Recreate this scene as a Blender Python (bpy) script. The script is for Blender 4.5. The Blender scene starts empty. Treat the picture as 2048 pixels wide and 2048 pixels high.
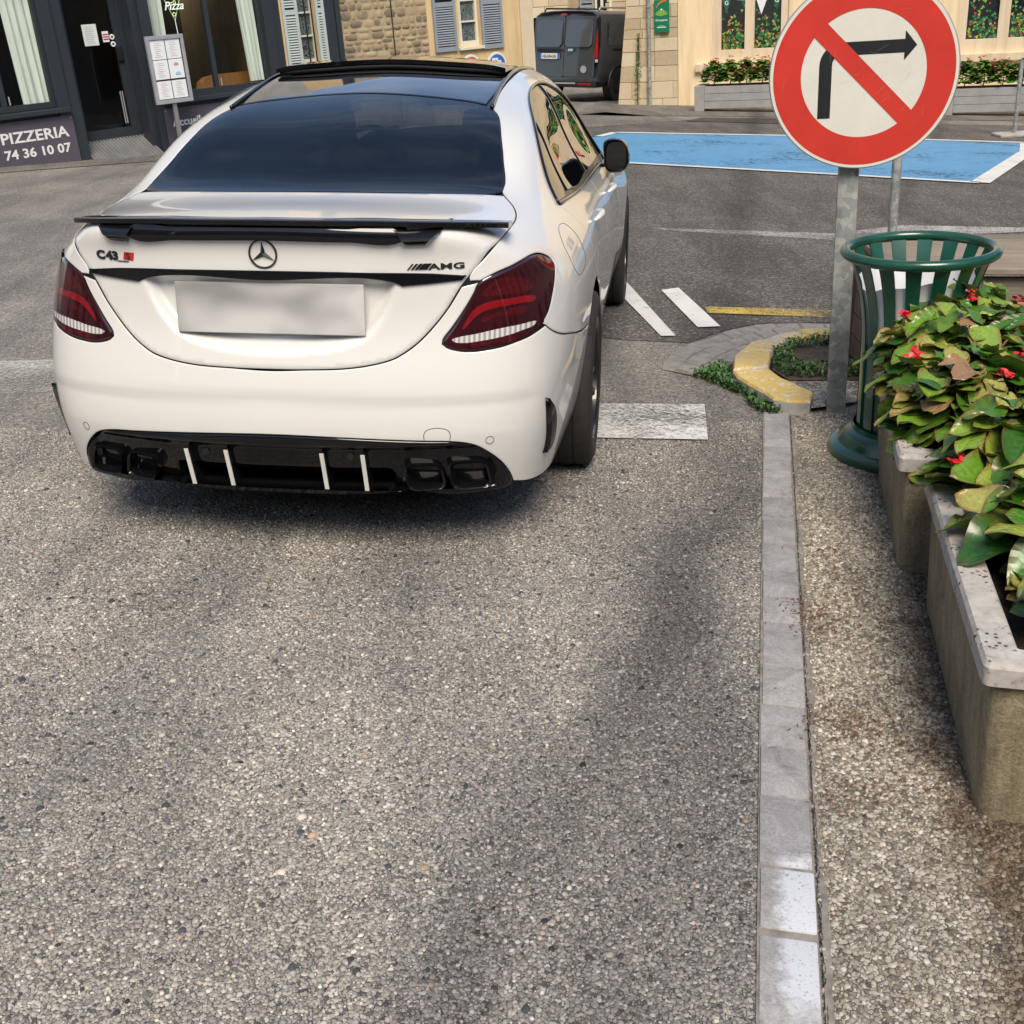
import bpy, bmesh, math, random
import numpy as np
from mathutils import Vector, Matrix
from mathutils.bvhtree import BVHTree
from mathutils.geometry import delaunay_2d_cdt

# ------------------------------------------------------------------ camera, sky, sun, exposure
SC = bpy.context.scene
COL = SC.collection
CAM_H, PITCH, ROLL = 1.547, math.radians(22.664), math.radians(-0.514)
cam_data = bpy.data.cameras.new('camera')
cam_data.sensor_width = 36.0
cam_data.lens = 36.0 * 2300.0 / 2048.0
cam_data.clip_start = 0.05
cam_data.clip_end = 2000.0
cam = bpy.data.objects.new('camera', cam_data)
COL.objects.link(cam)
SC.camera = cam
_c, _s = math.cos(PITCH), math.sin(PITCH)
_cr, _sr = math.cos(ROLL), math.sin(ROLL)
_R0, _D0, _F = Vector((1, 0, 0)), Vector((0, -_s, -_c)), Vector((0, _c, -_s))
_rt, _dn = _R0 * _cr - _D0 * _sr, _R0 * _sr + _D0 * _cr
cam.matrix_world = Matrix.Translation((0, 0, CAM_H)) @ Matrix((_rt, -_dn, -_F)).transposed().to_4x4()

SUN_DIR = Vector((0.05, -0.80, 0.95)).normalized()      # towards the sun: behind the camera, to the right
SUN_EL = math.asin(SUN_DIR.z)
world = bpy.data.worlds.new('World')
SC.world = world
world.use_nodes = True
wn, wl = world.node_tree.nodes, world.node_tree.links
wn.clear()
w_out = wn.new('ShaderNodeOutputWorld')
w_bg = wn.new('ShaderNodeBackground')
w_bg.inputs['Strength'].default_value = 0.12
w_sky = wn.new('ShaderNodeTexSky')
w_sky.sky_type = 'NISHITA'
w_sky.sun_disc = False
w_sky.sun_elevation = SUN_EL
w_sky.sun_rotation = math.atan2(SUN_DIR.x, SUN_DIR.y)
w_sky.air_density = 1.0
w_sky.dust_density = 1.0
w_sky.ozone_density = 1.0
w_tc = wn.new('ShaderNodeTexCoord')
w_map = wn.new('ShaderNodeMapping')
w_map.inputs['Scale'].default_value = (1.0, 1.0, 2.2)
w_noise = wn.new('ShaderNodeTexNoise')
w_noise.inputs['Scale'].default_value = 2.3
w_noise.inputs['Detail'].default_value = 7.0
w_noise.inputs['Roughness'].default_value = 0.58
w_noise.inputs['Distortion'].default_value = 0.5
w_ramp = wn.new('ShaderNodeValToRGB')
w_ramp.color_ramp.elements[0].position = 0.50
w_ramp.color_ramp.elements[0].color = (0, 0, 0, 1)
w_ramp.color_ramp.elements[1].position = 0.86
w_ramp.color_ramp.elements[1].color = (0.40, 0.40, 0.40, 1)
w_mix = wn.new('ShaderNodeMix')
w_mix.data_type = 'RGBA'
w_mix.inputs['B'].default_value = (8.5, 8.3, 8.0, 1.0)   # thin white cloud
wl.new(w_tc.outputs['Generated'], w_map.inputs['Vector'])
wl.new(w_map.outputs['Vector'], w_noise.inputs['Vector'])
wl.new(w_noise.outputs['Fac'], w_ramp.inputs['Fac'])
wl.new(w_ramp.outputs['Color'], w_mix.inputs['Factor'])
wl.new(w_sky.outputs['Color'], w_mix.inputs['A'])
wl.new(w_mix.outputs['Result'], w_bg.inputs['Color'])
wl.new(w_bg.outputs['Background'], w_out.inputs['Surface'])

sun_data = bpy.data.lights.new('sun', 'SUN')
sun_data.energy = 3.0
sun_data.angle = math.radians(30.0)
sun_data.color = (1.0, 0.89, 0.74)
sun = bpy.data.objects.new('sun', sun_data)
COL.objects.link(sun)
sun.rotation_euler = (-SUN_DIR).to_track_quat('-Z', 'Y').to_euler()
sun.location = SUN_DIR * 30

SC.view_settings.view_transform = 'Standard'
SC.view_settings.look = 'None'
SC.view_settings.exposure = 0.52
SC.view_settings.gamma = 1.0
SC.render.engine = 'CYCLES'
SC.cycles.max_bounces = 6
SC.cycles.diffuse_bounces = 3
SC.cycles.glossy_bounces = 4
SC.cycles.use_adaptive_sampling = True
SC.cycles.adaptive_threshold = 0.02
SC.cycles.use_denoising = True

# ------------------------------------------------------------------ helpers
random.seed(7)
RNG = np.random.default_rng(7)

def tag(o, label, cat, group=None, kind=None):
    if label: o['label'] = label
    if cat: o['category'] = cat
    if group: o['group'] = group
    if kind: o['kind'] = kind
    return o

def empty(name, loc=(0, 0, 0), rz=0.0):
    o = bpy.data.objects.new(name, None)
    o.empty_display_size = 0.1
    COL.objects.link(o)
    o.location = loc
    o.rotation_euler = (0, 0, rz)
    return o

def link(name, me, mat=None, parent=None):
    o = bpy.data.objects.new(name, me)
    COL.objects.link(o)
    if mat is not None:
        for m in (mat if isinstance(mat, (list, tuple)) else [mat]):
            me.materials.append(m)
    if parent is not None: o.parent = parent
    return o

def share(name, src, parent, loc=None, rot=None, scale=None):
    """copy of an object that shares its mesh"""
    o = src.copy()
    o.name = name
    COL.objects.link(o)
    o.parent = parent
    if loc is not None: o.location = loc
    if rot is not None: o.rotation_euler = rot
    if scale is not None: o.scale = scale
    return o

class MB:
    """collects faces; build() makes ONE mesh object"""
    def __init__(s): s.v = []; s.f = []; s.m = []
    def add(s, vs, fs, mi=0):
        b = len(s.v)
        s.v += [tuple(p) for p in vs]
        s.f += [tuple(b + i for i in f) for f in fs]
        s.m += [mi] * len(fs)
        return s
    def box(s, x0, x1, y0, y1, z0, z1, bev=0.0, mi=0, M=None):
        if x0 > x1: x0, x1 = x1, x0
        if y0 > y1: y0, y1 = y1, y0
        if z0 > z1: z0, z1 = z1, z0
        if bev <= 0:
            vs = [(x, y, z) for z in (z0, z1) for y in (y0, y1) for x in (x0, x1)]
            fs = [(0, 2, 3, 1), (4, 5, 7, 6), (0, 1, 5, 4), (1, 3, 7, 5), (3, 2, 6, 7), (2, 0, 4, 6)]
        else:
            bm = bmesh.new()
            bmesh.ops.create_cube(bm, size=1.0)
            for v in bm.verts:
                v.co = Vector(((x0 + x1) / 2 + v.co.x * (x1 - x0), (y0 + y1) / 2 + v.co.y * (y1 - y0), (z0 + z1) / 2 + v.co.z * (z1 - z0)))
            bmesh.ops.bevel(bm, geom=bm.edges[:], offset=min(bev, 0.45 * min(x1 - x0, y1 - y0, z1 - z0)), segments=2, affect='EDGES', profile=0.6)
            bm.verts.index_update()
            vs = [v.co[:] for v in bm.verts]
            fs = [tuple(v.index for v in f.verts) for f in bm.faces]
            bm.free()
        if M is not None: vs = [(M @ Vector(p))[:] for p in vs]
        return s.add(vs, fs, mi)
    def tube(s, path, r, n=8, caps=True, mi=0, closed=False):
        P = [Vector(p) for p in path]
        k = len(P)
        rs = r if isinstance(r, (list, tuple)) else [r] * k
        vs, fs = [], []
        up0 = None
        for i, p in enumerate(P):
            if closed: t = (P[(i + 1) % k] - P[i - 1]).normalized()
            else: t = (P[min(i + 1, k - 1)] - P[max(i - 1, 0)]).normalized()
            if up0 is None:
                a = Vector((0, 0, 1)) if abs(t.z) < 0.9 else Vector((1, 0, 0))
                up0 = (a - t * a.dot(t)).normalized()
            else:
                up0 = (up0 - t * up0.dot(t)).normalized()
            b = t.cross(up0)
            for j in range(n):
                an = 2 * math.pi * j / n
                vs.append(p + (up0 * math.cos(an) + b * math.sin(an)) * rs[i])
        rng = k if closed else k - 1
        for i in range(rng):
            i2 = (i + 1) % k
            for j in range(n):
                j2 = (j + 1) % n
                fs.append((i * n + j, i * n + j2, i2 * n + j2, i2 * n + j))
        if caps and not closed:
            fs.append(tuple(range(n - 1, -1, -1)))
            fs.append(tuple((k - 1) * n + j for j in range(n)))
        return s.add(vs, fs, mi)
    def lathe(s, prof, n=32, axis='z', c=(0, 0, 0), caps=False, mi=0):
        vs, fs = [], []
        for r, h in prof:
            for j in range(n):
                a = 2 * math.pi * j / n
                q = (r * math.cos(a), r * math.sin(a), h)
                if axis == 'x': q = (h, r * math.cos(a), r * math.sin(a))
                if axis == 'y': q = (r * math.sin(a), h, r * math.cos(a))
                vs.append((q[0] + c[0], q[1] + c[1], q[2] + c[2]))
        k = len(prof)
        for i in range(k - 1):
            for j in range(n):
                j2 = (j + 1) % n
                fs.append((i * n + j, i * n + j2, (i + 1) * n + j2, (i + 1) * n + j))
        if caps:
            fs.append(tuple(range(n - 1, -1, -1)))
            fs.append(tuple((k - 1) * n + j for j in range(n)))
        return s.add(vs, fs, mi)
    def prism(s, poly, z0, z1, mi=0, M=None):
        n = len(poly)
        a = sum(poly[i][0] * poly[(i + 1) % n][1] - poly[(i + 1) % n][0] * poly[i][1] for i in range(n))
        if a < 0: poly = list(poly)[::-1]
        vs = [(x, y, z0) for x, y in poly] + [(x, y, z1) for x, y in poly]
        fs = [tuple(range(n - 1, -1, -1)), tuple(range(n, 2 * n))]
        fs += [(i, (i + 1) % n, n + (i + 1) % n, n + i) for i in range(n)]
        if M is not None: vs = [(M @ Vector(p))[:] for p in vs]
        return s.add(vs, fs, mi)
    def mesh(s, name, smooth=False, T=None):
        me = bpy.data.meshes.new(name)
        vs = s.v if T is None else [tuple(T(Vector(p))) for p in s.v]
        me.from_pydata(vs, [], s.f)
        if any(s.m): me.polygons.foreach_set('material_index', s.m)
        if smooth is True:
            me.polygons.foreach_set('use_smooth', [True] * len(me.polygons))
        elif smooth:
            me.polygons.foreach_set('use_smooth', [True] * len(me.polygons))
            me.set_sharp_from_angle(angle=math.radians(smooth))
        me.update()
        return me
    def build(s, name, mat, parent=None, smooth=False, T=None):
        return link(name, s.mesh(name, smooth, T), mat, parent)

def text_mesh(txt, size, ext=0.002, bold=0.0, shear=0.0, align='LEFT', spacing=1.0, xscale=1.0):
    cu = bpy.data.curves.new('lettering', 'FONT')
    cu.body = txt
    cu.size = size
    cu.extrude = ext
    cu.offset = bold
    cu.shear = shear
    cu.align_x = align
    cu.space_character = spacing
    cu.resolution_u = 3
    ob = bpy.data.objects.new('lettering', cu)
    COL.objects.link(ob)
    bpy.context.view_layer.update()
    dg = bpy.context.evaluated_depsgraph_get()
    me = bpy.data.meshes.new_from_object(ob.evaluated_get(dg))
    bpy.data.objects.remove(ob)
    bpy.data.curves.remove(cu)
    if xscale != 1.0:
        for v in me.vertices: v.co.x *= xscale
    return me

# ------------------------------------------------------------------ procedural materials
def new_mat(name):
    m = bpy.data.materials.new(name)
    m.use_nodes = True
    nt = m.node_tree
    b = nt.nodes['Principled BSDF']
    return m, nt.nodes, nt.links, b

def lin(r, g, b):
    f = lambda c: (c / 12.92 if c <= 0.04045 else ((c + 0.055) / 1.055) ** 2.4)
    return (f(r / 255), f(g / 255), f(b / 255), 1.0)

def noise_node(n, l, scale, detail=5, rough=0.6, dist=0.0, vec=None):
    t = n.new('ShaderNodeTexNoise')
    t.inputs['Scale'].default_value = scale
    t.inputs['Detail'].default_value = detail
    t.inputs['Roughness'].default_value = rough
    t.inputs['Distortion'].default_value = dist
    if vec is not None: l.new(vec, t.inputs['Vector'])
    return t

def ramp_node(n, l, fac, stops):
    r = n.new('ShaderNodeValToRGB')
    e = r.color_ramp.elements
    while len(e) < len(stops): e.new(0.5)
    for i, (p, c) in enumerate(stops):
        e[i].position = p
        e[i].color = c if len(c) == 4 else (*c, 1.0)
    l.new(fac, r.inputs['Fac'])
    return r

def mix_node(n, l, a, b, fac=0.5, mode='MIX'):
    m = n.new('ShaderNodeMix')
    m.data_type = 'RGBA'
    m.blend_type = mode
    for k, v in (('Factor', fac), ('A', a), ('B', b)):
        if hasattr(v, 'links') or hasattr(v, 'is_linked'): l.new(v, m.inputs[k])
        else: m.inputs[k].default_value = v
    return m.outputs['Result']

def bump_node(n, l, height, strength, dist, normal=None):
    b = n.new('ShaderNodeBump')
    b.inputs['Strength'].default_value = strength
    b.inputs['Distance'].default_value = dist
    l.new(height, b.inputs['Height'])
    if normal is not None: l.new(normal, b.inputs['Normal'])
    return b.outputs['Normal']

def simple(name, col, rough=0.5, metal=0.0, coat=0.0, var=0.12, scale=6.0, bump=0.0, bscale=60.0, spec=0.5):
    """plain material with a little mottling of its own colour"""
    m, n, l, b = new_mat(name)
    tc = n.new('ShaderNodeTexCoord')
    nz = noise_node(n, l, scale, 6, 0.65, 0.2, tc.outputs['Object'])
    c = col[:3]
    lo = tuple(max(0.0, x * (1 - var)) for x in c)
    hi = tuple(min(1.0, x * (1 + var)) for x in c)
    r = ramp_node(n, l, nz.outputs['Fac'], [(0.3, lo), (0.7, hi)])
    l.new(r.outputs['Color'], b.inputs['Base Color'])
    b.inputs['Roughness'].default_value = rough
    b.inputs['Metallic'].default_value = metal
    b.inputs['Coat Weight'].default_value = coat
    b.inputs['Coat Roughness'].default_value = 0.03
    b.inputs['Specular IOR Level'].default_value = spec
    if bump > 0:
        n2 = noise_node(n, l, bscale, 5, 0.6, 0.0, tc.outputs['Object'])
        l.new(bump_node(n, l, n2.outputs['Fac'], 0.6, bump), b.inputs['Normal'])
    return m
# ------------------------------------------------------------------ the white saloon: body surface
CAR_X, CAR_Y, CAR_YAW = -0.569, 4.349, -0.135
RINGS = [  # half sections from the front to the rear, sill -> roof centre
 [(.68,3.42,.20),(.74,3.43,.34),(.76,3.44,.50),(.74,3.43,.62),(.69,3.42,.70),(.63,3.42,.745),(.55,3.44,.775),(.42,3.52,.79),(.23,3.57,.80),(0,3.585,.80)],
 [(.79,3.25,.22),(.86,3.25,.36),(.88,3.25,.54),(.865,3.25,.67),(.82,3.25,.76),(.74,3.25,.81),(.62,3.25,.845),(.46,3.25,.87),(.26,3.25,.885),(0,3.25,.89)],
 [(.83,2.84,.25),(.89,2.84,.36),(.905,2.84,.55),(.90,2.84,.69),(.865,2.84,.80),(.79,2.84,.86),(.66,2.84,.91),(.50,2.84,.94),(.28,2.84,.955),(0,2.84,.96)],
 [(.82,2.40,.22),(.88,2.40,.36),(.895,2.40,.55),(.89,2.40,.71),(.862,2.40,.83),(.80,2.40,.905),(.69,2.40,.99),(.56,2.40,1.085),(.30,2.40,1.14),(0,2.40,1.155)],
 [(.81,1.95,.21),(.87,1.95,.36),(.888,1.95,.55),(.882,1.95,.72),(.855,1.95,.85),(.80,1.95,.935),(.705,1.95,1.10),(.58,1.95,1.287),(.32,1.95,1.355),(0,1.95,1.375)],
 [(.81,1.45,.21),(.87,1.45,.36),(.888,1.45,.55),(.882,1.45,.73),(.853,1.45,.86),(.795,1.45,.95),(.695,1.45,1.14),(.58,1.45,1.352),(.32,1.45,1.42),(0,1.45,1.437)],
 [(.81,.95,.21),(.87,.95,.36),(.888,.95,.55),(.882,.95,.73),(.853,.95,.865),(.795,.95,.96),(.70,.95,1.14),(.59,.95,1.35),(.33,.95,1.405),(0,.95,1.42)],
 [(.81,.48,.21),(.875,.48,.36),(.892,.48,.55),(.886,.48,.73),(.858,.48,.87),(.797,.48,.965),(.71,.48,1.125),(.605,.48,1.297),(.33,.48,1.338),(0,.48,1.352)],
 [(.82,.05,.22),(.88,.05,.36),(.898,.05,.55),(.893,.05,.73),(.862,.05,.87),(.80,.05,.968),(.722,.05,1.095),(.617,.04,1.212),(.32,.02,1.23),(0,.0,1.236)],
 [(.81,-.33,.22),(.86,-.33,.36),(.882,-.33,.55),(.883,-.33,.73),(.852,-.33,.87),(.79,-.33,.962),(.71,-.33,1.04),(.60,-.34,1.083),(.31,-.38,1.086),(0,-.40,1.086)],
 [(.80,-.62,.22),(.835,-.62,.36),(.86,-.62,.55),(.855,-.62,.72),(.822,-.62,.86),(.77,-.62,.948),(.695,-.62,1.01),(.56,-.66,1.045),(.30,-.70,1.06),(0,-.71,1.065)],
 [(.735,-.86,.21),(.77,-.875,.36),(.785,-.88,.54),(.76,-.865,.72),(.725,-.85,.86),(.695,-.84,.945),(.64,-.835,1.0),(.53,-.93,1.035),(.29,-.99,1.05),(0,-1.005,1.055)],
]
CAP_R = [  # rows sill -> deck, columns x = .55 .30 0
 [(.55,-.95,.22),(.30,-1.0,.22),(0,-1.015,.22)],
 [(.585,-1.0,.36),(.31,-1.06,.36),(0,-1.075,.36)],
 [(.595,-1.01,.54),(.315,-1.075,.54),(0,-1.09,.54)],
 [(.575,-.97,.73),(.31,-1.03,.73),(0,-1.045,.73)],
 [(.555,-.955,.87),(.30,-1.02,.87),(0,-1.035,.87)],
 [(.545,-.955,.965),(.295,-1.02,.98),(0,-1.035,.985)],
]
CAP_F = [
 [(.46,3.53,.20),(.25,3.58,.20),(0,3.595,.20)],
 [(.48,3.56,.33),(.26,3.62,.33),(0,3.635,.33)],
 [(.48,3.57,.47),(.26,3.635,.47),(0,3.65,.47)],
 [(.47,3.565,.58),(.255,3.63,.585),(0,3.645,.585)],
 [(.455,3.56,.67),(.25,3.62,.675),(0,3.635,.675)],
 [(.44,3.545,.735),(.24,3.60,.745),(0,3.615,.745)],
]

def car_cage():
    verts, idx, key = [], {}, {}
    def vid(p):
        k = (round(p[0], 4), round(p[1], 4), round(p[2], 4))
        if k not in key:
            key[k] = len(verts); verts.append(list(p))
        return key[k]
    faces = []
    for sgn in (1, -1):
        q = lambda p: vid((p[0] * sgn, p[1], p[2]))
        def quad(a, b, c, d):
            f = (q(a), q(b), q(c), q(d))
            faces.append(f if sgn > 0 else f[::-1])
        for i in range(len(RINGS) - 1):
            A, B = RINGS[i], RINGS[i + 1]
            for j in range(9): quad(B[j], A[j], A[j + 1], B[j + 1])
        for CAP, R, rev in ((CAP_R, RINGS[-1], False), (CAP_F, RINGS[0], True)):
            rows = [[R[r]] + CAP[r] for r in range(6)] + [[R[6], R[7], R[8], R[9]]]
            for r in range(6):
                for k in range(3):
                    f = (rows[r][k + 1], rows[r][k], rows[r + 1][k], rows[r + 1][k + 1])
                    quad(*(f[::-1] if rev else f))
    return np.array(verts), faces

def cc_limit(V, faces):
    """limit position of every Catmull-Clark control vertex"""
    n = len(V)
    ring = [[] for _ in range(n)]
    ec = {}
    for f in faces:
        for i in range(4):
            a, b = f[i], f[(i + 1) % 4]
            ec[(min(a, b), max(a, b))] = ec.get((min(a, b), max(a, b)), 0) + 1
            ring[f[i]].append((f[(i + 1) % 4], f[(i + 2) % 4], f[(i + 3) % 4]))
    bnd = [set() for _ in range(n)]
    for (a, b), c in ec.items():
        if c == 1: bnd[a].add(b); bnd[b].add(a)
    def limit(V):
        L = np.empty_like(V)
        for i in range(n):
            if bnd[i]:
                s = list(bnd[i])
                L[i] = (4 * V[i] + V[s[0]] + V[s[1]]) / 6 if len(s) == 2 else V[i]
            else:
                k = len(ring[i])
                e = sum(V[a] + V[c] for a, _, c in ring[i]) / 2
                d = sum(V[b] for _, b, _ in ring[i])
                L[i] = (k * k * V[i] + 4 * e + d) / (k * (k + 5))
        return L
    return limit

def car_surface():
    T, faces = car_cage()
    lim = cc_limit(T, faces)
    V = T.copy()
    for _ in range(14): V += 0.9 * (T - lim(V))
    me = bpy.data.meshes.new('body_cage')
    me.from_pydata([tuple(v) for v in V], [], faces)
    ob = bpy.data.objects.new('body_cage', me)
    COL.objects.link(ob)
    md = ob.modifiers.new('s', 'SUBSURF')
    md.levels = md.render_levels = 3
    md.boundary_smooth = 'ALL'
    bpy.context.view_layer.update()
    dg = bpy.context.evaluated_depsgraph_get()
    out = bpy.data.meshes.new_from_object(ob.evaluated_get(dg))
    bpy.data.objects.remove(ob)
    return out

class Body:
    def __init__(s):
        s.me = car_surface()
        n = len(s.me.vertices)
        s.V = np.empty(n * 3); s.me.vertices.foreach_get('co', s.V); s.V = s.V.reshape(-1, 3)
        s.N = np.array([v.normal[:] for v in s.me.vertices])
        s.P = [tuple(p.vertices) for p in s.me.polygons]
        s.tri = []
        for p in s.P:
            s.tri.append((p[0], p[1], p[2]))
            if len(p) == 4: s.tri.append((p[0], p[2], p[3]))
        s.bvh = BVHTree.FromPolygons([tuple(v) for v in s.V], s.tri)
    def _n(s, hit, i):
        a, b, c = s.tri[i]
        A, B, C = (Vector(s.V[k]) for k in (a, b, c))
        v0, v1, v2 = B - A, C - A, hit - A
        d00, d01, d11, d20, d21 = v0.dot(v0), v0.dot(v1), v1.dot(v1), v2.dot(v0), v2.dot(v1)
        den = d00 * d11 - d01 * d01
        if abs(den) < 1e-14: return Vector(s.N[a])
        v = (d11 * d20 - d01 * d21) / den
        w = (d00 * d21 - d01 * d20) / den
        nn = s.N[a] * (1 - v - w) + s.N[b] * v + s.N[c] * w
        return Vector(nn).normalized()
    def cast(s, o, d):
        h, n, i, t = s.bvh.ray_cast(Vector(o), Vector(d).normalized())
        if h is None:
            h, n, i, t = s.bvh.find_nearest(Vector(o) + Vector(d).normalized() * 1.4)
        return h, s._n(h, i)
    def near(s, p):
        h, n, i, t = s.bvh.find_nearest(Vector(p))
        return h, s._n(h, i)

def lean(p):
    """the cabin of this car sits a touch to the left of its tail"""
    t = max(0.0, p[2] - 1.0)
    return (p[0] - 0.10 * t, p[1], p[2])

BODY = Body()
# ------------------------------------------------------------------ the white saloon: panels cut from the body surface
M_PAINT = simple('pearl_white_paint', (0.68, 0.668, 0.635), 0.32, 0.0, 1.0, 0.015, 2.0)
M_PAINT.node_tree.nodes['Principled BSDF'].inputs['Coat IOR'].default_value = 1.6
M_GAP = simple('dark_gap', (0.006, 0.006, 0.006), 0.6)
M_GLOSSBLACK = simple('gloss_black_plastic', (0.005, 0.005, 0.006), 0.08, 0, 0.6, 0.1, spec=0.2)
M_SATIN = simple('satin_black_plastic', (0.012, 0.012, 0.013), 0.38, 0, 0.2, 0.2, 30)
M_RUBBER = simple('tyre_rubber', (0.022, 0.020, 0.018), 0.75, 0, 0, 0.35, 25, 0.002, 120)
M_RIM = simple('dark_alloy', (0.035, 0.034, 0.034), 0.3, 0.7, 0.6, 0.1)
M_CHROME = simple('bright_metal', (0.6, 0.6, 0.6), 0.12, 1.0, 0, 0.05)
M_SIGNBLK = simple('badge_black', (0.01, 0.008, 0.008), 0.4)
M_REDBADGE = simple('red_badge_enamel', (0.45, 0.015, 0.012), 0.25, 0, 0.6, 0.1)
M_WHITESTRIP = simple('white_strip', (0.75, 0.73, 0.68), 0.35)
M_SEAT = simple('dark_upholstery', (0.02, 0.02, 0.022), 0.6)
M_LAMP = simple('smoked_red_lens', (0.030, 0.0022, 0.004), 0.08, 0, 1.0, 0.25, 14)
M_LAMPRED = simple('red_light_guide', (0.20, 0.004, 0.007), 0.12, 0, 1.0, 0.25, 60)
M_LAMPDULL = simple('dull_red_light_guide', (0.060, 0.003, 0.005), 0.12, 0, 1.0, 0.4, 60)

def plate_material():
    m, n, l, b = new_mat('blurred_plate')
    tc = n.new('ShaderNodeTexCoord')
    mp = n.new('ShaderNodeMapping'); mp.inputs['Scale'].default_value = (1.0, 1.0, 1.6)
    l.new(tc.outputs['Object'], mp.inputs['Vector'])
    nz = noise_node(n, l, 5.0, 1, 0.3, 0.0, mp.outputs['Vector'])
    r = ramp_node(n, l, nz.outputs['Fac'], [(0.35, (0.25, 0.245, 0.24)), (0.62, (0.55, 0.545, 0.53))])
    l.new(r.outputs['Color'], b.inputs['Base Color'])
    b.inputs['Roughness'].default_value = 0.5
    return m
M_PLATE = plate_material()

def reverse_material():
    m, n, l, b = new_mat('clear_ribbed_lens')
    tc = n.new('ShaderNodeTexCoord')
    wv = n.new('ShaderNodeTexWave'); wv.inputs['Scale'].default_value = 22.0
    l.new(tc.outputs['Object'], wv.inputs['Vector'])
    r = ramp_node(n, l, wv.outputs['Fac'], [(0.15, (0.30, 0.28, 0.28)), (0.6, (0.60, 0.58, 0.56))])
    l.new(r.outputs['Color'], b.inputs['Base Color'])
    b.inputs['Roughness'].default_value = 0.1
    b.inputs['Coat Weight'].default_value = 1.0
    l.new(bump_node(n, l, wv.outputs['Fac'], 0.5, 0.004), b.inputs['Normal'])
    return m
M_REVERSE = reverse_material()

def tinted_glass(name, tint, ior=1.5):
    m, n, l, b = new_mat(name)
    out = n['Material Output']
    tr = n.new('ShaderNodeBsdfTransparent'); tr.inputs['Color'].default_value = tint
    gl = n.new('ShaderNodeBsdfGlossy'); gl.inputs['Roughness'].default_value = 0.0
    gl.inputs['Color'].default_value = (1, 1, 1, 1)
    lw = n.new('ShaderNodeLayerWeight'); lw.inputs['Blend'].default_value = 0.5
    pw = n.new('ShaderNodeMath'); pw.operation = 'POWER'; pw.inputs[1].default_value = 5.0
    f0 = ((ior - 1) / (ior + 1)) ** 2
    fr = n.new('ShaderNodeMath'); fr.operation = 'MULTIPLY_ADD'; fr.inputs[1].default_value = 1 - f0; fr.inputs[2].default_value = f0
    l.new(lw.outputs['Facing'], pw.inputs[0]); l.new(pw.outputs[0], fr.inputs[0])
    mx = n.new('ShaderNodeMixShader')
    l.new(fr.outputs[0], mx.inputs['Fac']); l.new(tr.outputs['BSDF'], mx.inputs[1]); l.new(gl.outputs['BSDF'], mx.inputs[2])
    l.new(mx.outputs['Shader'], out.inputs['Surface'])
    n.remove(b)
    return m
M_TINT = tinted_glass('tinted_car_glass', (0.10, 0.11, 0.125, 1), 1.7)
M_SIDETINT = tinted_glass('dark_side_glass', (0.02, 0.02, 0.022, 1), 2.6)
M_SCREEN = tinted_glass('windscreen_glass', (0.75, 0.8, 0.78, 1))
M_ROOFGLASS = simple('black_roof_glass', (0.004, 0.004, 0.005), 0.03, 0, 1.0, 0.0)

class Planar:
    def __init__(s, d):
        s.d = Vector(d).normalized()
        a = Vector((0, 0, 1)) if abs(s.d.z) < 0.9 else Vector((0, 1, 0))
        s.v = (a - s.d * a.dot(s.d)).normalized()
        s.u = s.v.cross(s.d)
    def uv(s, p): p = Vector(p); return (p.dot(s.u), p.dot(s.v))
    def ray(s, u, v): return (s.u * u + s.v * v + s.d * 6.0, -s.d)
class Cyl:
    def uv(s, p): return (0.95 * math.atan2(p[0], 0.2 - p[1]), p[2])
    def ray(s, u, v):
        a = u / 0.95
        d = Vector((math.sin(a), -math.cos(a), 0))
        return (Vector((0, 0.2, v)) + d * 3.0, -d)
P_CYL, P_REAR, P_LID, P_TOP = Cyl(), Planar((0, -1, 0)), Planar((0, -.72, .7)), Planar((0, -.25, 1))
P_QTR, P_SIDE, P_GLASS, P_FRONT = Planar((.75, -.38, .55)), Planar((.93, 0, .35)), Planar((0, -.4, .92)), Planar((0, .8, .6))

def curve(pts, corners=(), closed=True, step=0.012):
    """Catmull-Rom through 3D points, tangents broken at corner indices"""
    P = [Vector(p) for p in pts]
    n = len(P)
    out = []
    for i in range(n if closed else n - 1):
        p1, p2 = P[i], P[(i + 1) % n]
        p0 = P[i - 1] if (closed or i > 0) else p1
        p3 = P[(i + 2) % n] if (closed or i + 2 < n) else p2
        if i in corners: p0 = p1 + (p1 - p2) * 0.5
        if (i + 1) % n in corners: p3 = p2 + (p2 - p1) * 0.5
        L = (p2 - p1).length
        d0, d2 = max((p1 - p0).length, 1e-4), max((p3 - p2).length, 1e-4)
        L = max(L, 1e-5)
        m1 = ((p1 - p0) / d0 * L + (p2 - p1)) * 0.5
        m2 = ((p3 - p2) / d2 * L + (p2 - p1)) * 0.5
        k = max(1, int(round(L / step)))
        for j in range(k):
            t = j / k
            out.append(p1 * (2*t**3 - 3*t*t + 1) + m1 * (t**3 - 2*t*t + t) + p2 * (-2*t**3 + 3*t*t) + m2 * (t**3 - t*t))
    if not closed: out.append(P[-1])
    return out

def inside(poly, pts):
    """vectorised point in polygon"""
    poly = np.asarray(poly); pts = np.asarray(pts)
    x, y = pts[:, 0], pts[:, 1]
    r = np.zeros(len(pts), bool)
    a, b = poly, np.roll(poly, -1, 0)
    for (x0, y0), (x1, y1) in zip(a, b):
        if y0 == y1: continue
        c = ((y0 > y) != (y1 > y)) & (x < (x1 - x0) * (y - y0) / (y1 - y0) + x0)
        r ^= c
    return r

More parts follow.
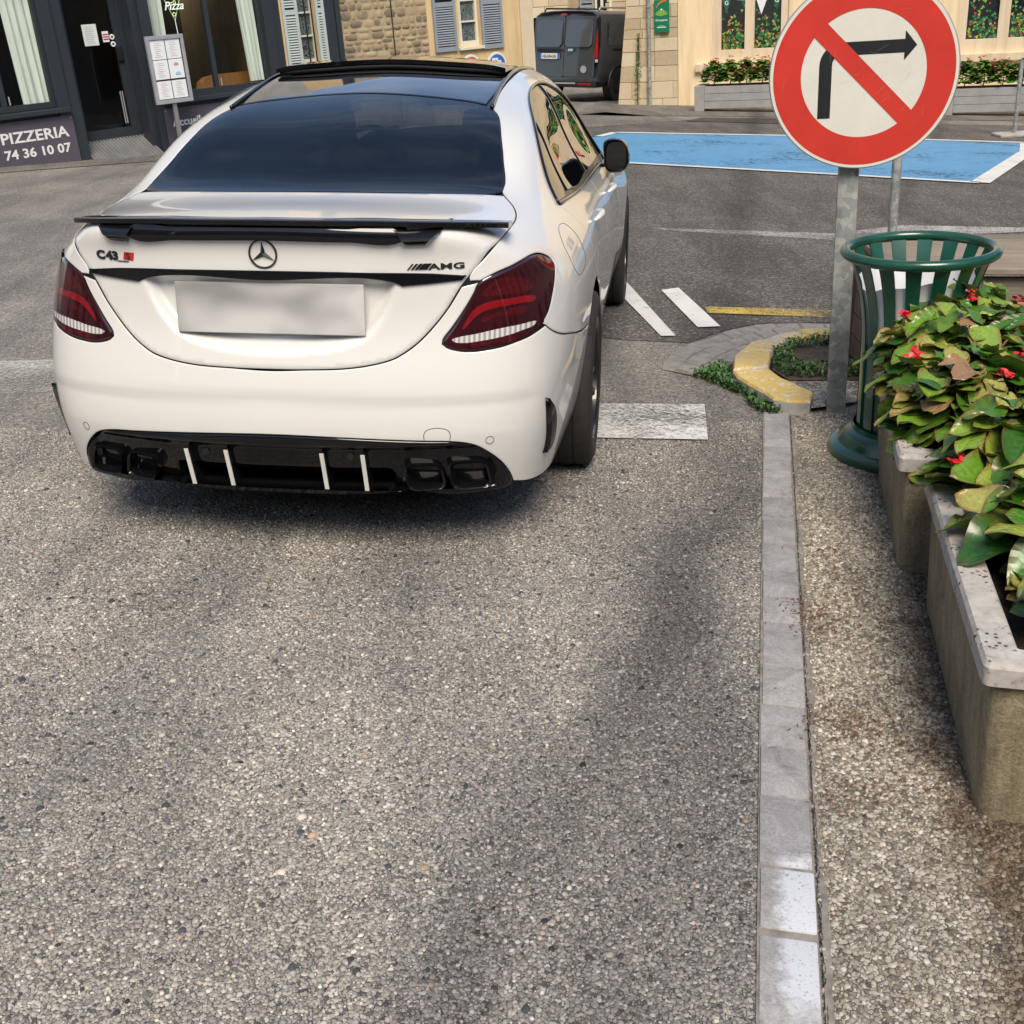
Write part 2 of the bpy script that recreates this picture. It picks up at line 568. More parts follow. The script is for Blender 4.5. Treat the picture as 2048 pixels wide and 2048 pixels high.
def seg_dist(poly, pts):
    poly = np.asarray(poly); pts = np.asarray(pts)
    d = np.full(len(pts), 9.0)
    for a, b in zip(poly, np.roll(poly, -1, 0)):
        e = b - a
        t = np.clip(((pts - a) @ e) / max(e @ e, 1e-12), 0, 1)
        d = np.minimum(d, np.hypot(*(pts - a - t[:, None] * e).T))
    return d

def offset_poly(poly, g):
    P = np.asarray(poly, float)
    area = 0.5 * np.sum(P[:, 0] * np.roll(P[:, 1], -1) - np.roll(P[:, 0], -1) * P[:, 1])
    t = np.roll(P, -1, 0) - np.roll(P, 1, 0)
    t /= np.maximum(np.hypot(t[:, 0], t[:, 1]), 1e-9)[:, None]
    n = np.stack([-t[:, 1], t[:, 0]], 1) * (1 if area > 0 else -1)
    return P + n * g

def patch_mesh(name, pts, param, off=0.0, inset=0.002, edge=0.004, grid=0.022, corners=(), disp=None, snap=True, smooth_curve=True, holes=(), inner=0.004, analytic=False):
    """triangulated piece of the body surface inside a closed outline"""
    if snap: pts = [BODY.near(p)[0] for p in pts]
    C = curve(pts, corners) if smooth_curve else curve(pts, range(len(pts)))
    uv = np.array([param.uv(p) for p in C])
    keep = [0]
    for i in range(1, len(uv)):
        if np.hypot(*(uv[i] - uv[keep[-1]])) > 0.003: keep.append(i)
    uv = uv[keep]
    B0 = offset_poly(uv, inset)
    B1 = offset_poly(B0, inner)
    loops = [B0, B1]
    hl = []
    for h in holes:
        hp = [BODY.near(p)[0] for p in h]
        huv = np.array([param.uv(p) for p in curve(hp)])
        hl.append(huv); loops.append(huv)
    lo, hi = B1.min(0), B1.max(0)
    gx, gy = np.meshgrid(np.arange(lo[0], hi[0], grid), np.arange(lo[1], hi[1], grid))
    G = np.stack([gx.ravel(), gy.ravel()], 1)
    G = G[inside(B1, G)]
    if len(G): G = G[seg_dist(B1, G) > grid * 0.35]
    for huv in hl:
        G = G[~inside(huv, G)]
        G = G[seg_dist(huv, G) > grid * 0.3]
    vs = np.concatenate(loops + [G])
    es, b = [], 0
    for L in loops:
        es += [(b + i, b + (i + 1) % len(L)) for i in range(len(L))]
        b += len(L)
    ov, oe, of, orig, _, _ = delaunay_2d_cdt([Vector(p) for p in vs], es, [], 0, 1e-6)
    ov = np.array([p[:] for p in ov])
    cen = np.array([ov[list(f)].mean(0) for f in of])
    ok = inside(B0, cen)
    for huv in hl: ok &= ~inside(huv, cen)
    of = [f for f, k in zip(of, ok) if k]
    isb = np.zeros(len(ov), bool)
    for i, o in enumerate(orig):
        if any(k < len(B0) for k in o): isb[i] = True
    pos, nor = [], []
    for i, (u, v) in enumerate(ov):
        h, nn = BODY.cast(*param.ray(u, v))
        d = off - (edge if isb[i] else 0.0)
        q = h + nn * d
        if disp:
            q = q + Vector(disp(h))
            if not analytic: pos.append(q); nor.append(nn); continue
            t1 = nn.orthogonal().normalized(); t2 = nn.cross(t1); e_ = 0.003
            g1 = (Vector(disp(h + t1 * e_)) - Vector(disp(h - t1 * e_))) / (2 * e_)
            g2 = (Vector(disp(h + t2 * e_)) - Vector(disp(h - t2 * e_))) / (2 * e_)
            nn = (t1 + g1).cross(t2 + g2).normalized()
        pos.append(q); nor.append(nn)
    # wind outwards
    faces = []
    for f in of:
        a, b2, c = (pos[k] for k in f[:3])
        fn = (b2 - a).cross(c - a)
        faces.append(tuple(f) if fn.dot(nor[f[0]]) > 0 else tuple(f)[::-1])
    if isb.any():
        # edge normals roll over a little
        cuv = ov.mean(0)
        for i in np.nonzero(isb)[0]:
            k = np.argmin(np.hypot(*(B1 - ov[i]).T))
            inn = BODY.cast(*param.ray(*B1[k]))[0]
            out = (pos[i] - inn)
            if out.length > 1e-6: nor[i] = (nor[i] + out.normalized() * 0.5).normalized()
    return pos, nor, faces, disp is not None and not analytic

def finish(name, data, mat, parent, mirror=False):
    pos, nor, faces, auto = data
    sg = -1 if mirror else 1
    me = bpy.data.meshes.new(name)
    me.from_pydata([lean((p[0] * sg, p[1], p[2])) for p in pos], [], [f[::-1] for f in faces] if mirror else faces)
    me.polygons.foreach_set('use_smooth', [True] * len(me.polygons))
    if not auto:
        me.normals_split_custom_set_from_vertices([(x[0] * sg, x[1], x[2]) for x in nor])
    me.update()
    return link(name, me, mat, parent)

def panel(name, pts, param, mat, parent, both=False, **k):
    d = patch_mesh(name, pts, param, **k)
    o = [finish(name, d, mat, parent)]
    if both:
        par2 = both if not isinstance(both, bool) else parent
        o.append(finish(name, d, mat, par2, True))
    return o

def mirror_full(half):
    """half outline from the centre (x=0) back to the centre -> full outline"""
    return list(half) + [(-x, y, z) for x, y, z in half[::-1] if x > 1e-6]

def arch(c, a0, a1, n, r=0.372, x=0.89):
    return [(x, c + r * math.cos(math.radians(a0 + (a1 - a0) * i / n)), 0.335 + r * math.sin(math.radians(a0 + (a1 - a0) * i / n))) for i in range(n + 1)]

CAR = empty('white_saloon_car', (CAR_X, CAR_Y, 0.0), CAR_YAW)
tag(CAR, 'pearl white saloon car with black boot spoiler and black diffuser, parked in the foreground', 'car')

GLASS_HALF = [(0,-.474,1.07),(.35,-.464,1.068),(.575,-.437,1.06),(.612,-.40,1.067),(.612,-.32,1.087),(.59,-.16,1.145),(.567,0,1.21),(.552,.106,1.243),(.535,.19,1.268),(.51,.25,1.284),(.465,.293,1.296),(.385,.328,1.308),(.25,.362,1.32),(0,.375,1.329)]
GLASS = mirror_full(GLASS_HALF)
LID_GAP = [(.625,-.434,1.057),(.661,-.512,1.037),(.678,-.581,1.023),(.682,-.642,1.013),(.679,-.693,1.007),(.671,-.768,.995),(.65,-.872,.972),(.62,-.915,.937),(.583,-.941,.892),(.562,-.952,.866),(.52,-.973,.80),(.477,-.995,.748),(.44,-1.013,.712),(.405,-1.028,.687),(.37,-1.038,.668),(.31,-1.05,.652),(.23,-1.06,.641),(.11,-1.067,.636),(0,-1.069,.635)]
LAMP = [(.509,-.996,.706),(.522,-.995,.695),(.549,-.99,.686),(.584,-.981,.681),(.623,-.967,.682),(.675,-.943,.688),(.714,-.917,.697),(.751,-.881,.706),(.771,-.852,.714),(.787,-.819,.730),(.801,-.773,.763),(.808,-.726,.806),(.81,-.676,.853),(.805,-.654,.882),(.796,-.658,.90),(.781,-.681,.915),(.765,-.713,.926),(.747,-.758,.929),(.725,-.813,.922),(.699,-.86,.912),(.654,-.904,.897),(.614,-.93,.879),(.597,-.942,.845),(.569,-.959,.798),(.534,-.979,.748),(.511,-.993,.718)]
DIFF_TOP = [(.702,-.905,.25),(.70,-.912,.264),(.693,-.928,.29),(.673,-.953,.329),(.637,-.984,.370),(.598,-1.005,.398),(.552,-1.022,.411),(.457,-1.048,.419),(.206,-1.084,.433),(0,-1.088,.438)]
DLO_T = [(.768,-.178,.998),(.732,-.096,1.056),(.692,.052,1.152),(.64,.36,1.258),(.613,.551,1.302),(.602,.718,1.33),(.602,.90,1.344),(.606,1.12,1.345),(.618,1.36,1.322),(.645,1.66,1.262),(.69,1.88,1.165),(.74,1.99,1.06),(.79,2.02,.955)]
DLO_B = [(.80,1.97,.928),(.797,1.45,.947),(.797,.9,.957),(.795,.4,.972),(.782,.05,.988)]
SPLIT = [(.885,-.262,.60),(.876,-.45,.622),(.861,-.621,.655),(.831,-.736,.682),(.808,-.788,.708),(.793,-.806,.724)]

# dark inner shell with openings for the windows
def car_shell():
    V = np.array(BODY.V) - np.array(BODY.N) * 0.009
    mid = (V[:, 1] < -0.6) & (V[:, 2] > 0.40) & (V[:, 2] < 0.62)
    V[mid] -= np.array(BODY.N)[mid] * 0.014
    for cy in (0.0, 2.84):
        d = np.hypot(V[:, 1] - cy, V[:, 2] - 0.335)
        m = (d < 0.395) & (np.abs(V[:, 0]) > 0.5)
        V[m, 0] = np.sign(V[m, 0]) * 0.58
    rec = (V[:, 1] < -0.8) & (np.abs(V[:, 0]) < 0.47) & (V[:, 2] > 0.60) & (V[:, 2] < 0.95)
    V[rec, 1] += 0.07
    low = (V[:, 1] < -0.7) & (V[:, 2] < 0.42) & (np.abs(V[:, 0]) < 0.76)
    V[low, 1] += 0.10
    cen = np.array([BODY.V[list(p)].mean(0) for p in BODY.P])
    def inpoly(pts, par, shrink, cond):
        uv = offset_poly(np.array([par.uv(p) for p in curve(pts)]), shrink)
        return inside(uv, np.array([par.uv(c) for c in cen])) & cond
    kill = inpoly(GLASS, P_GLASS, 0.03, (cen[:, 2] > 1.0) & (cen[:, 1] < 0.6))
    wind = mirror_full([(0,1.92,1.37),(.4,1.90,1.35),(.55,1.98,1.26),(.66,2.5,1.0),(.4,2.56,1.05),(0,2.58,1.06)])
    kill |= inpoly(wind, P_FRONT, 0.02, (cen[:, 1] > 1.7) & (cen[:, 2] > .9))
    faces = [p for p, k in zip(BODY.P, kill) if not k]
    me = bpy.data.meshes.new('inner_shell')
    me.from_pydata([lean(v) for v in V], [], faces)
    me.polygons.foreach_set('use_smooth', [True] * len(faces))
    me.update()
    link('inner_shell', me, M_SATIN, CAR)
    return wind
WIND = car_shell()

# rear bumper
bump_half = [(0,-1.069,.632)] + [p for p in LID_GAP[::-1][1:10]] + [(.585,-.943,.877),(.614,-.93,.877)] + LAMP[::-1][2:17] 
bump_half = [(0,-1.069,.632)] + LID_GAP[::-1][1:10] + [(.610,-.932,.876)] + [LAMP[k] for k in (22,23,24,25,0,1,2,3,4,5,6,7,8)] + SPLIT[::-1] \
    + arch(0, 154, 197, 6, x=.875)[1:] + [(.853,-.36,.215),(.828,-.52,.218),(.794,-.687,.222),(.742,-.866,.236)] + DIFF_TOP
bump = mirror_full(bump_half)
nb = len(bump_half); nf = len(bump)
cb = [9, 10, 14]
crn = [i for i, p in enumerate(bump_half) if p in (SPLIT[0], SPLIT[-1], LAMP[0], (.610,-.932,.876), (.853,-.36,.215), (.702,-.905,.25), LID_GAP[9])]
crn = crn + [nf - i for i in crn]
def bump_disp(h):
    # soft step along the bumper: the lower half sits a little further in
    t = min(1.0, max(0.0, (0.585 - abs(h.x) * 0.03 - h.z) / 0.05)); t = t * t * (3 - 2 * t)
    k = min(1.0, max(0.0, (0.80 - abs(h.x)) / 0.05))
    f = min(1.0, max(0.0, (h.z - 0.44) / 0.08))
    return (0, 0.007 * t * k * f, 0)
panel('rear_bumper', bump, P_CYL, M_PAINT, CAR, corners=crn, disp=bump_disp, grid=0.018, analytic=True)

# boot lid with the number plate recess
rec_poly = np.array([(.40,.905),(.385,.88),(.372,.84),(.335,.775),(.29,.73),(.225,.704),(.13,.686),(0,.679),(-.13,.686),(-.225,.704),(-.29,.73),(-.335,.775),(-.372,.84),(-.385,.88),(-.40,.905)])
rec_curve = np.array([(p.x, p.z) for p in curve([(x, 0, z) for x, z in rec_poly], (0, 14))])
def lid_disp(h):
    if h.z > 0.93 or h.y > -0.85: return (0, 0, 0)
    q = np.array([(h.x, h.z)])
    d = seg_dist(rec_curve, q)[0]
    if not inside(rec_curve, q)[0]: return (0, 0, 0)
    t = min(1.0, d / 0.034); t = t * t * (3 - 2 * t)
    return (0, 0.034 * t, 0)
lid = mirror_full([(0,-.478,1.07),(.35,-.468,1.068)] + LID_GAP)
LIDO = panel('boot_lid', lid, P_LID, M_PAINT, CAR, disp=lid_disp, grid=0.011, corners=(2, len(lid) - 2))[0]
strip = mirror_full([(0,-1.03,.921),(.25,-1.02,.919),(.45,-.985,.913),(.578,-.942,.900),(.566,-.95,.882),(.48,-.98,.876),(.395,-1.0,.871),(.37,-1.0,.883),(0,-1.03,.888)])
n_ = len(strip)
so = panel('trim_bar', strip, P_REAR, M_GLOSSBLACK, LIDO, off=0.010, edge=0.012, inner=0.005, corners=(3, 4, 6, n_ - 3, n_ - 4, n_ - 6))
pl = MB()
pl.box(-.284, .284, -.003, .003, -.074, .074, 0.003)
po = pl.build('number_plate', M_PLATE, LIDO)
po.location = (0.006, -1.030, 0.808); po.rotation_euler = (math.radians(-4), 0, 0)

# tail lamps
for sgn in (False, True):
    d = patch_mesh('tail_lamp', LAMP, P_CYL, off=0.004, edge=0.010, inner=0.007, inset=0.0025, corners=(0,), grid=0.016)
    lo = finish('tail_lamp', d, M_LAMP, CAR, sgn)
    for nm, pts, mt, of in (
        ('light_guide', [(.563,-.971,.744),(.576,-.96,.775),(.60,-.947,.805),(.638,-.929,.82),(.693,-.895,.823),(.739,-.849,.823),(.763,-.818,.813),(.761,-.824,.805),(.719,-.879,.804),(.664,-.92,.80),(.621,-.942,.79),(.591,-.957,.768),(.57,-.968,.745)], M_LAMPRED, .0046),
        ('light_guide', [(.615,-.937,.837),(.638,-.92,.868),(.671,-.895,.882),(.708,-.862,.881),(.737,-.831,.866),(.756,-.815,.842),(.746,-.833,.836),(.697,-.89,.833),(.655,-.919,.832)], M_LAMPDULL, .0045),
        ('light_guide', [(.613,-.949,.771),(.656,-.927,.786),(.744,-.857,.79),(.742,-.863,.78),(.661,-.928,.774),(.615,-.95,.762)], M_LAMPDULL, .0045),
        ('reflector', [(.586,-.973,.703),(.649,-.949,.708),(.713,-.911,.714),(.714,-.914,.706),(.649,-.952,.699),(.588,-.975,.694)], M_LAMPDULL, .0045),
        ('reversing_light', [(.533,-.986,.717),(.552,-.979,.724),(.596,-.963,.730),(.657,-.938,.740),(.708,-.907,.745),(.767,-.845,.744),(.762,-.855,.736),(.734,-.891,.728),(.683,-.93,.717),(.623,-.959,.709),(.57,-.978,.705),(.539,-.986,.71)], M_REVERSE, .0047)):
        finish(nm, patch_mesh(nm, pts, P_CYL, off=of, edge=0.0015, inner=0.002, inset=0.0, grid=0.014), mt, lo, sgn)

# quarter panels with C pillar and roof rail
lamp_out = [LAMP[k] for k in range(9, 22)]
qtr = SPLIT[:-1] + [(.795,-.806,.724)] + lamp_out + [(.585,-.943,.880)] + LID_GAP[8::-1] + GLASS_HALF[3:10] \
    + [(.507,.35,1.304),(.504,.5,1.333),(.512,.763,1.369),(.515,1.2,1.393),(.52,1.6,1.37),(.545,1.9,1.305),(.60,2.2,1.19),(.70,2.45,.995),(.735,2.36,.965),(.775,2.12,.945)] + DLO_T[::-1] \
    + [(.82,-.09,.945),(.858,-.009,.878),(.884,.042,.792),(.893,.075,.72),(.893,.125,.68)] + arch(0, 57, 146, 12, x=.893)
qc = [i for i, p in enumerate(qtr) if p in (SPLIT[0], (.795,-.806,.724), (.585,-.943,.880), DLO_T[0], DLO_T[-1], LID_GAP[0], (.51,.25,1.284), LAMP[21])]
qc += [len(qtr) - 13]
panel('quarter_panel', qtr, P_QTR, M_PAINT, CAR, both=True, corners=qc, grid=0.02)
# doors
d_back = [(.82,-.09,.945),(.858,-.009,.878),(.884,.042,.792),(.893,.075,.72),(.893,.125,.68)]
rdoor = [(.772,-.165,.990)] + d_back + arch(0, 57, 22, 4, x=.893)[0:] + [(.88,.40,.38),(.875,.46,.31),(.872,.99,.31),(.888,1.02,.55),(.882,.985,.75),(.85,.965,.87),(.799,.955,.955)] + DLO_B[3:]
panel('rear_door', rdoor, P_SIDE, M_PAINT, CAR, both=True, corners=(0, 6, len(rdoor)-8, len(rdoor)-7, len(rdoor)-3), grid=0.022)
fdoor = [(.799,.955,.955),(.85,.965,.87),(.882,.985,.75),(.888,1.02,.55),(.872,.99,.31),(.872,1.98,.31),(.888,2.06,.55),(.882,2.05,.72),(.855,2.0,.86),(.80,1.97,.928),(.797,1.45,.947)]
panel('front_door', fdoor, P_SIDE, M_PAINT, CAR, both=True, corners=(0, 4, 5, 9), grid=0.024)
fender = [(.80,2.02,.928),(.857,2.01,.86),(.885,2.06,.72),(.89,2.07,.55),(.875,1.99,.31),(.87,2.40,.22)] + arch(2.84, 197, 10, 18, x=.89) + [(.86,3.24,.5),(.84,3.28,.66),(.80,3.24,.76),(.70,2.9,.893),(.72,2.5,.955)]
panel('front_wing', fender, P_SIDE, M_PAINT, CAR, both=True, corners=(0, 4, 5, 6, 24), grid=0.026)
sill = [(.84,.36,.22),(.872,.40,.31),(.868,1.2,.31),(.868,1.99,.31),(.84,2.42,.22),(.825,2.42,.19),(.82,1.2,.19),(.825,.36,.19)]
panel('side_skirt', sill, Planar((1, 0, 0)), M_PAINT, CAR, both=True, smooth_curve=False, grid=0.03)
for k, (pts, x) in enumerate((((.80,.40,.88), .0), ((.80,1.42,.86), .0))):
    for sg in (1, -1):
        hb = MB()
        path = []
        for t in np.linspace(-0.10, 0.10, 9):
            h, nn = BODY.near((.87, pts[1] + t, pts[2] + 0.015 * math.sin(t * 4)))
            o_ = 0.034 * math.cos(t / 0.10 * math.pi / 2 * 0.96) ** 0.6
            q = h + nn * o_
            path.append((q[0] * sg, q[1], q[2]))
        hb.tube([lean(p) for p in path], [0.006, 0.010, 0.012, 0.013, 0.013, 0.013, 0.012, 0.010, 0.006], 8)
        hb.build('door_handle', M_PAINT, CAR, True)

# windows
RG = panel('rear_window', GLASS, P_GLASS, M_TINT, CAR, off=-0.001, edge=0.003, grid=0.03)[0]
def frit(name, pts, par, w, parent, both=False, off=0.0):
    """black printed border of a pane"""
    C = curve([BODY.near(p)[0] for p in pts])
    uv = np.array([par.uv(p) for p in C])
    A, B = offset_poly(uv, 0.002), offset_poly(uv, w)
    n = len(A)
    def mk(sg):
        vs = [BODY.cast(*par.ray(*q)) for q in np.concatenate([A, B])]
        pos = [h + nn * off for h, nn in vs]
        faces = [(i, (i + 1) % n, n + (i + 1) % n, n + i) for i in range(n)]
        fn = (pos[1] - pos[0]).cross(pos[n] - pos[0])
        if fn.dot(vs[0][1]) < 0: faces = [f[::-1] for f in faces]
        return finish(name, (pos, [v[1] for v in vs], faces, False), M_ROOFGLASS, parent, sg)
    mk(False)
    if both: mk(True)
frit('window_border', GLASS, P_GLASS, 0.034, RG, off=-0.003)
Q_DIV = [(.655,.30,1.243),(.70,.22,1.13),(.768,.125,1.012)]
B_T, B_B = [(.612,.97,1.338),(.66,.965,1.22),(.795,.945,.965)], [(.612,1.06,1.338),(.66,1.05,1.22),(.795,1.0,.960)]
wq = DLO_T[:3] + [(.652,.27,1.238)] + [(.70,.20,1.135),(.762,.105,1.018),(.778,.03,.992)]
wr = [(.655,.325,1.25)] + DLO_T[4:6] + [(.602,.94,1.344)] + B_T[1:2] + [(.785,.945,.98),(.79,.5,.978),(.776,.15,1.0)] + [(.705,.235,1.13)]
wf = [(.606,1.05,1.345)] + DLO_T[8:12] + [(.785,2.0,.965),(.785,1.45,.965),(.785,1.0,.975),(.66,1.05,1.22)]
P_WIN = Planar((.8, -.1, .6))
for nm, pts, cr in (('quarter_window', wq, (0, 3, 6)), ('rear_door_window', wr, (0, 3, 5, 7)), ('front_door_window', wf, (0, 5, 7))):
    o = panel(nm, pts, P_WIN, M_SIDETINT, CAR, both=True, off=-0.002, edge=0.002, inset=0.006, grid=0.04, corners=cr)
for sg in (1, -1):
    t = MB()
    pts = []
    for p in curve(DLO_T + DLO_B, (0, len(DLO_T) - 1, len(DLO_T), len(DLO_T)+len(DLO_B)-1), True, 0.03):
        h, nn = BODY.near(p)
        q = h + nn * 0.002
        pts.append(lean((q[0] * sg, q[1], q[2])))
    t.tube(pts, 0.007, 6, closed=True)
    t.build('window_trim', M_GLOSSBLACK, CAR, True)
    t = MB()
    t.tube([lean(((h + nn * .002)[0] * sg, (h + nn * .002)[1], (h + nn * .002)[2])) for h, nn in (BODY.near(p) for p in curve([(.506,.26,1.286),(.50,.5,1.334),(.503,.763,1.371),(.506,1.2,1.396),(.512,1.6,1.372)], (), False, .03))], 0.008, 6)
    t.build('roof_moulding', M_GLOSSBLACK, CAR, True)
panel('windscreen', WIND, P_FRONT, M_SCREEN, CAR, off=-0.001, edge=0.002, grid=0.06)
# glass roof and lifted sunroof
roof = mirror_full([(0,.388,1.333),(.25,.374,1.324),(.39,.34,1.312),(.478,.30,1.30),(.49,.5,1.337),(.492,.80,1.378),(0,.82,1.405)])
panel('roof_panel', roof, P_TOP, M_ROOFGLASS, CAR, grid=0.03, corners=(3, 5, len(roof)-3, len(roof)-5))
roof2 = mirror_full([(0,1.36,1.435),(.492,1.34,1.393),(.495,1.6,1.376),(.53,1.86,1.315),(.38,1.88,1.355),(0,1.905,1.379)])
panel('roof_header', roof2, P_TOP, M_ROOFGLASS, CAR, grid=0.04, corners=(1, 3, len(roof2)-1, len(roof2)-3))
def sunroof():
    top, bot, fs = [], [], []
    nx, ny = 25, 13
    for j in range(ny):
        y = 0.825 + 0.53 * j / (ny - 1)
        for i in range(nx):
            x = -0.492 + 0.984 * i / (nx - 1)
            h, nn = BODY.cast((x, y, 3), (0, 0, -1))
            e = (abs(x) / 0.492) ** 6
            lift = 0.036 * (1 - j / (ny - 1)) ** 0.8 - 0.008 * e
            top.append(lean((x, y, h.z + lift + 0.003)))
            bot.append(lean((x, y, h.z + lift - 0.014)))
    V = top + bot
    n = nx * ny
    for j in range(ny - 1):
        for i in range(nx - 1):
            a = j * nx + i
            fs += [(a, a + 1, a + nx + 1, a + nx), (n + a, n + a + nx, n + a + nx + 1, n + a + 1)]
    for i in range(nx - 1): fs += [(i, n + i, n + i + 1, i + 1), ((ny-1)*nx + i, (ny-1)*nx + i + 1, n + (ny-1)*nx + i + 1, n + (ny-1)*nx + i)]
    for j in range(ny - 1): fs += [(j*nx, (j+1)*nx, n + (j+1)*nx, n + j*nx), (j*nx + nx-1, n + j*nx + nx-1, n + (j+1)*nx + nx-1, (j+1)*nx + nx-1)]
    m = MB(); m.add(V, fs)
    m.build('sunroof', M_ROOFGLASS, CAR, 40)
    m = MB()   # wind deflector lip under the lifted rear edge
    pts = []
    for i in range(nx):
        x = -0.48 + 0.96 * i / (nx - 1)
        h, nn = BODY.cast((x, .84, 3), (0, 0, -1))
        pts.append(lean((x, .84, h.z + .010)))
    m.tube(pts, 0.011, 6)
    m.build('sunroof_seal', M_GAP, CAR, True)
sunroof()

# front end (seen only as a reflection)
hood = mirror_full([(0,2.60,1.05),(.42,2.57,1.035),(.68,2.52,.975),(.69,2.9,.90),(.62,3.28,.84),(.40,3.50,.80),(0,3.57,.807)])
panel('bonnet', hood, P_FRONT, M_PAINT, CAR, grid=0.04, corners=(2,))
fb = mirror_full([(0,3.60,.78),(.40,3.53,.78),(.62,3.40,.76),(.80,3.30,.66),(.855,3.26,.5),(.84,3.22,.3),(.76,3.38,.2),(.45,3.53,.2),(0,3.59,.2)])
panel('front_bumper', fb, Planar((0, 1, .15)), M_PAINT, CAR, grid=0.04, corners=(3,))
panel('grille', mirror_full([(0,3.63,.73),(.33,3.6,.73),(.40,3.58,.66),(.33,3.61,.56),(0,3.64,.545)]), Planar((0, 1, .1)), M_GLOSSBLACK, CAR, off=.006, edge=.008, grid=.05)
panel('air_intake', mirror_full([(0,3.64,.43),(.50,3.55,.42),(.62,3.48,.36),(.56,3.5,.26),(0,3.6,.25)]), Planar((0, 1, .1)), M_SATIN, CAR, off=.006, edge=.008, grid=.05)
panel('headlamp', [(.46,3.54,.70),(.56,3.48,.74),(.72,3.33,.755),(.78,3.28,.72),(.73,3.38,.665),(.60,3.49,.65),(.5,3.55,.655)], Planar((.4, 1, .3)), M_GLOSSBLACK, CAR, both=True, off=.005, edge=.006, grid=.03)

# spoiler on the boot edge
def spoiler():
    m = MB()
    n = 41
    secs = []
    for i in range(n):
        s = -1 + 2 * i / (n - 1)
        x = 0.030 + 0.660 * s
        a = abs(s)
        yr = float(np.interp(abs(x), [0, .15, .3, .42, .5, .6, .66], [-1.060, -1.053, -1.035, -1.008, -.980, -.922, -.870]))   # trailing edge follows the boot edge
        zt = float(np.interp(abs(x), [0, .3, .42, .5, .6, .66], [1.064, 1.061, 1.056, 1.0515, 1.043, 1.035]))
        ch = 0.105 - 0.02 * a
        th = 0.013
        secs.append([(x, yr, zt), (x, yr + 0.012, zt + 0.003), (x, yr + ch * 0.5, zt - 0.002), (x, yr + ch, zt - 0.004), (x, yr + ch * 0.9, zt - 0.017), (x, yr + ch * 0.4, zt - th - 0.004), (x, yr + 0.010, zt - th - 0.002), (x, yr + 0.001, zt - th)])
    k = len(secs[0])
    V = [p for s in secs for p in s]
    F = []
    for i in range(n - 1):
        for j in range(k):
            j2 = (j + 1) % k
            F.append((i * k + j, (i + 1) * k + j, (i + 1) * k + j2, i * k + j2))
    F += [tuple(range(k)), tuple((n - 1) * k + j for j in range(k - 1, -1, -1))]
    m.add(V, F)
    sp = m.build('boot_spoiler', M_GLOSSBLACK, CAR, 35)
    for sx in (-1, 1):
        f = MB()
        P = []
        for z, xa, xb, yo in ((1.046, .372, .525, .012), (1.03, .392, .512, .012), (1.012, .405, .488, .016), (.994, .414, .470, .014), (.988, .416, .466, .0)):
            row = []
            for x in (xa, xb):
                h, nn = BODY.cast((x, -3, z), (0, 1, 0))
                row.append((x, h.y - yo - 0.012 * (z > 1.0), z)); row.append((x, h.y + 0.02, z))
            P.append(row)
        V = [(p[0] * sx, p[1], p[2]) for r in P for p in (r[0], r[2], r[3], r[1])]
        F = []
        for i in range(len(P) - 1):
            for j in range(4):
                F.append((i*4 + j, i*4 + (j+1) % 4, (i+1)*4 + (j+1) % 4, (i+1)*4 + j))
        F.append(tuple((len(P)-1)*4 + j for j in range(4)))
        f.add(V, F if sx < 0 else [q[::-1] for q in F])
        f.build('spoiler_foot', M_GLOSSBLACK, sp, 50)
    lip = mirror_full([(0,-1.03,1.045),(.25,-1.02,1.043),(.40,-1.0,1.035),(.41,-1.0,1.01),(.40,-1.0,1.0),(.25,-1.02,1.002),(0,-1.035,1.005)])
    panel('spoiler_lip', lip, P_REAR, M_GLOSSBLACK, sp, off=0.014, edge=0.012, inner=0.008, grid=.012)
spoiler()

# badges
def on_lid(me, x0, z0, off=0.001):
    for v in me.vertices:
        h, nn = BODY.cast((x0 + v.co.x, -3, z0 + v.co.y), (0, 1, 0))
        q = h + nn * (off + max(0, v.co.z))
        v.co = lean(q)
    return me
def badge(txt, x, z, size, mat, **k):
    me = text_mesh(txt, size, 0.0025, **k)
    link('badge_letters', on_lid(me, x, z), mat, LIDO)
badge('C', -.541, .9335, .034, M_SATIN, bold=.0016, xscale=1.30)
badge('43', -.505, .9335, .034, M_SATIN, bold=.0016, xscale=1.30)
m = MB(); m.prism([(-.020,-.010),(.014,-.012),(.020,.011),(-.014,.012)], 0, .0015)
link('badge_plate', on_lid(m.mesh('badge_plate'), -.424, .946), M_REDBADGE, LIDO)
badge('S', -.433, .9375, .026, M_SIGNBLK, bold=.0002, xscale=1.25)
m = MB()
m.prism([(.012,0),(.050,0),(.052,.0025),(.014,.0025)], 0, .002)
link('badge_underline', on_lid(m.mesh('badge_underline'), -.478, .929), M_GLOSSBLACK, LIDO)
for k in range(5):
    w = .0045 + .0018 * k
    m = MB(); m.prism([(0,0),(w,0),(w + .014,.0165),(.014,.0165)], 0, .003)
    link('badge_bar', on_lid(m.mesh('badge_bar'), .412 + k * .0108, .9205), M_GLOSSBLACK, LIDO)
badge('AMG', .472, .9195, .0235, M_SATIN, bold=.0005, xscale=1.95)
star = MB()
star.lathe([(.0375,0),(.0375,.004),(.0385,.006),(.0415,.006),(.0425,.004),(.0425,0)], 40)
for k in range(3):
    a = math.pi / 2 + k * 2 * math.pi / 3
    R = Matrix.Rotation(a, 3, 'Z')
    tip, l1, l2, c0 = Vector((.0385, 0, .003)), Vector((-.003, .0085, .001)), Vector((-.003, -.0085, .001)), Vector((0, 0, .0085))
    a1 = Vector((.008 * math.cos(math.pi/3), .008 * math.sin(math.pi/3), .001)); a2 = Vector((a1.x, -a1.y, .001))
    star.add([(R @ q)[:] for q in (tip, a1, a2, c0)], [(0, 1, 3), (2, 0, 3)])
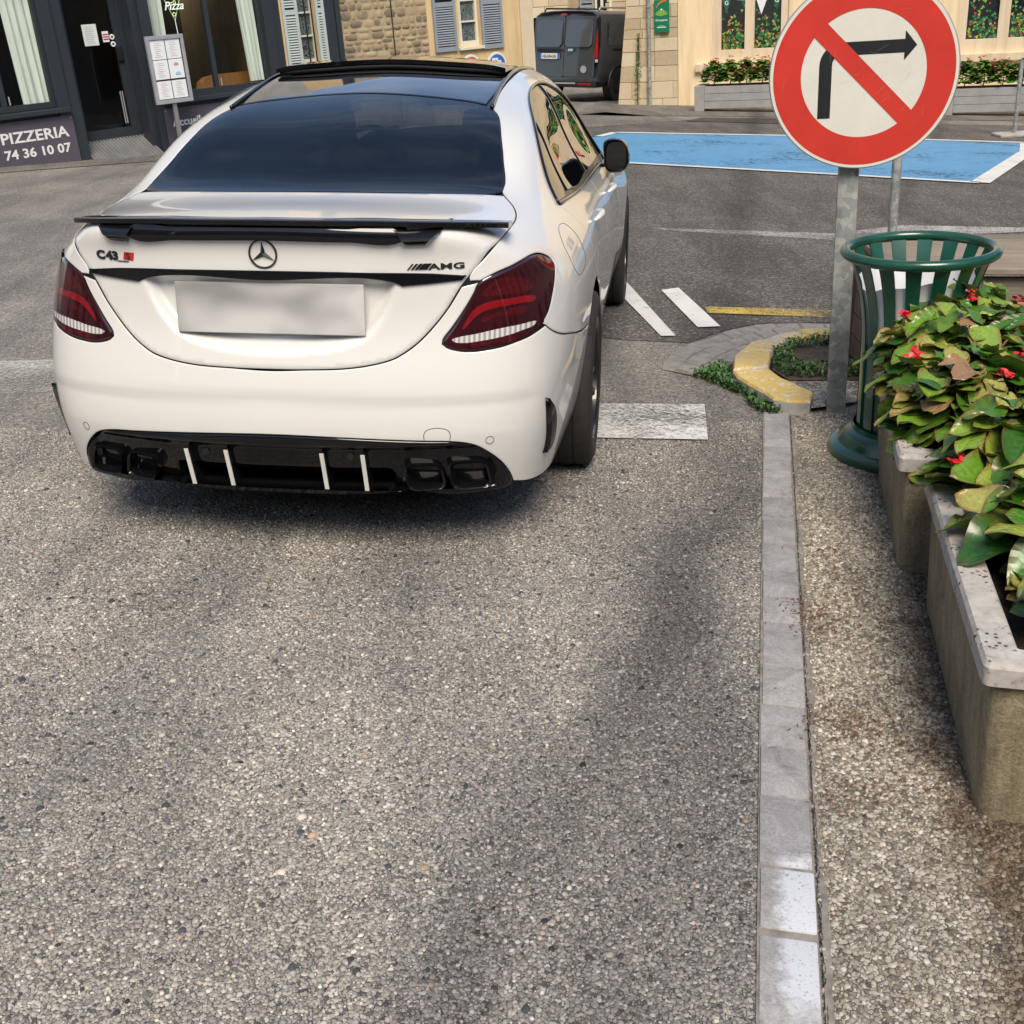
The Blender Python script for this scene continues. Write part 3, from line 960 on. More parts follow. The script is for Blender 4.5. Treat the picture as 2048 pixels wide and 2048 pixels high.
so = star.build('star_emblem', M_SATIN, LIDO, 30)
h, nn = BODY.cast((0.002, -3, .967), (0, 1, 0))
so.matrix_local = Matrix.Translation(h + nn * 0.001) @ nn.to_track_quat('Z', 'Y').to_matrix().to_4x4()

# diffuser with exhaust tips
dif = mirror_full(DIFF_TOP[::-1] + [(.69,-.90,.236),(.63,-.93,.222),(.50,-.965,.218),(.40,-.99,.238),(.30,-1.005,.230),(.2,-1.012,.226),(0,-1.018,.226)])
def dif_disp(h):
    x, z = abs(h.x), h.z
    d = 0.0
    t = min(1.0, max(0.0, (0.405 - z) / 0.02))
    d += 0.028 * t * min(1.0, max(0.0, (0.68 - x) / 0.05))
    # the long slot over the lower lip
    s = min(1, max(0, (0.312 - z) / 0.012)) * min(1, max(0, (z - 0.250) / 0.010)) * min(1, max(0, (0.345 - x) / 0.02))
    d += 0.085 * s
    lip = min(1.0, max(0.0, (0.25 - z) / 0.01))
    d = d * (1 - lip) - 0.012 * lip * min(1, max(0, (0.62 - x) / 0.08))
    return (0, d, 0)
DIFF = panel('diffuser', dif, P_REAR, M_GLOSSBLACK, CAR, disp=dif_disp, grid=0.0085, inset=0.0025)[0]
for cx, sl in ((.445, 0), (.578, 1), (-.467, 0), (-.60, 1)):
    e = MB()
    sg = 1 if cx > 0 else -1
    w, hh = (.058, .046) if not sl else (.062, .05)
    h, nn = BODY.cast((cx, -3, .30), (0, 1, 0))
    def rr(k, y, sk):
        pts = []
        for i in range(28):
            a = 2 * math.pi * i / 28
            c_, s_ = math.cos(a), math.sin(a)
            x = k * w * math.copysign(abs(c_) ** .45, c_); z = k * hh * math.copysign(abs(s_) ** .45, s_)
            x -= sg * 0.20 * z
            pts.append((cx + x, y + sk * sg * x * 0.35, .293 + z * 0.92))
        return pts
    rows = [rr(1.0, h.y + .06, 1), rr(1.0, h.y + .004, 1), rr(.97, h.y - .004, 1), rr(.84, h.y + .002, 1), rr(.80, h.y + .02, 1), rr(.72, h.y + .12, 1)]
    V = [p for r in rows for p in r]; n = 28
    F = [(i*n + j, i*n + (j+1) % n, (i+1)*n + (j+1) % n, (i+1)*n + j) for i in range(len(rows)-1) for j in range(n)]
    F.append(tuple((len(rows)-1)*n + j for j in range(n)))
    e.add(V, F)
    e.build('exhaust_tip', M_GLOSSBLACK, DIFF, 50)
for x in (-.286, -.160, .141, .268):
    f = MB()
    f.add([(x - .0045, -1.070, .377), (x + .0045, -1.070, .377), (x + .002, -1.028, .248), (x - .007, -1.028, .248), (x - .0045, -.96, .377), (x + .0045, -.96, .377), (x + .002, -.95, .240), (x - .007, -.95, .240)],
          [(0, 3, 2, 1), (0, 1, 5, 4), (1, 2, 6, 5), (2, 3, 7, 6), (3, 0, 4, 7)])
    fo = f.build('fin', M_SATIN, DIFF)
    f = MB()
    f.add([(x - .0065, -1.0725, .378), (x + .0065, -1.0725, .378), (x + .004, -1.0305, .247), (x - .009, -1.0305, .247), (x - .0065, -1.069, .378), (x + .0065, -1.069, .378), (x + .004, -1.027, .247), (x - .009, -1.027, .247)],
          [(0, 3, 2, 1), (0, 1, 5, 4), (1, 2, 6, 5), (2, 3, 7, 6), (3, 0, 4, 7), (4, 5, 6, 7)])
    f.build('white_strip', M_WHITESTRIP, fo)
for x in (-.235, .223):
    s_ = MB(); s_.lathe([(.012, .010), (.012, -.003), (.008, -.0045), (0.0005, -.0045)], 16, 'y')
    h, nn = BODY.cast((x, -3, .362), (0, 1, 0))
    q = s_.build('parking_sensor', M_SATIN, DIFF, 40); q.location = (x, h.y + .026, .362)
for sg in (1, -1):   # sensors and the towing cover outlined on the bumper
    h, nn = BODY.cast((.643 * sg, -3, .412), (0, 1, 0))
    s_ = MB(); s_.tube([(math.cos(a) * .0125, math.sin(a) * .0125, 0) for a in np.linspace(0, 2 * math.pi, 24, False)], .0009, 5, closed=True)
    q = s_.build('sensor_ring', M_SATIN, CAR, True)
    h2 = h + Vector(bump_disp(h))
    q.matrix_local = Matrix.Translation(h2 + nn * .0003) @ nn.to_track_quat('Z', 'Y').to_matrix().to_4x4()
t = MB()
t.tube([(h + nn * .0004 + Vector(bump_disp(h)))[:] for h, nn in (BODY.near(p) for p in curve([(.454,-1.048,.425),(.455,-1.052,.446),(.464,-1.051,.457),(.522,-1.036,.455),(.530,-1.033,.444),(.528,-1.029,.420)], (), False, .006))], .0010, 5)
t.build('towing_cover_seam', M_SATIN, CAR, True)
t = MB()
t.tube([(h + nn * .0002)[:] for h, nn in (BODY.near(p) for p in curve([(.797,-.441,.945),(.803,-.30,.95),(.825,-.26,.923),(.848,-.235,.885),(.866,-.235,.835),(.868,-.33,.805),(.856,-.47,.819),(.822,-.50,.90)], (), True, .008))], .0009, 5, closed=True)
t.build('fuel_flap_seam', M_SATIN, CAR, True)
# vertical vents on the bumper corners
for sgn in (False, True):
    d = patch_mesh('bumper_vent', [(.796,-.862,.514),(.812,-.818,.487),(.822,-.787,.437),(.820,-.768,.36),(.810,-.782,.325),(.790,-.828,.316),(.795,-.824,.35),(.797,-.848,.45)], P_CYL, off=.014, edge=.013, inner=.008, inset=0, grid=.01, corners=(0, 5))
    finish('bumper_vent', d, M_GLOSSBLACK, CAR, sgn)

# door mirrors
for sg in (1, -1):
    m = MB()
    rows = []
    for i, (y, kx, kz) in enumerate(((-.045, .80, .80), (-.05, .93, .93), (-.03, 1.0, 1.0), (.02, .98, .97), (.07, .80, .80), (.10, .5, .55), (.112, .15, .2))):
        row = []
        for j in range(24):
            a = 2 * math.pi * j / 24
            c_, s_ = math.cos(a), math.sin(a)
            x = .062 * kx * math.copysign(abs(c_) ** .7, c_); z = .082 * kz * math.copysign(abs(s_) ** .7, s_)
            x += .012 * (1 - (z / .08) ** 2) - .10 * z
            row.append((sg * (.872 + x), 1.66 + y + .04 * (x / .06), .985 + z))
        rows.append(row)
    V = [p for r in rows for p in r]; n = 24
    F = [(i*n + j, (i+1)*n + j, (i+1)*n + (j+1) % n, i*n + (j+1) % n) for i in range(len(rows)-1) for j in range(n)]
    F += [tuple(range(n)), tuple((len(rows)-1)*n + j for j in range(n-1, -1, -1))]
    m.add(V, F if sg > 0 else [f[::-1] for f in F])
    mo = m.build('door_mirror', M_GLOSSBLACK, CAR, 50)
    a = MB(); a.box(sg * .77, sg * .85, 1.64, 1.72, .928, .948, .008)
    a.build('mirror_arm', M_GLOSSBLACK, mo, 40)
    g = MB()
    g.add([(sg * (.872 + .047 * c + .010), 1.6085 + .03 * c, .985 + .066 * s) for c, s in ((math.copysign(abs(math.cos(q)) ** .6, math.cos(q)), math.copysign(abs(math.sin(q)) ** .6, math.sin(q))) for q in np.linspace(0, 2*math.pi, 20, False))], [tuple(range(20))[::sg]])
    g.build('mirror_glass', M_ROOFGLASS, mo)

# wheels
def wheel(name, y, sg):
    t = MB()
    prof = [(.225,-.20),(.235,-.235),(.262,-.247),(.300,-.247),(.320,-.236),(.329,-.215),(.331,-.18),(.3265,-.178),(.3265,-.172),(.331,-.170),(.332,-.13),(.327,-.128),(.327,-.122),(.332,-.12),(.331,-.075),(.327,-.073),(.327,-.067),(.331,-.065),(.329,-.03),(.320,-.012),(.300,-.002),(.262,0.0),(.238,-.010),(.226,-.03)]
    t.lathe(prof, 64, 'x')
    root = empty(name, (sg * .905, y, .332)); root.parent = CAR
    t.build('tyre', M_RUBBER, root, 40)
    r = MB()
    r.lathe([(.226,-.03),(.236,-.012),(.230,-.006),(.222,-.012),(.214,-.05),(.206,-.12),(.206,-.20),(.226,-.22)], 64, 'x')
    ro = r.build('rim', M_RIM, root, 40)
    for k in range(10):
        a = 2 * math.pi * k / 10 + (0.09 if k % 2 else -0.09)
        s = MB()
        wd = .011
        V = []
        for rad, w, x in ((.045, wd * 1.3, -.045), (.13, wd, -.028), (.218, wd * .9, -.018)):
            for dx, dw in ((0, -w), (0, w), (-.035, w * 1.3), (-.035, -w * 1.3)):
                c_, s_ = math.cos(a), math.sin(a)
                V.append((x + dx, rad * c_ - dw * s_, rad * s_ + dw * c_))
        F = [(i*4 + j, i*4 + (j+1) % 4, (i+1)*4 + (j+1) % 4, (i+1)*4 + j) for i in range(2) for j in range(4)]
        s.add(V, F)
        s.build('spoke', M_RIM, ro)
    h = MB(); h.lathe([(.0005,-.034),(.03,-.034),(.034,-.04),(.07,-.05),(.075,-.08)], 24, 'x'); h.build('hub_cap', M_RIM, ro, 40)
    d = MB(); d.lathe([(.05,-.10),(.165,-.10),(.165,-.125),(.05,-.125)], 40, 'x'); d.build('brake_disc', M_CHROME, ro, 30)
    if sg < 0:
        root.rotation_euler = (0, 0, math.pi)
    return root
for y in (0.0, 2.84):
    for sg in (1, -1): wheel('wheel', y, sg)

# cabin
def cabin():
    f = MB(); f.box(-.70, .70, -.40, 2.3, .30, .34); f.build('cabin_floor', M_SEAT, CAR)
    f = MB(); f.box(-.62, .62, -.38, .10, .86, .90, .02); f.build('parcel_shelf', M_SEAT, CAR)
    b = MB(); b.box(-.60, .60, .02, .18, .45, .93, .05); b.build('rear_seat', M_SEAT, CAR, 40)
    for x in (-.36, 0, .36):
        h = MB(); h.box(x - .12, x + .12, .05, .14, .93, 1.06, .035); h.build('headrest', M_SEAT, CAR, 40)
    for x in (-.37, .37):
        s = MB()
        s.box(x - .25, x + .25, .95, 1.10, .45, 1.02, .06); s.box(x - .25, x + .25, 1.0, 1.50, .42, .56, .06)
        s.box(x - .13, x + .13, .93, 1.02, 1.03, 1.24, .04)
        s.build('front_seat', M_SEAT, CAR, 40)
    d = MB(); d.box(-.66, .66, 1.85, 2.35, .70, .95, .06); d.build('dashboard', M_SEAT, CAR, 40)
    w = MB(); w.tube([(-.37 + .185 * math.cos(a), 1.72 + .05 * math.sin(a), .93 + .175 * math.sin(a)) for a in np.linspace(0, 2*math.pi, 32, False)], .014, 8, closed=True)
    w.build('steering_wheel', M_SEAT, CAR, True)
    m = MB(); m.box(-.12, .12, 1.93, 1.96, 1.20, 1.27, .015); m.build('interior_mirror', M_SEAT, CAR, 40)
cabin()
# ------------------------------------------------------------------ ground
UPG = Vector((-0.057, -0.032, 1.0)).normalized()        # plumb direction: the street falls to the right

def stain_and_shadow_nodes(n, l, vec, lo=0.80, hi=1.10, dirt=False):
    """large soft blotches of dirt and wear, long streaks, and painted shadow bands along the lane"""
    a = noise_node(n, l, 0.9, 5, 0.6, 0.6, vec)
    ra = ramp_node(n, l, a.outputs['Fac'], [(0.28, (lo, lo * 0.985, lo * 0.97)), (0.70, (hi, hi * 0.985, hi * 0.955))])
    mp = n.new('ShaderNodeMapping')
    mp.inputs['Rotation'].default_value = (0, 0, math.radians(11))
    mp.inputs['Scale'].default_value = (2.4, 0.45, 1)
    l.new(vec, mp.inputs['Vector'])
    b = noise_node(n, l, 1.1, 4, 0.55, 0.4, mp.outputs['Vector'])
    rb = ramp_node(n, l, b.outputs['Fac'], [(0.36, (0.74, 0.745, 0.76)), (0.60, (1.06, 1.05, 1.03))])
    c = noise_node(n, l, 3.1, 6, 0.7, 1.0, vec)
    rc = ramp_node(n, l, c.outputs['Fac'], [(0.66, (1, 1, 1)), (0.78, (0.80, 0.63, 0.50))])
    x = mix_node(n, l, ra.outputs['Color'], rb.outputs['Color'], 1.0, 'MULTIPLY')
    # two long soft cast shadows, painted into the ground colour as dark bands
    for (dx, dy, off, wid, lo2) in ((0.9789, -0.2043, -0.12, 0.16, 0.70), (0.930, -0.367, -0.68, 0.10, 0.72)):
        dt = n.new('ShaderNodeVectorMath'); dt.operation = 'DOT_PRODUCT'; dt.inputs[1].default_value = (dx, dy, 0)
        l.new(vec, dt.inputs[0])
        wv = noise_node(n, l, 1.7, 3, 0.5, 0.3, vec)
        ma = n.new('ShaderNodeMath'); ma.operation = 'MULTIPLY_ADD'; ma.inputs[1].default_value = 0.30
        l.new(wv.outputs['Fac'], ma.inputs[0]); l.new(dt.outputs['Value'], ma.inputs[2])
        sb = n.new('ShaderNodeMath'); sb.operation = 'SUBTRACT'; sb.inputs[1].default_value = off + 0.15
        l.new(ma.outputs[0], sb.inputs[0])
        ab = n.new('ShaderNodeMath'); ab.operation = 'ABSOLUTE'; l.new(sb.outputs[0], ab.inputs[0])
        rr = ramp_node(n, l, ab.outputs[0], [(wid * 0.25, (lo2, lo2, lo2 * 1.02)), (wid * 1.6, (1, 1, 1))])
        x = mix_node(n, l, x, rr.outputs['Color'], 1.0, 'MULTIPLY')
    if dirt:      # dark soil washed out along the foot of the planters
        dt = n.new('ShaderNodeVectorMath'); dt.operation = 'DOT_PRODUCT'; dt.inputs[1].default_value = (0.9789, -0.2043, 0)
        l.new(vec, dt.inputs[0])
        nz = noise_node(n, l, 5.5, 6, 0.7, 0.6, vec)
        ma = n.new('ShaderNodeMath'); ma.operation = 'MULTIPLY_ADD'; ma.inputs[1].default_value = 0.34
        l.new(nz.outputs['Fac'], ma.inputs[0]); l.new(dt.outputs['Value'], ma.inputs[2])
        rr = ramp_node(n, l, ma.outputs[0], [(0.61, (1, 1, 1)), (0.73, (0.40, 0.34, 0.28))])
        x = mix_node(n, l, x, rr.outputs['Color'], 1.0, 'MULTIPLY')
    return mix_node(n, l, x, rc.outputs['Color'], 1.0, 'MULTIPLY')

def aggregate(name, stops, scale, bump=0.004, lo=0.72, hi=1.12, binder=(0.05, 0.047, 0.044), rough=0.88, edge=0.10, gain=1.0, dirt=False):
    m, n, l, b = new_mat(name)
    tc = n.new('ShaderNodeTexCoord')
    v = tc.outputs['Object']
    wob = noise_node(n, l, scale * 0.8, 2, 0.5, 0, v)
    add = n.new('ShaderNodeMixRGB'); add.inputs['Fac'].default_value = 0.012
    l.new(v, add.inputs['Color1']); l.new(wob.outputs['Color'], add.inputs['Color2'])
    vo = n.new('ShaderNodeTexVoronoi'); vo.inputs['Scale'].default_value = scale; vo.inputs['Randomness'].default_value = 1.0
    l.new(add.outputs['Color'], vo.inputs['Vector'])
    ve = n.new('ShaderNodeTexVoronoi'); ve.feature = 'DISTANCE_TO_EDGE'; ve.inputs['Scale'].default_value = scale
    l.new(add.outputs['Color'], ve.inputs['Vector'])
    sep = n.new('ShaderNodeSeparateColor'); l.new(vo.outputs['Color'], sep.inputs['Color'])
    r = ramp_node(n, l, sep.outputs['Red'], stops)
    re = ramp_node(n, l, ve.outputs['Distance'], [(0.0, (0, 0, 0)), (edge, (1, 1, 1))])
    col = mix_node(n, l, (*binder, 1), r.outputs['Color'], re.outputs['Color'])
    st = stain_and_shadow_nodes(n, l, v, lo * gain, hi * gain, dirt)
    col = mix_node(n, l, col, st, 1.0, 'MULTIPLY')
    fine = noise_node(n, l, scale * 5, 3, 0.7, 0, v)
    rf = ramp_node(n, l, fine.outputs['Fac'], [(0.3, (0.82, 0.82, 0.82)), (0.7, (1.15, 1.15, 1.15))])
    col = mix_node(n, l, col, rf.outputs['Color'], 1.0, 'MULTIPLY')
    l.new(col, b.inputs['Base Color'])
    b.inputs['Roughness'].default_value = rough
    b.inputs['Specular IOR Level'].default_value = 0.3
    nb = bump_node(n, l, re.outputs['Color'], 0.7, bump)
    nb = bump_node(n, l, fine.outputs['Fac'], 0.35, 0.002, nb)
    l.new(nb, b.inputs['Normal'])
    return m

ROAD_STOPS = [(0.0, (0.045, 0.045, 0.047)), (0.07, (0.123, 0.117, 0.110)), (0.35, (0.184, 0.175, 0.163)), (0.65, (0.219, 0.207, 0.190)), (0.90, (0.275, 0.260, 0.238)), (1.0, (0.395, 0.375, 0.345))]
WALK_STOPS = [(0.0, (0.10, 0.090, 0.075)), (0.2, (0.23, 0.205, 0.165)), (0.55, (0.34, 0.305, 0.25)), (0.85, (0.44, 0.41, 0.35)), (1.0, (0.58, 0.56, 0.51))]
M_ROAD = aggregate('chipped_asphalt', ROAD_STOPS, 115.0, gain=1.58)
M_ROADFAR = aggregate('worn_asphalt', [(0.0, (0.05, 0.048, 0.047)), (0.4, (0.105, 0.098, 0.091)), (0.8, (0.145, 0.135, 0.123)), (1.0, (0.30, 0.285, 0.26))], 80.0, lo=0.82, hi=1.15, gain=1.25)
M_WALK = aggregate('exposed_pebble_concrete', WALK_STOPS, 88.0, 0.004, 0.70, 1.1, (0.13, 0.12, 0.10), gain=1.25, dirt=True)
M_PAVE = aggregate('pale_pavement_asphalt', [(0.0, (0.12, 0.112, 0.10)), (0.5, (0.235, 0.218, 0.195)), (1.0, (0.36, 0.34, 0.31))], 70.0, lo=0.8, hi=1.12)

def sheet(name, poly, z, mat, kind=None, parent=None, thick=0.0):
    m = MB()
    poly = [tuple(p[:2]) for p in poly]
    n = len(poly)
    a = sum(poly[i][0] * poly[(i+1) % n][1] - poly[(i+1) % n][0] * poly[i][1] for i in range(n))
    if a < 0: poly = poly[::-1]
    m.add([(x, y, z) for x, y in poly], [tuple(range(n))])
    o = m.build(name, mat, parent)
    if kind: o['kind'] = kind
    return o

KD = Vector((0.2043, 0.9789, 0))       # along the kerb
KN = Vector((0.9789, -0.2043, 0))      # across, to the right
K0 = Vector((0.41, 1.46, 0))
def kp(t, w, z=0.0):
    p = K0 + KD * t + KN * w
    return (p.x, p.y, z)

sheet('road', [(-90, -60), (90, -60), (90, 140), (-90, 140)], 0.0, M_ROAD, 'structure')
# older, smoother asphalt of the square beyond the island
sheet('square_surface', [(-0.1, 6.55), (0.35, 6.22), (0.66, 6.09), (0.95, 6.03), (1.2, 6.3), (1.4, 6.44), (1.75, 6.46), (4.0, 6.2), (40, 3.0), (40, 21), (9.0, 20.5), (1.5, 23.0), (-1.2, 21.6), (-1.6, 14.0), (-0.4, 10.5), (-0.3, 8.0)], 0.004, M_ROADFAR, 'structure')
# pebble pavement right of the kerb stones
walk = [kp(-1.6, 0.112), kp(3.50, 0.112), (1.22, 4.90), (1.32, 4.80), (1.40, 5.10), (1.9, 5.3), (3.2, 5.2), (8, 4.5), (8, -2), kp(-1.6, 3)]
sheet('pavement', walk, 0.004, M_WALK, 'structure')
M_CEMENT = simple('cement_mortar', (0.21, 0.19, 0.165), 0.9, 0, 0, 0.45, 22, 0.002, 160)
mort = [kp(t, 0.110) for t in np.linspace(-1.5, 3.45, 60)] + [kp(t, 0.122 + 0.004 * math.sin(t * 7.3) + 0.006 * (RNG.random() - .5)) for t in np.linspace(3.45, -1.5, 160)]
sheet('mortar_strip', mort, 0.0075, M_CEMENT, 'structure')
cr = MB()
for t0, t1 in ((-1.0, -0.62), (-0.5, 0.05), (0.09, 0.31), (0.36, 0.62), (0.74, 1.05), (1.2, 1.42), (1.5, 1.71), (2.0, 2.2), (2.5, 2.7)):
    T = np.linspace(t0, t1, 60)
    w = 0.108 + 0.006 * np.interp(T, np.linspace(t0, t1, 30), RNG.random(30))
    th = 0.0004 + 0.0022 * RNG.random(60) ** 2
    V = [kp(t, a, 0.0095) for t, a in zip(T, w)] + [kp(t, a + b, 0.0095) for t, a, b in zip(T, w, th)]
    cr.add(V, [(i, 60 + i, 61 + i, i + 1) for i in range(59)])
o = cr.build('crack', M_GAP); o['kind'] = 'structure'

# ---- loose and bedded stones as real geometry near the camera
def pebble_material(name, gain=1.0, lo=0.80, hi=1.10, dirt=False):
    m, n, l, b = new_mat(name)
    at = n.new('ShaderNodeAttribute'); at.attribute_name = 'Col'
    tc = n.new('ShaderNodeTexCoord')
    st = stain_and_shadow_nodes(n, l, tc.outputs['Object'], lo * gain, hi * gain, dirt)
    col = mix_node(n, l, at.outputs['Color'], st, 1.0, 'MULTIPLY')
    fine = noise_node(n, l, 420, 3, 0.7, 0, tc.outputs['Object'])
    rf = ramp_node(n, l, fine.outputs['Fac'], [(0.3, (0.8, 0.8, 0.8)), (0.7, (1.15, 1.15, 1.15))])
    col = mix_node(n, l, col, rf.outputs['Color'], 1.0, 'MULTIPLY')
    l.new(col, b.inputs['Base Color'])
    b.inputs['Roughness'].default_value = 0.8
    b.inputs['Specular IOR Level'].default_value = 0.35
    return m

def ramp_np(stops, x):
    xs = [s[0] for s in stops]
    return np.stack([np.interp(x, xs, [s[1][k] for s in stops]) for k in range(3)], 1)

def pebbles(name, pts, z0, stops, rmin, rmax, hgt, mat, flat=0.55, sides=7):
    n = len(pts)
    K = sides
    r = rmin + (rmax - rmin) * RNG.random(n) ** 1.8
    rot = RNG.random(n) * 2 * math.pi
    st = 0.62 + 0.38 * RNG.random(n)
    an = np.arange(K) * 2 * math.pi / K
    rad = 1.0 + 0.22 * (RNG.random((n, K)) - 0.5)
    cx, sx = np.cos(rot)[:, None], np.sin(rot)[:, None]
    h = hgt * (0.5 + 0.8 * RNG.random(n)) * (r / rmax) ** 0.5
    tx, ty = (RNG.random(n) - 0.5) * 0.35, (RNG.random(n) - 0.5) * 0.35
    V = np.empty((n, 2 * K + 1, 3))
    for ring, (k, zz) in enumerate(((1.0, 0.0), (0.68, 0.80))):
        lx = np.cos(an)[None] * rad * r[:, None] * k
        ly = np.sin(an)[None] * rad * (r * st)[:, None] * k
        X = lx * cx - ly * sx; Y = lx * sx + ly * cx
        V[:, ring*K:(ring+1)*K, 0] = pts[:, 0:1] + X
        V[:, ring*K:(ring+1)*K, 1] = pts[:, 1:2] + Y
        V[:, ring*K:(ring+1)*K, 2] = z0 + (h * zz)[:, None] + (zz > 0) * (X * tx[:, None] + Y * ty[:, None]) - (zz == 0) * 0.002
    V[:, 2*K, 0] = pts[:, 0]; V[:, 2*K, 1] = pts[:, 1]; V[:, 2*K, 2] = z0 + h
    F = []
    i = np.arange(K); j = (i + 1) % K
    quads = np.stack([i, j, K + j, K + i], 1)
    tris = np.stack([K + i, K + j, np.full(K, 2 * K)], 1)
    base = np.arange(n)[:, None, None] * (2 * K + 1)
    q = (quads[None] + base).reshape(-1, 4)
    t = (tris[None] + base).reshape(-1, 3)
    me = bpy.data.meshes.new(name)
    nv = n * (2 * K + 1)
    me.vertices.add(nv)
    me.vertices.foreach_set('co', V.reshape(-1))
    nl = q.size + t.size
    me.loops.add(nl)
    me.loops.foreach_set('vertex_index', np.concatenate([q.ravel(), t.ravel()]).astype(np.int32))
    me.polygons.add(len(q) + len(t))
    ls = np.concatenate([np.arange(len(q)) * 4, q.size + np.arange(len(t)) * 3]).astype(np.int32)
    me.polygons.foreach_set('loop_start', ls)
    me.polygons.foreach_set('loop_total', np.concatenate([np.full(len(q), 4), np.full(len(t), 3)]).astype(np.int32))
    me.polygons.foreach_set('use_smooth', np.ones(len(q) + len(t), bool))
    me.update(calc_edges=True)
    col = ramp_np(stops, RNG.random(n))
    col *= (0.85 + 0.3 * RNG.random((n, 1))) * (1 + (RNG.random((n, 3)) - 0.5) * 0.10)
    ca = me.color_attributes.new('Col', 'FLOAT_COLOR', 'POINT')
    C4 = np.ones((n, 2 * K + 1, 4)); C4[:, :, :3] = col[:, None]
    ca.data.foreach_set('color', C4.reshape(-1))
    o = link(name, me, mat)
    o['kind'] = 'stuff'
    return o

def scatter(y0, y1, s, keep):
    ny = int((y1 - y0) / s)
    P = []
    for k in range(ny):
        y = y0 + k * s
        hw = (y * 0.923 + 0.6) * 0.47 + 0.25
        x = np.arange(-hw, hw, s)
        P.append(np.stack([x, np.full_like(x, y)], 1))
    P = np.concatenate(P)
    P += (RNG.random(P.shape) - 0.5) * s * 1.0
    return P[keep(P)]

def kerb_w(P): return (P - np.array([K0.x, K0.y])) @ np.array([KN.x, KN.y])
def kerb_t(P): return (P - np.array([K0.x, K0.y])) @ np.array([KD.x, KD.y])
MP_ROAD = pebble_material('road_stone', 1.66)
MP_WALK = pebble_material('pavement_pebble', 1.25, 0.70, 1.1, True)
P1 = scatter(1.2, 3.0, 0.0088, lambda P: kerb_w(P) < -0.008)
P2 = scatter(3.0, 4.7, 0.0105, lambda P: kerb_w(P) < -0.008)
o = pebbles('road_stones', P1, 0.0, ROAD_STOPS, 0.0024, 0.0074, 0.0032, MP_ROAD, sides=6); tag(o, 'grey and beige stones bedded in the near asphalt', 'gravel', kind='stuff')
o = pebbles('road_stones', P2, 0.0, ROAD_STOPS, 0.0026, 0.0076, 0.0030, MP_ROAD, sides=5); tag(o, 'grey and beige stones bedded in the asphalt behind the white car', 'gravel', kind='stuff')
Pw = scatter(1.2, 4.8, 0.0100, lambda P: (kerb_w(P) > 0.111) & (kerb_w(P) < 1.1))
o = pebbles('pavement_stones', Pw, 0.004, WALK_STOPS, 0.0028, 0.0086, 0.0042, MP_WALK, sides=6); tag(o, 'small beige pebbles set in the pavement beside the planters', 'gravel', kind='stuff')

Po = np.stack([RNG.random(1300) * 4.2 - 2.1, 1.25 + RNG.random(1300) ** 1.3 * 3.3], 1)
Po = Po[(kerb_w(Po) < -0.02)]
o = pebbles('odd_stones', Po, 0.001, [(0, (0.018, 0.020, 0.024)), (0.66, (0.050, 0.052, 0.056)), (0.68, (0.32, 0.30, 0.27)), (0.90, (0.40, 0.38, 0.34)), (0.92, (0.24, 0.17, 0.11)), (1, (0.28, 0.21, 0.15))], 0.0045, 0.0115, 0.0045, MP_ROAD); tag(o, 'scattered darker and whiter stones standing out in the near asphalt', 'gravel', kind='stuff')
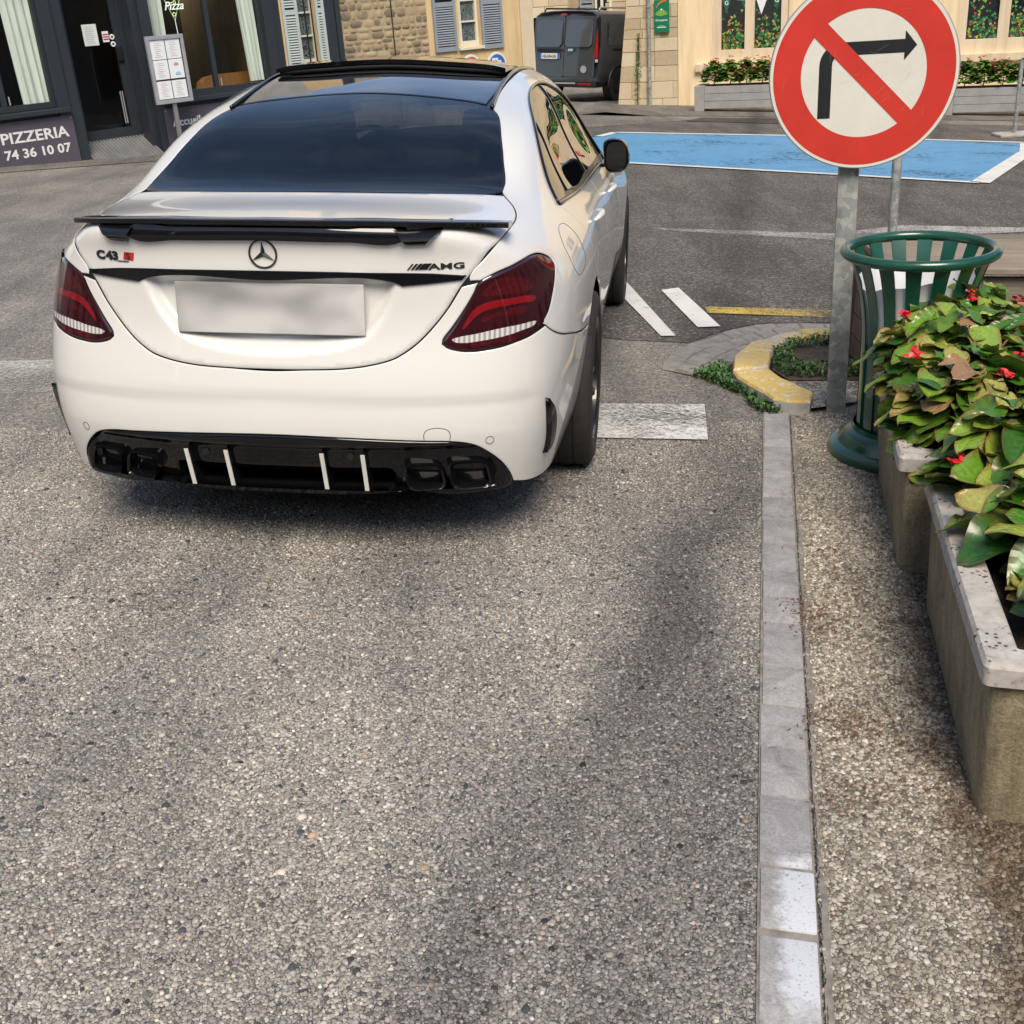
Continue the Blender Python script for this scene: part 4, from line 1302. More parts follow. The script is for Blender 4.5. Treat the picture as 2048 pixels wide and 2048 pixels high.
# ---- kerb stones, flush with the road
def kerb_material():
    m, n, l, b = new_mat('kerb_limestone')
    tc = n.new('ShaderNodeTexCoord'); v = tc.outputs['Object']
    a = noise_node(n, l, 11, 9, 0.78, 0.8, v)
    r = ramp_node(n, l, a.outputs['Fac'], [(0.30, (0.13, 0.125, 0.12)), (0.42, (0.26, 0.252, 0.25)), (0.55, (0.325, 0.318, 0.315)), (0.72, (0.42, 0.415, 0.41))])
    f = noise_node(n, l, 160, 4, 0.7, 0, v)
    rf = ramp_node(n, l, f.outputs['Fac'], [(0.3, (0.75, 0.75, 0.75)), (0.65, (1.12, 1.12, 1.12))])
    col = mix_node(n, l, r.outputs['Color'], rf.outputs['Color'], 1.0, 'MULTIPLY')
    oi = n.new('ShaderNodeObjectInfo')
    ro = ramp_node(n, l, oi.outputs['Random'], [(0.0, (0.90, 0.90, 0.92)), (1.0, (1.08, 1.07, 1.06))])
    col = mix_node(n, l, col, ro.outputs['Color'], 1.0, 'MULTIPLY')
    # remains of white paint on the two nearest stones
    d1 = n.new('ShaderNodeVectorMath'); d1.operation = 'DOT_PRODUCT'; d1.inputs[1].default_value = (KN.x, KN.y, 0)
    d2 = n.new('ShaderNodeVectorMath'); d2.operation = 'DOT_PRODUCT'; d2.inputs[1].default_value = (KD.x, KD.y, 0)
    l.new(v, d1.inputs[0]); l.new(v, d2.inputs[0])
    w0 = K0.dot(KN); t0 = K0.dot(KD)
    pn = noise_node(n, l, 45, 6, 0.8, 0.3, v)
    pa = n.new('ShaderNodeMath'); pa.operation = 'MULTIPLY_ADD'; pa.inputs[1].default_value = 0.10
    l.new(pn.outputs['Fac'], pa.inputs[0]); l.new(d1.outputs['Value'], pa.inputs[2])
    r1 = ramp_node(n, l, pa.outputs[0], [(w0 + 0.075, (0, 0, 0)), (w0 + 0.10, (1, 1, 1))])
    pb = n.new('ShaderNodeMath'); pb.operation = 'MULTIPLY_ADD'; pb.inputs[1].default_value = 0.16
    l.new(pn.outputs['Fac'], pb.inputs[0]); l.new(d2.outputs['Value'], pb.inputs[2])
    sc_ = n.new('ShaderNodeMath'); sc_.operation = 'MULTIPLY'; sc_.inputs[1].default_value = 0.2; l.new(pb.outputs[0], sc_.inputs[0])
    q = lambda t: (t0 + t + 0.08) * 0.2
    r2 = ramp_node(n, l, sc_.outputs[0], [(q(-0.01), (0, 0, 0)), (q(0.07), (1, 1, 1)), (q(0.40), (1, 1, 1)), (q(0.44), (0, 0, 0))])
    pm = n.new('ShaderNodeMath'); pm.operation = 'MULTIPLY'
    l.new(r1.outputs['Color'], pm.inputs[0]); l.new(r2.outputs['Color'], pm.inputs[1])
    sp_ = ramp_node(n, l, f.outputs['Fac'], [(0.34, (0, 0, 0)), (0.42, (1, 1, 1))])
    pm2 = n.new('ShaderNodeMath'); pm2.operation = 'MULTIPLY'
    l.new(pm.outputs[0], pm2.inputs[0]); l.new(sp_.outputs['Color'], pm2.inputs[1])
    col = mix_node(n, l, col, (0.55, 0.57, 0.61, 1), pm2.outputs[0])
    l.new(col, b.inputs['Base Color'])
    b.inputs['Roughness'].default_value = 0.8
    l.new(bump_node(n, l, f.outputs['Fac'], 0.5, 0.003), b.inputs['Normal'])
    return m
M_KERB = kerb_material()
KERB = empty('kerb', (0, 0, 0)); KERB['kind'] = 'structure'
joints = [4.91, 4.69, 4.35, 4.2, 4.0, 3.81, 3.6, 3.4, 3.2, 3.02, 2.87, 2.63, 2.44, 2.26, 2.07, 1.85, 1.665, 1.44, 1.2, 0.95, 0.7]
for a, b_ in zip(joints[:-1], joints[1:]):
    t1, t0 = (a - K0.y) / KD.y, (b_ - K0.y) / KD.y
    m = MB()
    g = 0.002 if not (abs(b_ - 1.665) < .01 or abs(a - 1.665) < .01) else 0.010
    jx = random.uniform(-.003, .003)
    m.box(-0.002 + jx, 0.103 + jx, t0 + g, t1 - g, -0.10, 0.011 + random.uniform(-.003, .003), 0.006)
    Mx = Matrix(((KN.x, KD.x, 0, K0.x), (KN.y, KD.y, 0, K0.y), (0, 0, 1, 0), (0, 0, 0, 1)))
    m.v = [(Mx @ Vector(p))[:] for p in m.v]
    ks = m.build('kerb_stone', M_KERB, KERB, 30)
bed = [kp(t, -0.006) for t in np.linspace(-1.4, 3.5, 3)] + [kp(t, 0.105) for t in np.linspace(3.5, -1.4, 3)]
sheet('kerb_bedding', bed, 0.005, M_CEMENT, 'structure')

# ---- paint
def paint(name, col, wear0, wear1, scale=30.0, rough=0.6, big=1.2):
    m, n, l, b = new_mat(name)
    out = n['Material Output']
    tc = n.new('ShaderNodeTexCoord'); v = tc.outputs['Object']
    a = noise_node(n, l, scale, 6, 0.75, 0.3, v)
    c = noise_node(n, l, big, 4, 0.6, 0.5, v)
    sm = n.new('ShaderNodeMath'); sm.operation = 'ADD'
    ha = n.new('ShaderNodeMath'); ha.operation = 'MULTIPLY'; ha.inputs[1].default_value = 0.55
    hc = n.new('ShaderNodeMath'); hc.operation = 'MULTIPLY'; hc.inputs[1].default_value = 0.45
    l.new(a.outputs['Fac'], ha.inputs[0]); l.new(c.outputs['Fac'], hc.inputs[0])
    l.new(ha.outputs[0], sm.inputs[0]); l.new(hc.outputs[0], sm.inputs[1])
    msk = ramp_node(n, l, sm.outputs[0], [(wear0, (1, 1, 1)), (wear1, (0, 0, 0))])
    d = noise_node(n, l, 4, 6, 0.65, 0.3, v)
    rc = ramp_node(n, l, d.outputs['Fac'], [(0.3, tuple(x * 0.80 for x in col)), (0.65, col)])
    l.new(rc.outputs['Color'], b.inputs['Base Color'])
    b.inputs['Roughness'].default_value = rough
    l.new(bump_node(n, l, a.outputs['Fac'], 0.4, 0.002), b.inputs['Normal'])
    tr = n.new('ShaderNodeBsdfTransparent')
    mx = n.new('ShaderNodeMixShader')
    l.new(msk.outputs['Color'], mx.inputs['Fac']); l.new(tr.outputs[0], mx.inputs[1]); l.new(b.outputs[0], mx.inputs[2])
    l.new(mx.outputs[0], out.inputs['Surface'])
    return m
M_WPAINT = paint('white_road_paint', (0.70, 0.69, 0.65), 0.56, 0.62, 38)
M_WWORN = paint('worn_white_paint', (0.70, 0.69, 0.66), 0.47, 0.60, 55)
M_WFADE = paint('faded_white_paint', (0.60, 0.58, 0.54), 0.36, 0.56, 60)
M_YPAINT = paint('yellow_road_paint', (0.58, 0.42, 0.09), 0.43, 0.54, 70)
M_BPAINT = paint('blue_road_paint', (0.085, 0.285, 0.51), 0.53, 0.66, 12, big=0.8)
def mark(name, poly, mat, z=0.012):
    return sheet(name, poly, z, mat, 'structure')
mark('white_marking', [(0.30, 4.94), (0.862, 4.91), (0.80, 4.43), (0.22, 4.48)], M_WWORN, 0.0095)
mark('white_marking', [(0.60, 8.30), (0.775, 7.60), (0.90, 6.15), (0.82, 6.15), (0.71, 7.11), (0.50, 8.0)], M_WPAINT)
mark('white_marking', [(0.97, 7.35), (1.09, 7.42), (1.18, 6.36), (1.05, 6.34)], M_WPAINT)
mark('white_marking', [(0.55, 9.6), (0.85, 8.72), (0.62, 8.72)], M_WPAINT)
mark('white_marking', [(-2.75, 5.75), (-2.18, 5.78), (-1.98, 5.22), (-2.60, 5.14)], M_WFADE, 0.0095)
mark('white_marking', [(-3.4, 5.75), (-2.95, 5.75), (-2.85, 5.14), (-3.3, 5.14)], M_WFADE, 0.0095)
mark('yellow_marking', [(1.17, 6.86), (1.9, 6.74), (2.6, 6.60), (2.6, 6.42), (1.87, 6.55), (1.165, 6.69)], M_YPAINT)
mark('white_marking', [(1.2, 9.88), (2.65, 9.50), (3.31, 9.90), (4.3, 9.70), (7, 9.2), (7, 9.0), (4.2, 9.5), (2.6, 9.16), (1.3, 9.74)], M_WFADE)
# disabled parking bay
bay = [(1.44, 19.03), (1.75, 19.76), (4.39, 19.04), (7.37, 17.17), (7.0, 15.9), (5.05, 12.72), (4.53, 13.01), (3.77, 13.59), (1.44, 15.09)]
bay = [(1.75, 19.76), (4.4, 18.85), (7.45, 17.3), (6.85, 15.87), (5.05, 12.72), (3.77, 13.59), (1.44, 15.09), (0.9, 15.4), (0.8, 18.4), (1.42, 19.03)]
mark('blue_bay', bay, M_BPAINT, 0.010)
def line(a, b, w, mat, name='white_marking'):
    a, b = Vector((*a, 0)), Vector((*b, 0))
    t = (b - a).normalized(); q = Vector((-t.y, t.x, 0)) * w / 2
    mark(name, [(a + q), (b + q), (b - q), (a - q)], mat, 0.016)
for a, b in zip(bay[:3], bay[1:4]): line(a, b, 0.16, M_WPAINT)
line(bay[3], bay[4], 0.20, M_WPAINT)
for a, b in zip(bay[4:6], bay[5:7]): line(a, b, 0.12, M_WPAINT)
line(bay[9], bay[0], 0.14, M_WPAINT)
# pavement along the far houses and along the pizzeria
sheet('far_pavement', [(1.35, 24.3), (2.33, 23.74), (3.74, 23.6), (9, 21.6), (22, 17.2), (22, 24.5), (2.4, 30.5)], 0.008, M_PAVE, 'structure')
sheet('shop_pavement', [(-14, 7.1), (-5.9, 14.9), (-4.4, 16.1), (-2.4, 18.0), (3.5, 22.6), (2, 25), (-3.2, 18.9), (-6.6, 15.6), (-14.8, 7.9)], 0.008, M_PAVE, 'structure')
M_PATCH = aggregate('dark_asphalt_patch', [(0.0, (0.05, 0.045, 0.042)), (1.0, (0.14, 0.125, 0.11))], 60.0)
sheet('asphalt_patch', [(3.24, 22.16), (3.69, 23.1), (5.4, 22.6), (5.0, 21.3)], 0.012, M_PATCH, 'structure')

# ---- island at the corner: yellow kerb, cobbles, weeds
M_YKERB = paint('yellow_kerb_paint', (0.60, 0.40, 0.085), 0.52, 0.60, 26, big=5.0)
M_CONC = simple('kerb_concrete', (0.36, 0.34, 0.31), 0.88, 0, 0, 0.25, 9, 0.003, 110)
def yellow_kerb_material():
    m, n, l, b = new_mat('painted_kerb')
    tc = n.new('ShaderNodeTexCoord'); v = tc.outputs['Object']
    a = noise_node(n, l, 22, 6, 0.75, 0.4, v)
    c = noise_node(n, l, 3.0, 3, 0.5, 0.5, v)
    mixf = mix_node(n, l, a.outputs['Fac'], c.outputs['Fac'], 0.5)
    msk = ramp_node(n, l, mixf, [(0.44, (0, 0, 0)), (0.52, (1, 1, 1))])
    msk2 = ramp_node(n, l, a.outputs['Fac'], [(0.56, (0, 0, 0)), (0.62, (1, 1, 1))])
    d = noise_node(n, l, 60, 5, 0.7, 0, v)
    g = ramp_node(n, l, d.outputs['Fac'], [(0.3, (0.24, 0.225, 0.20)), (0.7, (0.44, 0.42, 0.39))])
    y = ramp_node(n, l, d.outputs['Fac'], [(0.3, (0.50, 0.345, 0.09)), (0.7, (0.68, 0.50, 0.17))])
    oi = n.new('ShaderNodeObjectInfo')
    at = n.new('ShaderNodeAttribute'); at.attribute_type = 'OBJECT'; at.attribute_name = 'worn'
    th = n.new('ShaderNodeMath'); th.operation = 'MULTIPLY'
    l.new(msk.outputs['Color'], th.inputs[0]); l.new(at.outputs['Fac'], th.inputs[1])
    col = mix_node(n, l, y.outputs['Color'], g.outputs['Color'], th.outputs[0])
    col = mix_node(n, l, col, (0.62, 0.60, 0.56, 1), msk2.outputs['Color'])
    l.new(col, b.inputs['Base Color'])
    b.inputs['Roughness'].default_value = 0.8
    l.new(bump_node(n, l, d.outputs['Fac'], 0.5, 0.004), b.inputs['Normal'])
    return m
M_YK = yellow_kerb_material()
ISL = empty('corner_island_kerb', (1.3, 5.4, 0))
tag(ISL, 'curved kerb of yellow painted blocks round the little island by the sign post', 'kerb')
yk = [
 ([(1.121,4.905),(1.165,4.948),(1.290,5.004),(1.338,4.889),(1.291,4.755),(1.205,4.762),(1.141,4.807)], 0.2),
 ([(1.047,5.252),(1.222,5.288),(1.249,5.119),(1.296,5.018),(1.158,4.954),(1.118,4.915),(1.080,5.040),(1.051,5.146)], 0.05),
 ([(1.050,5.264),(1.094,5.49),(1.155,5.615),(1.298,5.590),(1.262,5.435),(1.225,5.302)], 0.5),
 ([(1.163,5.628),(1.232,5.765),(1.293,5.825),(1.400,5.745),(1.372,5.681),(1.304,5.602)], 0.6),
 ([(1.303,5.834),(1.425,5.955),(1.520,6.022),(1.578,5.865),(1.480,5.815),(1.408,5.754)], 1.0),
 ([(1.530,6.027),(1.615,6.057),(1.72,6.060),(1.80,6.04),(1.76,5.905),(1.677,5.902),(1.588,5.868)], 0.8),
 ([(1.81,6.037),(1.95,5.98),(2.10,5.88),(2.02,5.76),(1.90,5.85),(1.77,5.903)], 0.8)]
for poly, w in yk:
    m = MB()
    n = len(poly)
    c = np.mean(np.array(poly), 0)
    a = sum(poly[i][0] * poly[(i+1) % n][1] - poly[(i+1) % n][0] * poly[i][1] for i in range(n))
    P = poly if a > 0 else poly[::-1]
    hh = 0.070 + random.uniform(-.006, .006)
    ring0 = [(x, y, -0.05) for x, y in P]
    ring1 = [(x, y, hh - 0.012) for x, y in P]
    ring2 = [(x + (c[0]-x) * 0.07, y + (c[1]-y) * 0.07, hh) for x, y in P]
    V = ring0 + ring1 + ring2
    F = [(i, (i+1) % n, n + (i+1) % n, n + i) for i in range(n)] + [(n + i, n + (i+1) % n, 2*n + (i+1) % n, 2*n + i) for i in range(n)] + [tuple(range(2*n, 3*n))]
    V = [(x - 1.3, y - 5.4, z) for x, y, z in V]
    m.add(V, F[:n], 1); m.v = m.v; b_ = MB(); b_.v = m.v; b_.f = m.f + [tuple(f) for f in F[n:]]; b_.m = m.m + [0] * (len(F) - n)
    o = b_.build('kerb_block', [M_YK, M_CONC], ISL, 25)
    o['worn'] = float(w)
# soil bed inside
M_SOIL = simple('dark_soil', (0.07, 0.055, 0.04), 0.95, 0, 0, 0.5, 20, 0.01, 60)
sheet('island_soil', [(1.26,5.36),(1.311,5.632),(1.391,5.758),(1.478,5.855),(1.585,5.90),(1.75,5.92),(2.0,5.75),(1.9,5.2),(1.5,5.18),(1.30,5.19)], 0.035, M_SOIL, 'structure')
M_CRUMB = aggregate('pale_crumbly_concrete', [(0.0, (0.2, 0.18, 0.16)), (0.5, (0.42, 0.39, 0.35)), (1.0, (0.62, 0.60, 0.56))], 70.0, 0.006)
sheet('crumbled_concrete', [(1.30,5.20),(1.62,5.19),(1.60,4.93),(1.52,4.86),(1.30,4.77),(1.34,4.89),(1.298,5.011)], 0.030, M_CRUMB, 'structure')
# cobbled fan outside the island
M_COB = simple('cobble_stone', (0.235, 0.222, 0.205), 0.85, 0, 0, 0.28, 14, 0.003, 90)
COB = empty('cobbled_fan', (0, 0, 0)); COB['kind'] = 'structure'
inner = [(0.93,5.33),(1.03,5.40),(1.052,5.32),(1.09,5.50),(1.155,5.635),(1.228,5.775),(1.30,5.85),(1.42,5.97),(1.54,6.045),(1.70,6.075),(1.84,6.05)]
outer = [(0.745,5.50),(0.75,5.56),(0.785,5.69),(0.86,5.865),(0.96,5.995),(1.075,6.105),(1.235,6.30),(1.395,6.415),(1.56,6.44),(1.72,6.435),(1.90,6.36)]
inner = [(0.90,5.36),(0.97,5.39),(1.04,5.46),(1.09,5.555),(1.15,5.66),(1.225,5.79),(1.30,5.865),(1.42,5.985),(1.54,6.06),(1.70,6.09),(1.84,6.065)]
ti = [Vector((*p, 0)) for p in curve([(x, y, 0) for x, y in inner], (), False, 0.02)] if False else None
def resample(pl, k):
    P = np.array(pl); d = np.r_[0, np.cumsum(np.hypot(*np.diff(P, axis=0).T))]
    t = np.linspace(0, d[-1], k)
    return np.stack([np.interp(t, d, P[:, 0]), np.interp(t, d, P[:, 1])], 1)
NI = 12
I_, O_ = resample(inner, NI + 1), resample(outer, NI + 1)
sheet('cobble_bed', list(map(tuple, O_)) + list(map(tuple, I_[::-1])), 0.006, simple('joint_sand', (0.16, 0.14, 0.115), 0.95, 0, 0, 0.3, 40), 'structure')
rows = 3
for r in range(rows):
    sh = 0.5 * (r % 2)
    f0, f1 = r / rows, (r + 1) / rows
    kk = NI
    for i in range(kk):
        a0, a1 = (i + sh) / kk, (i + 1 + sh) / kk
        if a1 > 1: a1 = 1.0
        if a1 - a0 < 0.02: continue
        def at(a, f):
            x = a * NI; k = min(int(x), NI - 1); u = x - k
            pi = I_[k] * (1 - u) + I_[k+1] * u; po = O_[k] * (1 - u) + O_[k+1] * u
            return pi * (1 - f) + po * f
        g = 0.04 / kk * 1.0
        q = [at(a0 + g, f0 + .012), at(a1 - g, f0 + .012), at(a1 - g, f1 - .012), at(a0 + g, f1 - .012)]
        q = [p + (RNG.random(2) - .5) * .010 for p in q]
        c = sum(q) / 4
        z = 0.010 + random.uniform(-.003, .004)
        m = MB()
        V = [(p[0], p[1], 0.0) for p in q] + [(p[0], p[1], z - .004) for p in q] + [(p[0] + (c[0]-p[0]) * .08, p[1] + (c[1]-p[1]) * .08, z) for p in q]
        F = [(0,1,5,4),(1,2,6,5),(2,3,7,6),(3,0,4,7),(4,5,9,8),(5,6,10,9),(6,7,11,10),(7,4,8,11),(8,9,10,11)]
        area = sum(q[i2][0] * q[(i2+1) % 4][1] - q[(i2+1) % 4][0] * q[i2][1] for i2 in range(4))
        m.add(V, F if area > 0 else [f[::-1] for f in F])
        m.build('cobble', M_COB, COB, 25)
# ------------------------------------------------------------------ sign, posts, litter bin, planters
def galvanised():
    m, n, l, b = new_mat('galvanised_steel')
    tc = n.new('ShaderNodeTexCoord'); v = tc.outputs['Object']
    vo = n.new('ShaderNodeTexVoronoi'); vo.inputs['Scale'].default_value = 34
    wob = noise_node(n, l, 20, 3, 0.6, 0, v)
    mp = n.new('ShaderNodeMixRGB'); mp.inputs['Fac'].default_value = 0.06
    l.new(v, mp.inputs['Color1']); l.new(wob.outputs['Color'], mp.inputs['Color2'])
    l.new(mp.outputs['Color'], vo.inputs['Vector'])
    sp = n.new('ShaderNodeSeparateColor'); l.new(vo.outputs['Color'], sp.inputs['Color'])
    r = ramp_node(n, l, sp.outputs['Green'], [(0.0, (0.22, 0.235, 0.225)), (0.5, (0.31, 0.325, 0.305)), (1.0, (0.42, 0.435, 0.405))])
    d = noise_node(n, l, 5, 6, 0.7, 0.4, v)
    rd = ramp_node(n, l, d.outputs['Fac'], [(0.3, (0.72, 0.70, 0.66)), (0.6, (1.05, 1.05, 1.05))])
    l.new(mix_node(n, l, r.outputs['Color'], rd.outputs['Color'], 1.0, 'MULTIPLY'), b.inputs['Base Color'])
    b.inputs['Metallic'].default_value = 0.25
    b.inputs['Roughness'].default_value = 0.55
    return m
M_GALV = galvanised()
M_SIGNW = simple('sign_white', (0.68, 0.66, 0.58), 0.42, 0, 0.15, 0.05, 5)
M_SIGNR = simple('sign_red', (0.56, 0.035, 0.022), 0.42, 0, 0.15, 0.12, 4)
M_SIGNK = simple('sign_black', (0.008, 0.010, 0.012), 0.5, 0, 0, 0.2, 5)
M_SCRATCH = simple('scratch', (0.42, 0.34, 0.27), 0.8)
M_ALU = simple('dull_aluminium', (0.45, 0.45, 0.43), 0.45, 0.8)

def upright(loc, yaw):
    """frame standing plumb at loc, x across, y away, z along the plumb line"""
    y = Vector((math.sin(yaw), math.cos(yaw), 0))
    z = UPG
    y = (y - z * y.dot(z)).normalized()
    x = y.cross(z)
    return Matrix(((x.x, y.x, z.x, loc[0]), (x.y, y.y, z.y, loc[1]), (x.z, y.z, z.z, loc[2]), (0, 0, 0, 1)))

sg = empty('no_right_turn_sign'); sg.matrix_world = upright((1.417, 4.80, 0), math.radians(11.8))
tag(sg, 'round red and white no right turn sign on a galvanised post beside the green bin', 'road sign')
m = MB(); m.box(-.040, .040, -.020, .020, -.1, 1.62, .006); m.build('post', M_GALV, sg, 40)
m = MB(); m.box(-.037, .037, -.017, .017, 1.62, 1.627, .003); m.build('post_cap', M_SATIN, sg)
DZ, DY = 1.392, -.062
R_ = 0.325
disc = empty('sign_disc', (.030, DY, DZ)); disc.parent = sg; disc.rotation_euler = (math.radians(90), 0, 0); disc.scale = (1.075, 1.075, 1)
# in the disc frame x is right, y is up, z points at the road user
m = MB(); m.lathe([(.0005, -.022), (R_ - .006, -.022), (R_, -.020), (R_ + .002, -.010), (R_, 0.0), (R_ - .004, .001)], 96); m.build('back_plate', M_ALU, disc, 40)
m = MB(); m.lathe([(.0005, .0012), (R_ - .003, .0012)], 96); m.build('white_face', M_SIGNW, disc)
m = MB(); m.lathe([(.2145, .0022), (.3115, .0022)], 128); m.build('red_ring', M_SIGNR, disc)
def flat(name, polys, z, mat, parent):
    m = MB()
    for p in polys:
        n = len(p)
        a = sum(p[i][0] * p[(i+1) % n][1] - p[(i+1) % n][0] * p[i][1] for i in range(n))
        q = p if a > 0 else p[::-1]
        m.add([(x, y, z) for x, y in q], [tuple(range(n))])
    return m.build(name, mat, parent)
# bent arrow
ar = [(-.163, -.118), (-.116, -.118)]
cx_, cy_, ro, ri = -.055, -.012, .108, .061
outer_ = [(cx_ + ro * math.cos(a), cy_ + .06 + (ro - .013) * math.sin(a) * .95) for a in np.linspace(math.pi, math.pi / 2, 10)]
A_ = [(-.152, -.146), (-.152, .033)] + [(-.077 - .075 * math.cos(t), .033 + .075 * math.sin(t)) for t in np.linspace(.2, math.pi / 2, 8)] + [(.135, .108), (.135, .136), (.176, .087), (.135, .038), (.135, .064), (-.080, .064)] + [(-.080 - .028 * math.sin(t), .036 + .028 * math.cos(t)) for t in np.linspace(.2, math.pi / 2, 6)] + [(-.108, -.146)]
flat('arrow', [A_], .0022, M_SIGNK, disc)
a45 = math.radians(-45)
w = .0305
bar = [(-.222, -w), (.222, -w), (.222, w), (-.222, w)]
bar = [(x * math.cos(a45) - y * math.sin(a45), x * math.sin(a45) + y * math.cos(a45)) for x, y in bar]
flat('slash_bar', [bar], .0032, M_SIGNR, disc)
sc = MB()
for k in range(46):
    a = random.uniform(0, 6.28); r = random.uniform(.05, .30) if k < 30 else random.uniform(.0, .2)
    x, y = r * math.cos(a), r * math.sin(a)
    if k < 16: x, y = random.uniform(.05, .17), random.uniform(-.12, .0)
    an = random.uniform(.6, 1.4) if k < 16 else random.uniform(0, 3.14)
    L, t = random.uniform(.012, .05), random.uniform(.0002, .0004)
    dx, dy = math.cos(an) * L, math.sin(an) * L
    sc.add([(x, y, .0036), (x + dx, y + dy, .0036), (x + dx - dy / L * t, y + dy + dx / L * t, .0036), (x - dy / L * t, y + dx / L * t, .0036)], [(0, 1, 2, 3)])
so = sc.build('scratches', M_SCRATCH, disc); so['kind'] = 'stuff'
for z in (-.16, .16):
    m = MB(); m.box(-.05, .05, .020, .045, DZ + z - .018, DZ + z + .018, .003); m.box(-.012, .012, -.045, -.02, DZ + z - .015, DZ + z + .015, .002); m.build('clamp', M_ALU, sg)

p2 = empty('sign_post'); p2.matrix_world = upright((2.33, 7.05, 0), math.radians(14))
tag(p2, 'slim bare galvanised post rising behind the round sign', 'post')
m = MB(); m.lathe([(.028, -.1), (.028, 1.28)], 20); m.build('pole', M_GALV, p2, 60)
m = MB(); m.lathe([(.031, 1.275), (.031, 1.295), (.0005, 1.305)], 20); m.build('cap', M_SATIN, p2, 40)

# litter bin
def bin_paint():
    m, n, l, b = new_mat('dark_green_paint')
    tc = n.new('ShaderNodeTexCoord'); v = tc.outputs['Object']
    a = noise_node(n, l, 9, 6, 0.7, 0.4, v)
    r = ramp_node(n, l, a.outputs['Fac'], [(0.3, (0.003, 0.042, 0.026)), (0.7, (0.006, 0.075, 0.042))])
    c = noise_node(n, l, 45, 6, 0.8, 0.2, v)
    rc = ramp_node(n, l, c.outputs['Fac'], [(0.72, (0, 0, 0)), (0.80, (1, 1, 1))])
    l.new(mix_node(n, l, r.outputs['Color'], (0.17, 0.12, 0.07, 1), rc.outputs['Color']), b.inputs['Base Color'])
    b.inputs['Roughness'].default_value = 0.28
    b.inputs['Coat Weight'].default_value = 0.5
    return m
M_GREEN = bin_paint()
bn = empty('litter_bin'); bn.matrix_world = upright((1.545, 4.265, 0), 0)
tag(bn, 'dark green slatted metal litter bin with a flared rim and round base', 'litter bin')
m = MB(); m.lathe([(.292, -.02), (.292, .035), (.288, .052), (.272, .062), (.255, .066), (.250, .072), (.240, .092), (.222, .110), (.205, .118), (.198, .135)], 56); m.build('base', M_GREEN, bn, 35)
m = MB(); m.tube([(.262 * math.cos(a), .262 * math.sin(a), .800) for a in np.linspace(0, 2 * math.pi, 56, False)], .0195, 14, closed=True); m.build('rim', M_GREEN, bn, True)
NS = 16
def rbin(z):
    t = max(0.0, (z - .44) / .36)
    return .188 + .070 * t ** 2.3
def slat(z0, z1, half, thick=.006, nz=14):
    V, F = [], []
    zs = np.linspace(z0, z1, nz)
    for z in zs:
        r = rbin(z)
        for a in (-half, 0, half):
            for rr in (r, r - thick): V.append((rr * math.cos(a), rr * math.sin(a), z))
    for i in range(nz - 1):
        b0, b1 = i * 6, (i + 1) * 6
        for k in (0, 2): F.append((b0 + k, b0 + k + 2, b1 + k + 2, b1 + k)); F.append((b0 + k + 1, b1 + k + 1, b1 + k + 3, b0 + k + 3))
        F.append((b0, b1, b1 + 1, b0 + 1)); F.append((b0 + 4, b0 + 5, b1 + 5, b1 + 4))
    m = MB(); m.add(V, F)
    return m
proto = slat(.10, .80, .112).build('slat', M_GREEN, bn, 40)
for k in range(1, NS): share('slat', proto, bn, rot=(0, 0, 2 * math.pi * k / NS))
m = MB(); m.lathe([(.1805, .12), (.1805, .46)], 48); m.build('liner', M_GREEN, bn, True)
M_BAG = simple('thin_white_plastic', (0.62, 0.63, 0.64), 0.4, 0, 0, 0.08, 12)
def bag():
    V, F = [], []
    nz, na = 14, 64
    for i in range(nz):
        t = i / (nz - 1)
        z = .30 + .40 * t
        for j in range(na):
            a = 2 * math.pi * j / na
            r = rbin(z) - .012 - .006 * abs(math.sin(a * 8 + 2.3 * t)) * (0.3 + t)
            zz = z + (.022 * math.sin(a * 3 + .7) + .008 * math.sin(a * 7)) * t * t
            V.append((r * math.cos(a), r * math.sin(a), zz))
    for i in range(nz - 1):
        for j in range(na): F.append((i*na + j, i*na + (j+1) % na, (i+1)*na + (j+1) % na, (i+1)*na + j))
    F.append(tuple(range(na - 1, -1, -1)))
    m = MB(); m.add(V, F)
    b = m.build('bin_bag', M_BAG, None, True)
    b.matrix_world = bn.matrix_world.copy()
    tag(b, 'white plastic bag hanging inside the green litter bin', 'bag')
bag()
# wooden tub behind the bin
def wood_material(name, c0, c1, sx):
    m, n, l, b = new_mat(name)
    tc = n.new('ShaderNodeTexCoord')
    mp = n.new('ShaderNodeMapping'); mp.inputs['Scale'].default_value = sx
    l.new(tc.outputs['Object'], mp.inputs['Vector'])
    a = noise_node(n, l, 3, 8, 0.7, 0.8, mp.outputs['Vector'])
    r = ramp_node(n, l, a.outputs['Fac'], [(0.25, c0), (0.5, tuple((x + y) / 2 for x, y in zip(c0, c1))), (0.75, c1)])
    oi = n.new('ShaderNodeObjectInfo')
    ro = ramp_node(n, l, oi.outputs['Random'], [(0, (0.8, 0.8, 0.8)), (1, (1.15, 1.12, 1.08))])
    l.new(mix_node(n, l, r.outputs['Color'], ro.outputs['Color'], 1.0, 'MULTIPLY'), b.inputs['Base Color'])
    b.inputs['Roughness'].default_value = 0.85
    l.new(bump_node(n, l, a.outputs['Fac'], 0.6, 0.004), b.inputs['Normal'])
    return m
M_WOODTOP = wood_material('weathered_plank', (0.13, 0.10, 0.075), (0.33, 0.28, 0.22), (1.2, 22, 22))
M_WOODLEG = wood_material('brown_timber', (0.10, 0.065, 0.045), (0.25, 0.18, 0.13), (22, 22, 1.5))
wt = empty('wooden_tub'); wt.matrix_world = Matrix.Translation((1.615, 4.87, 0)) @ Matrix.Rotation(math.radians(-4), 4, 'Z')
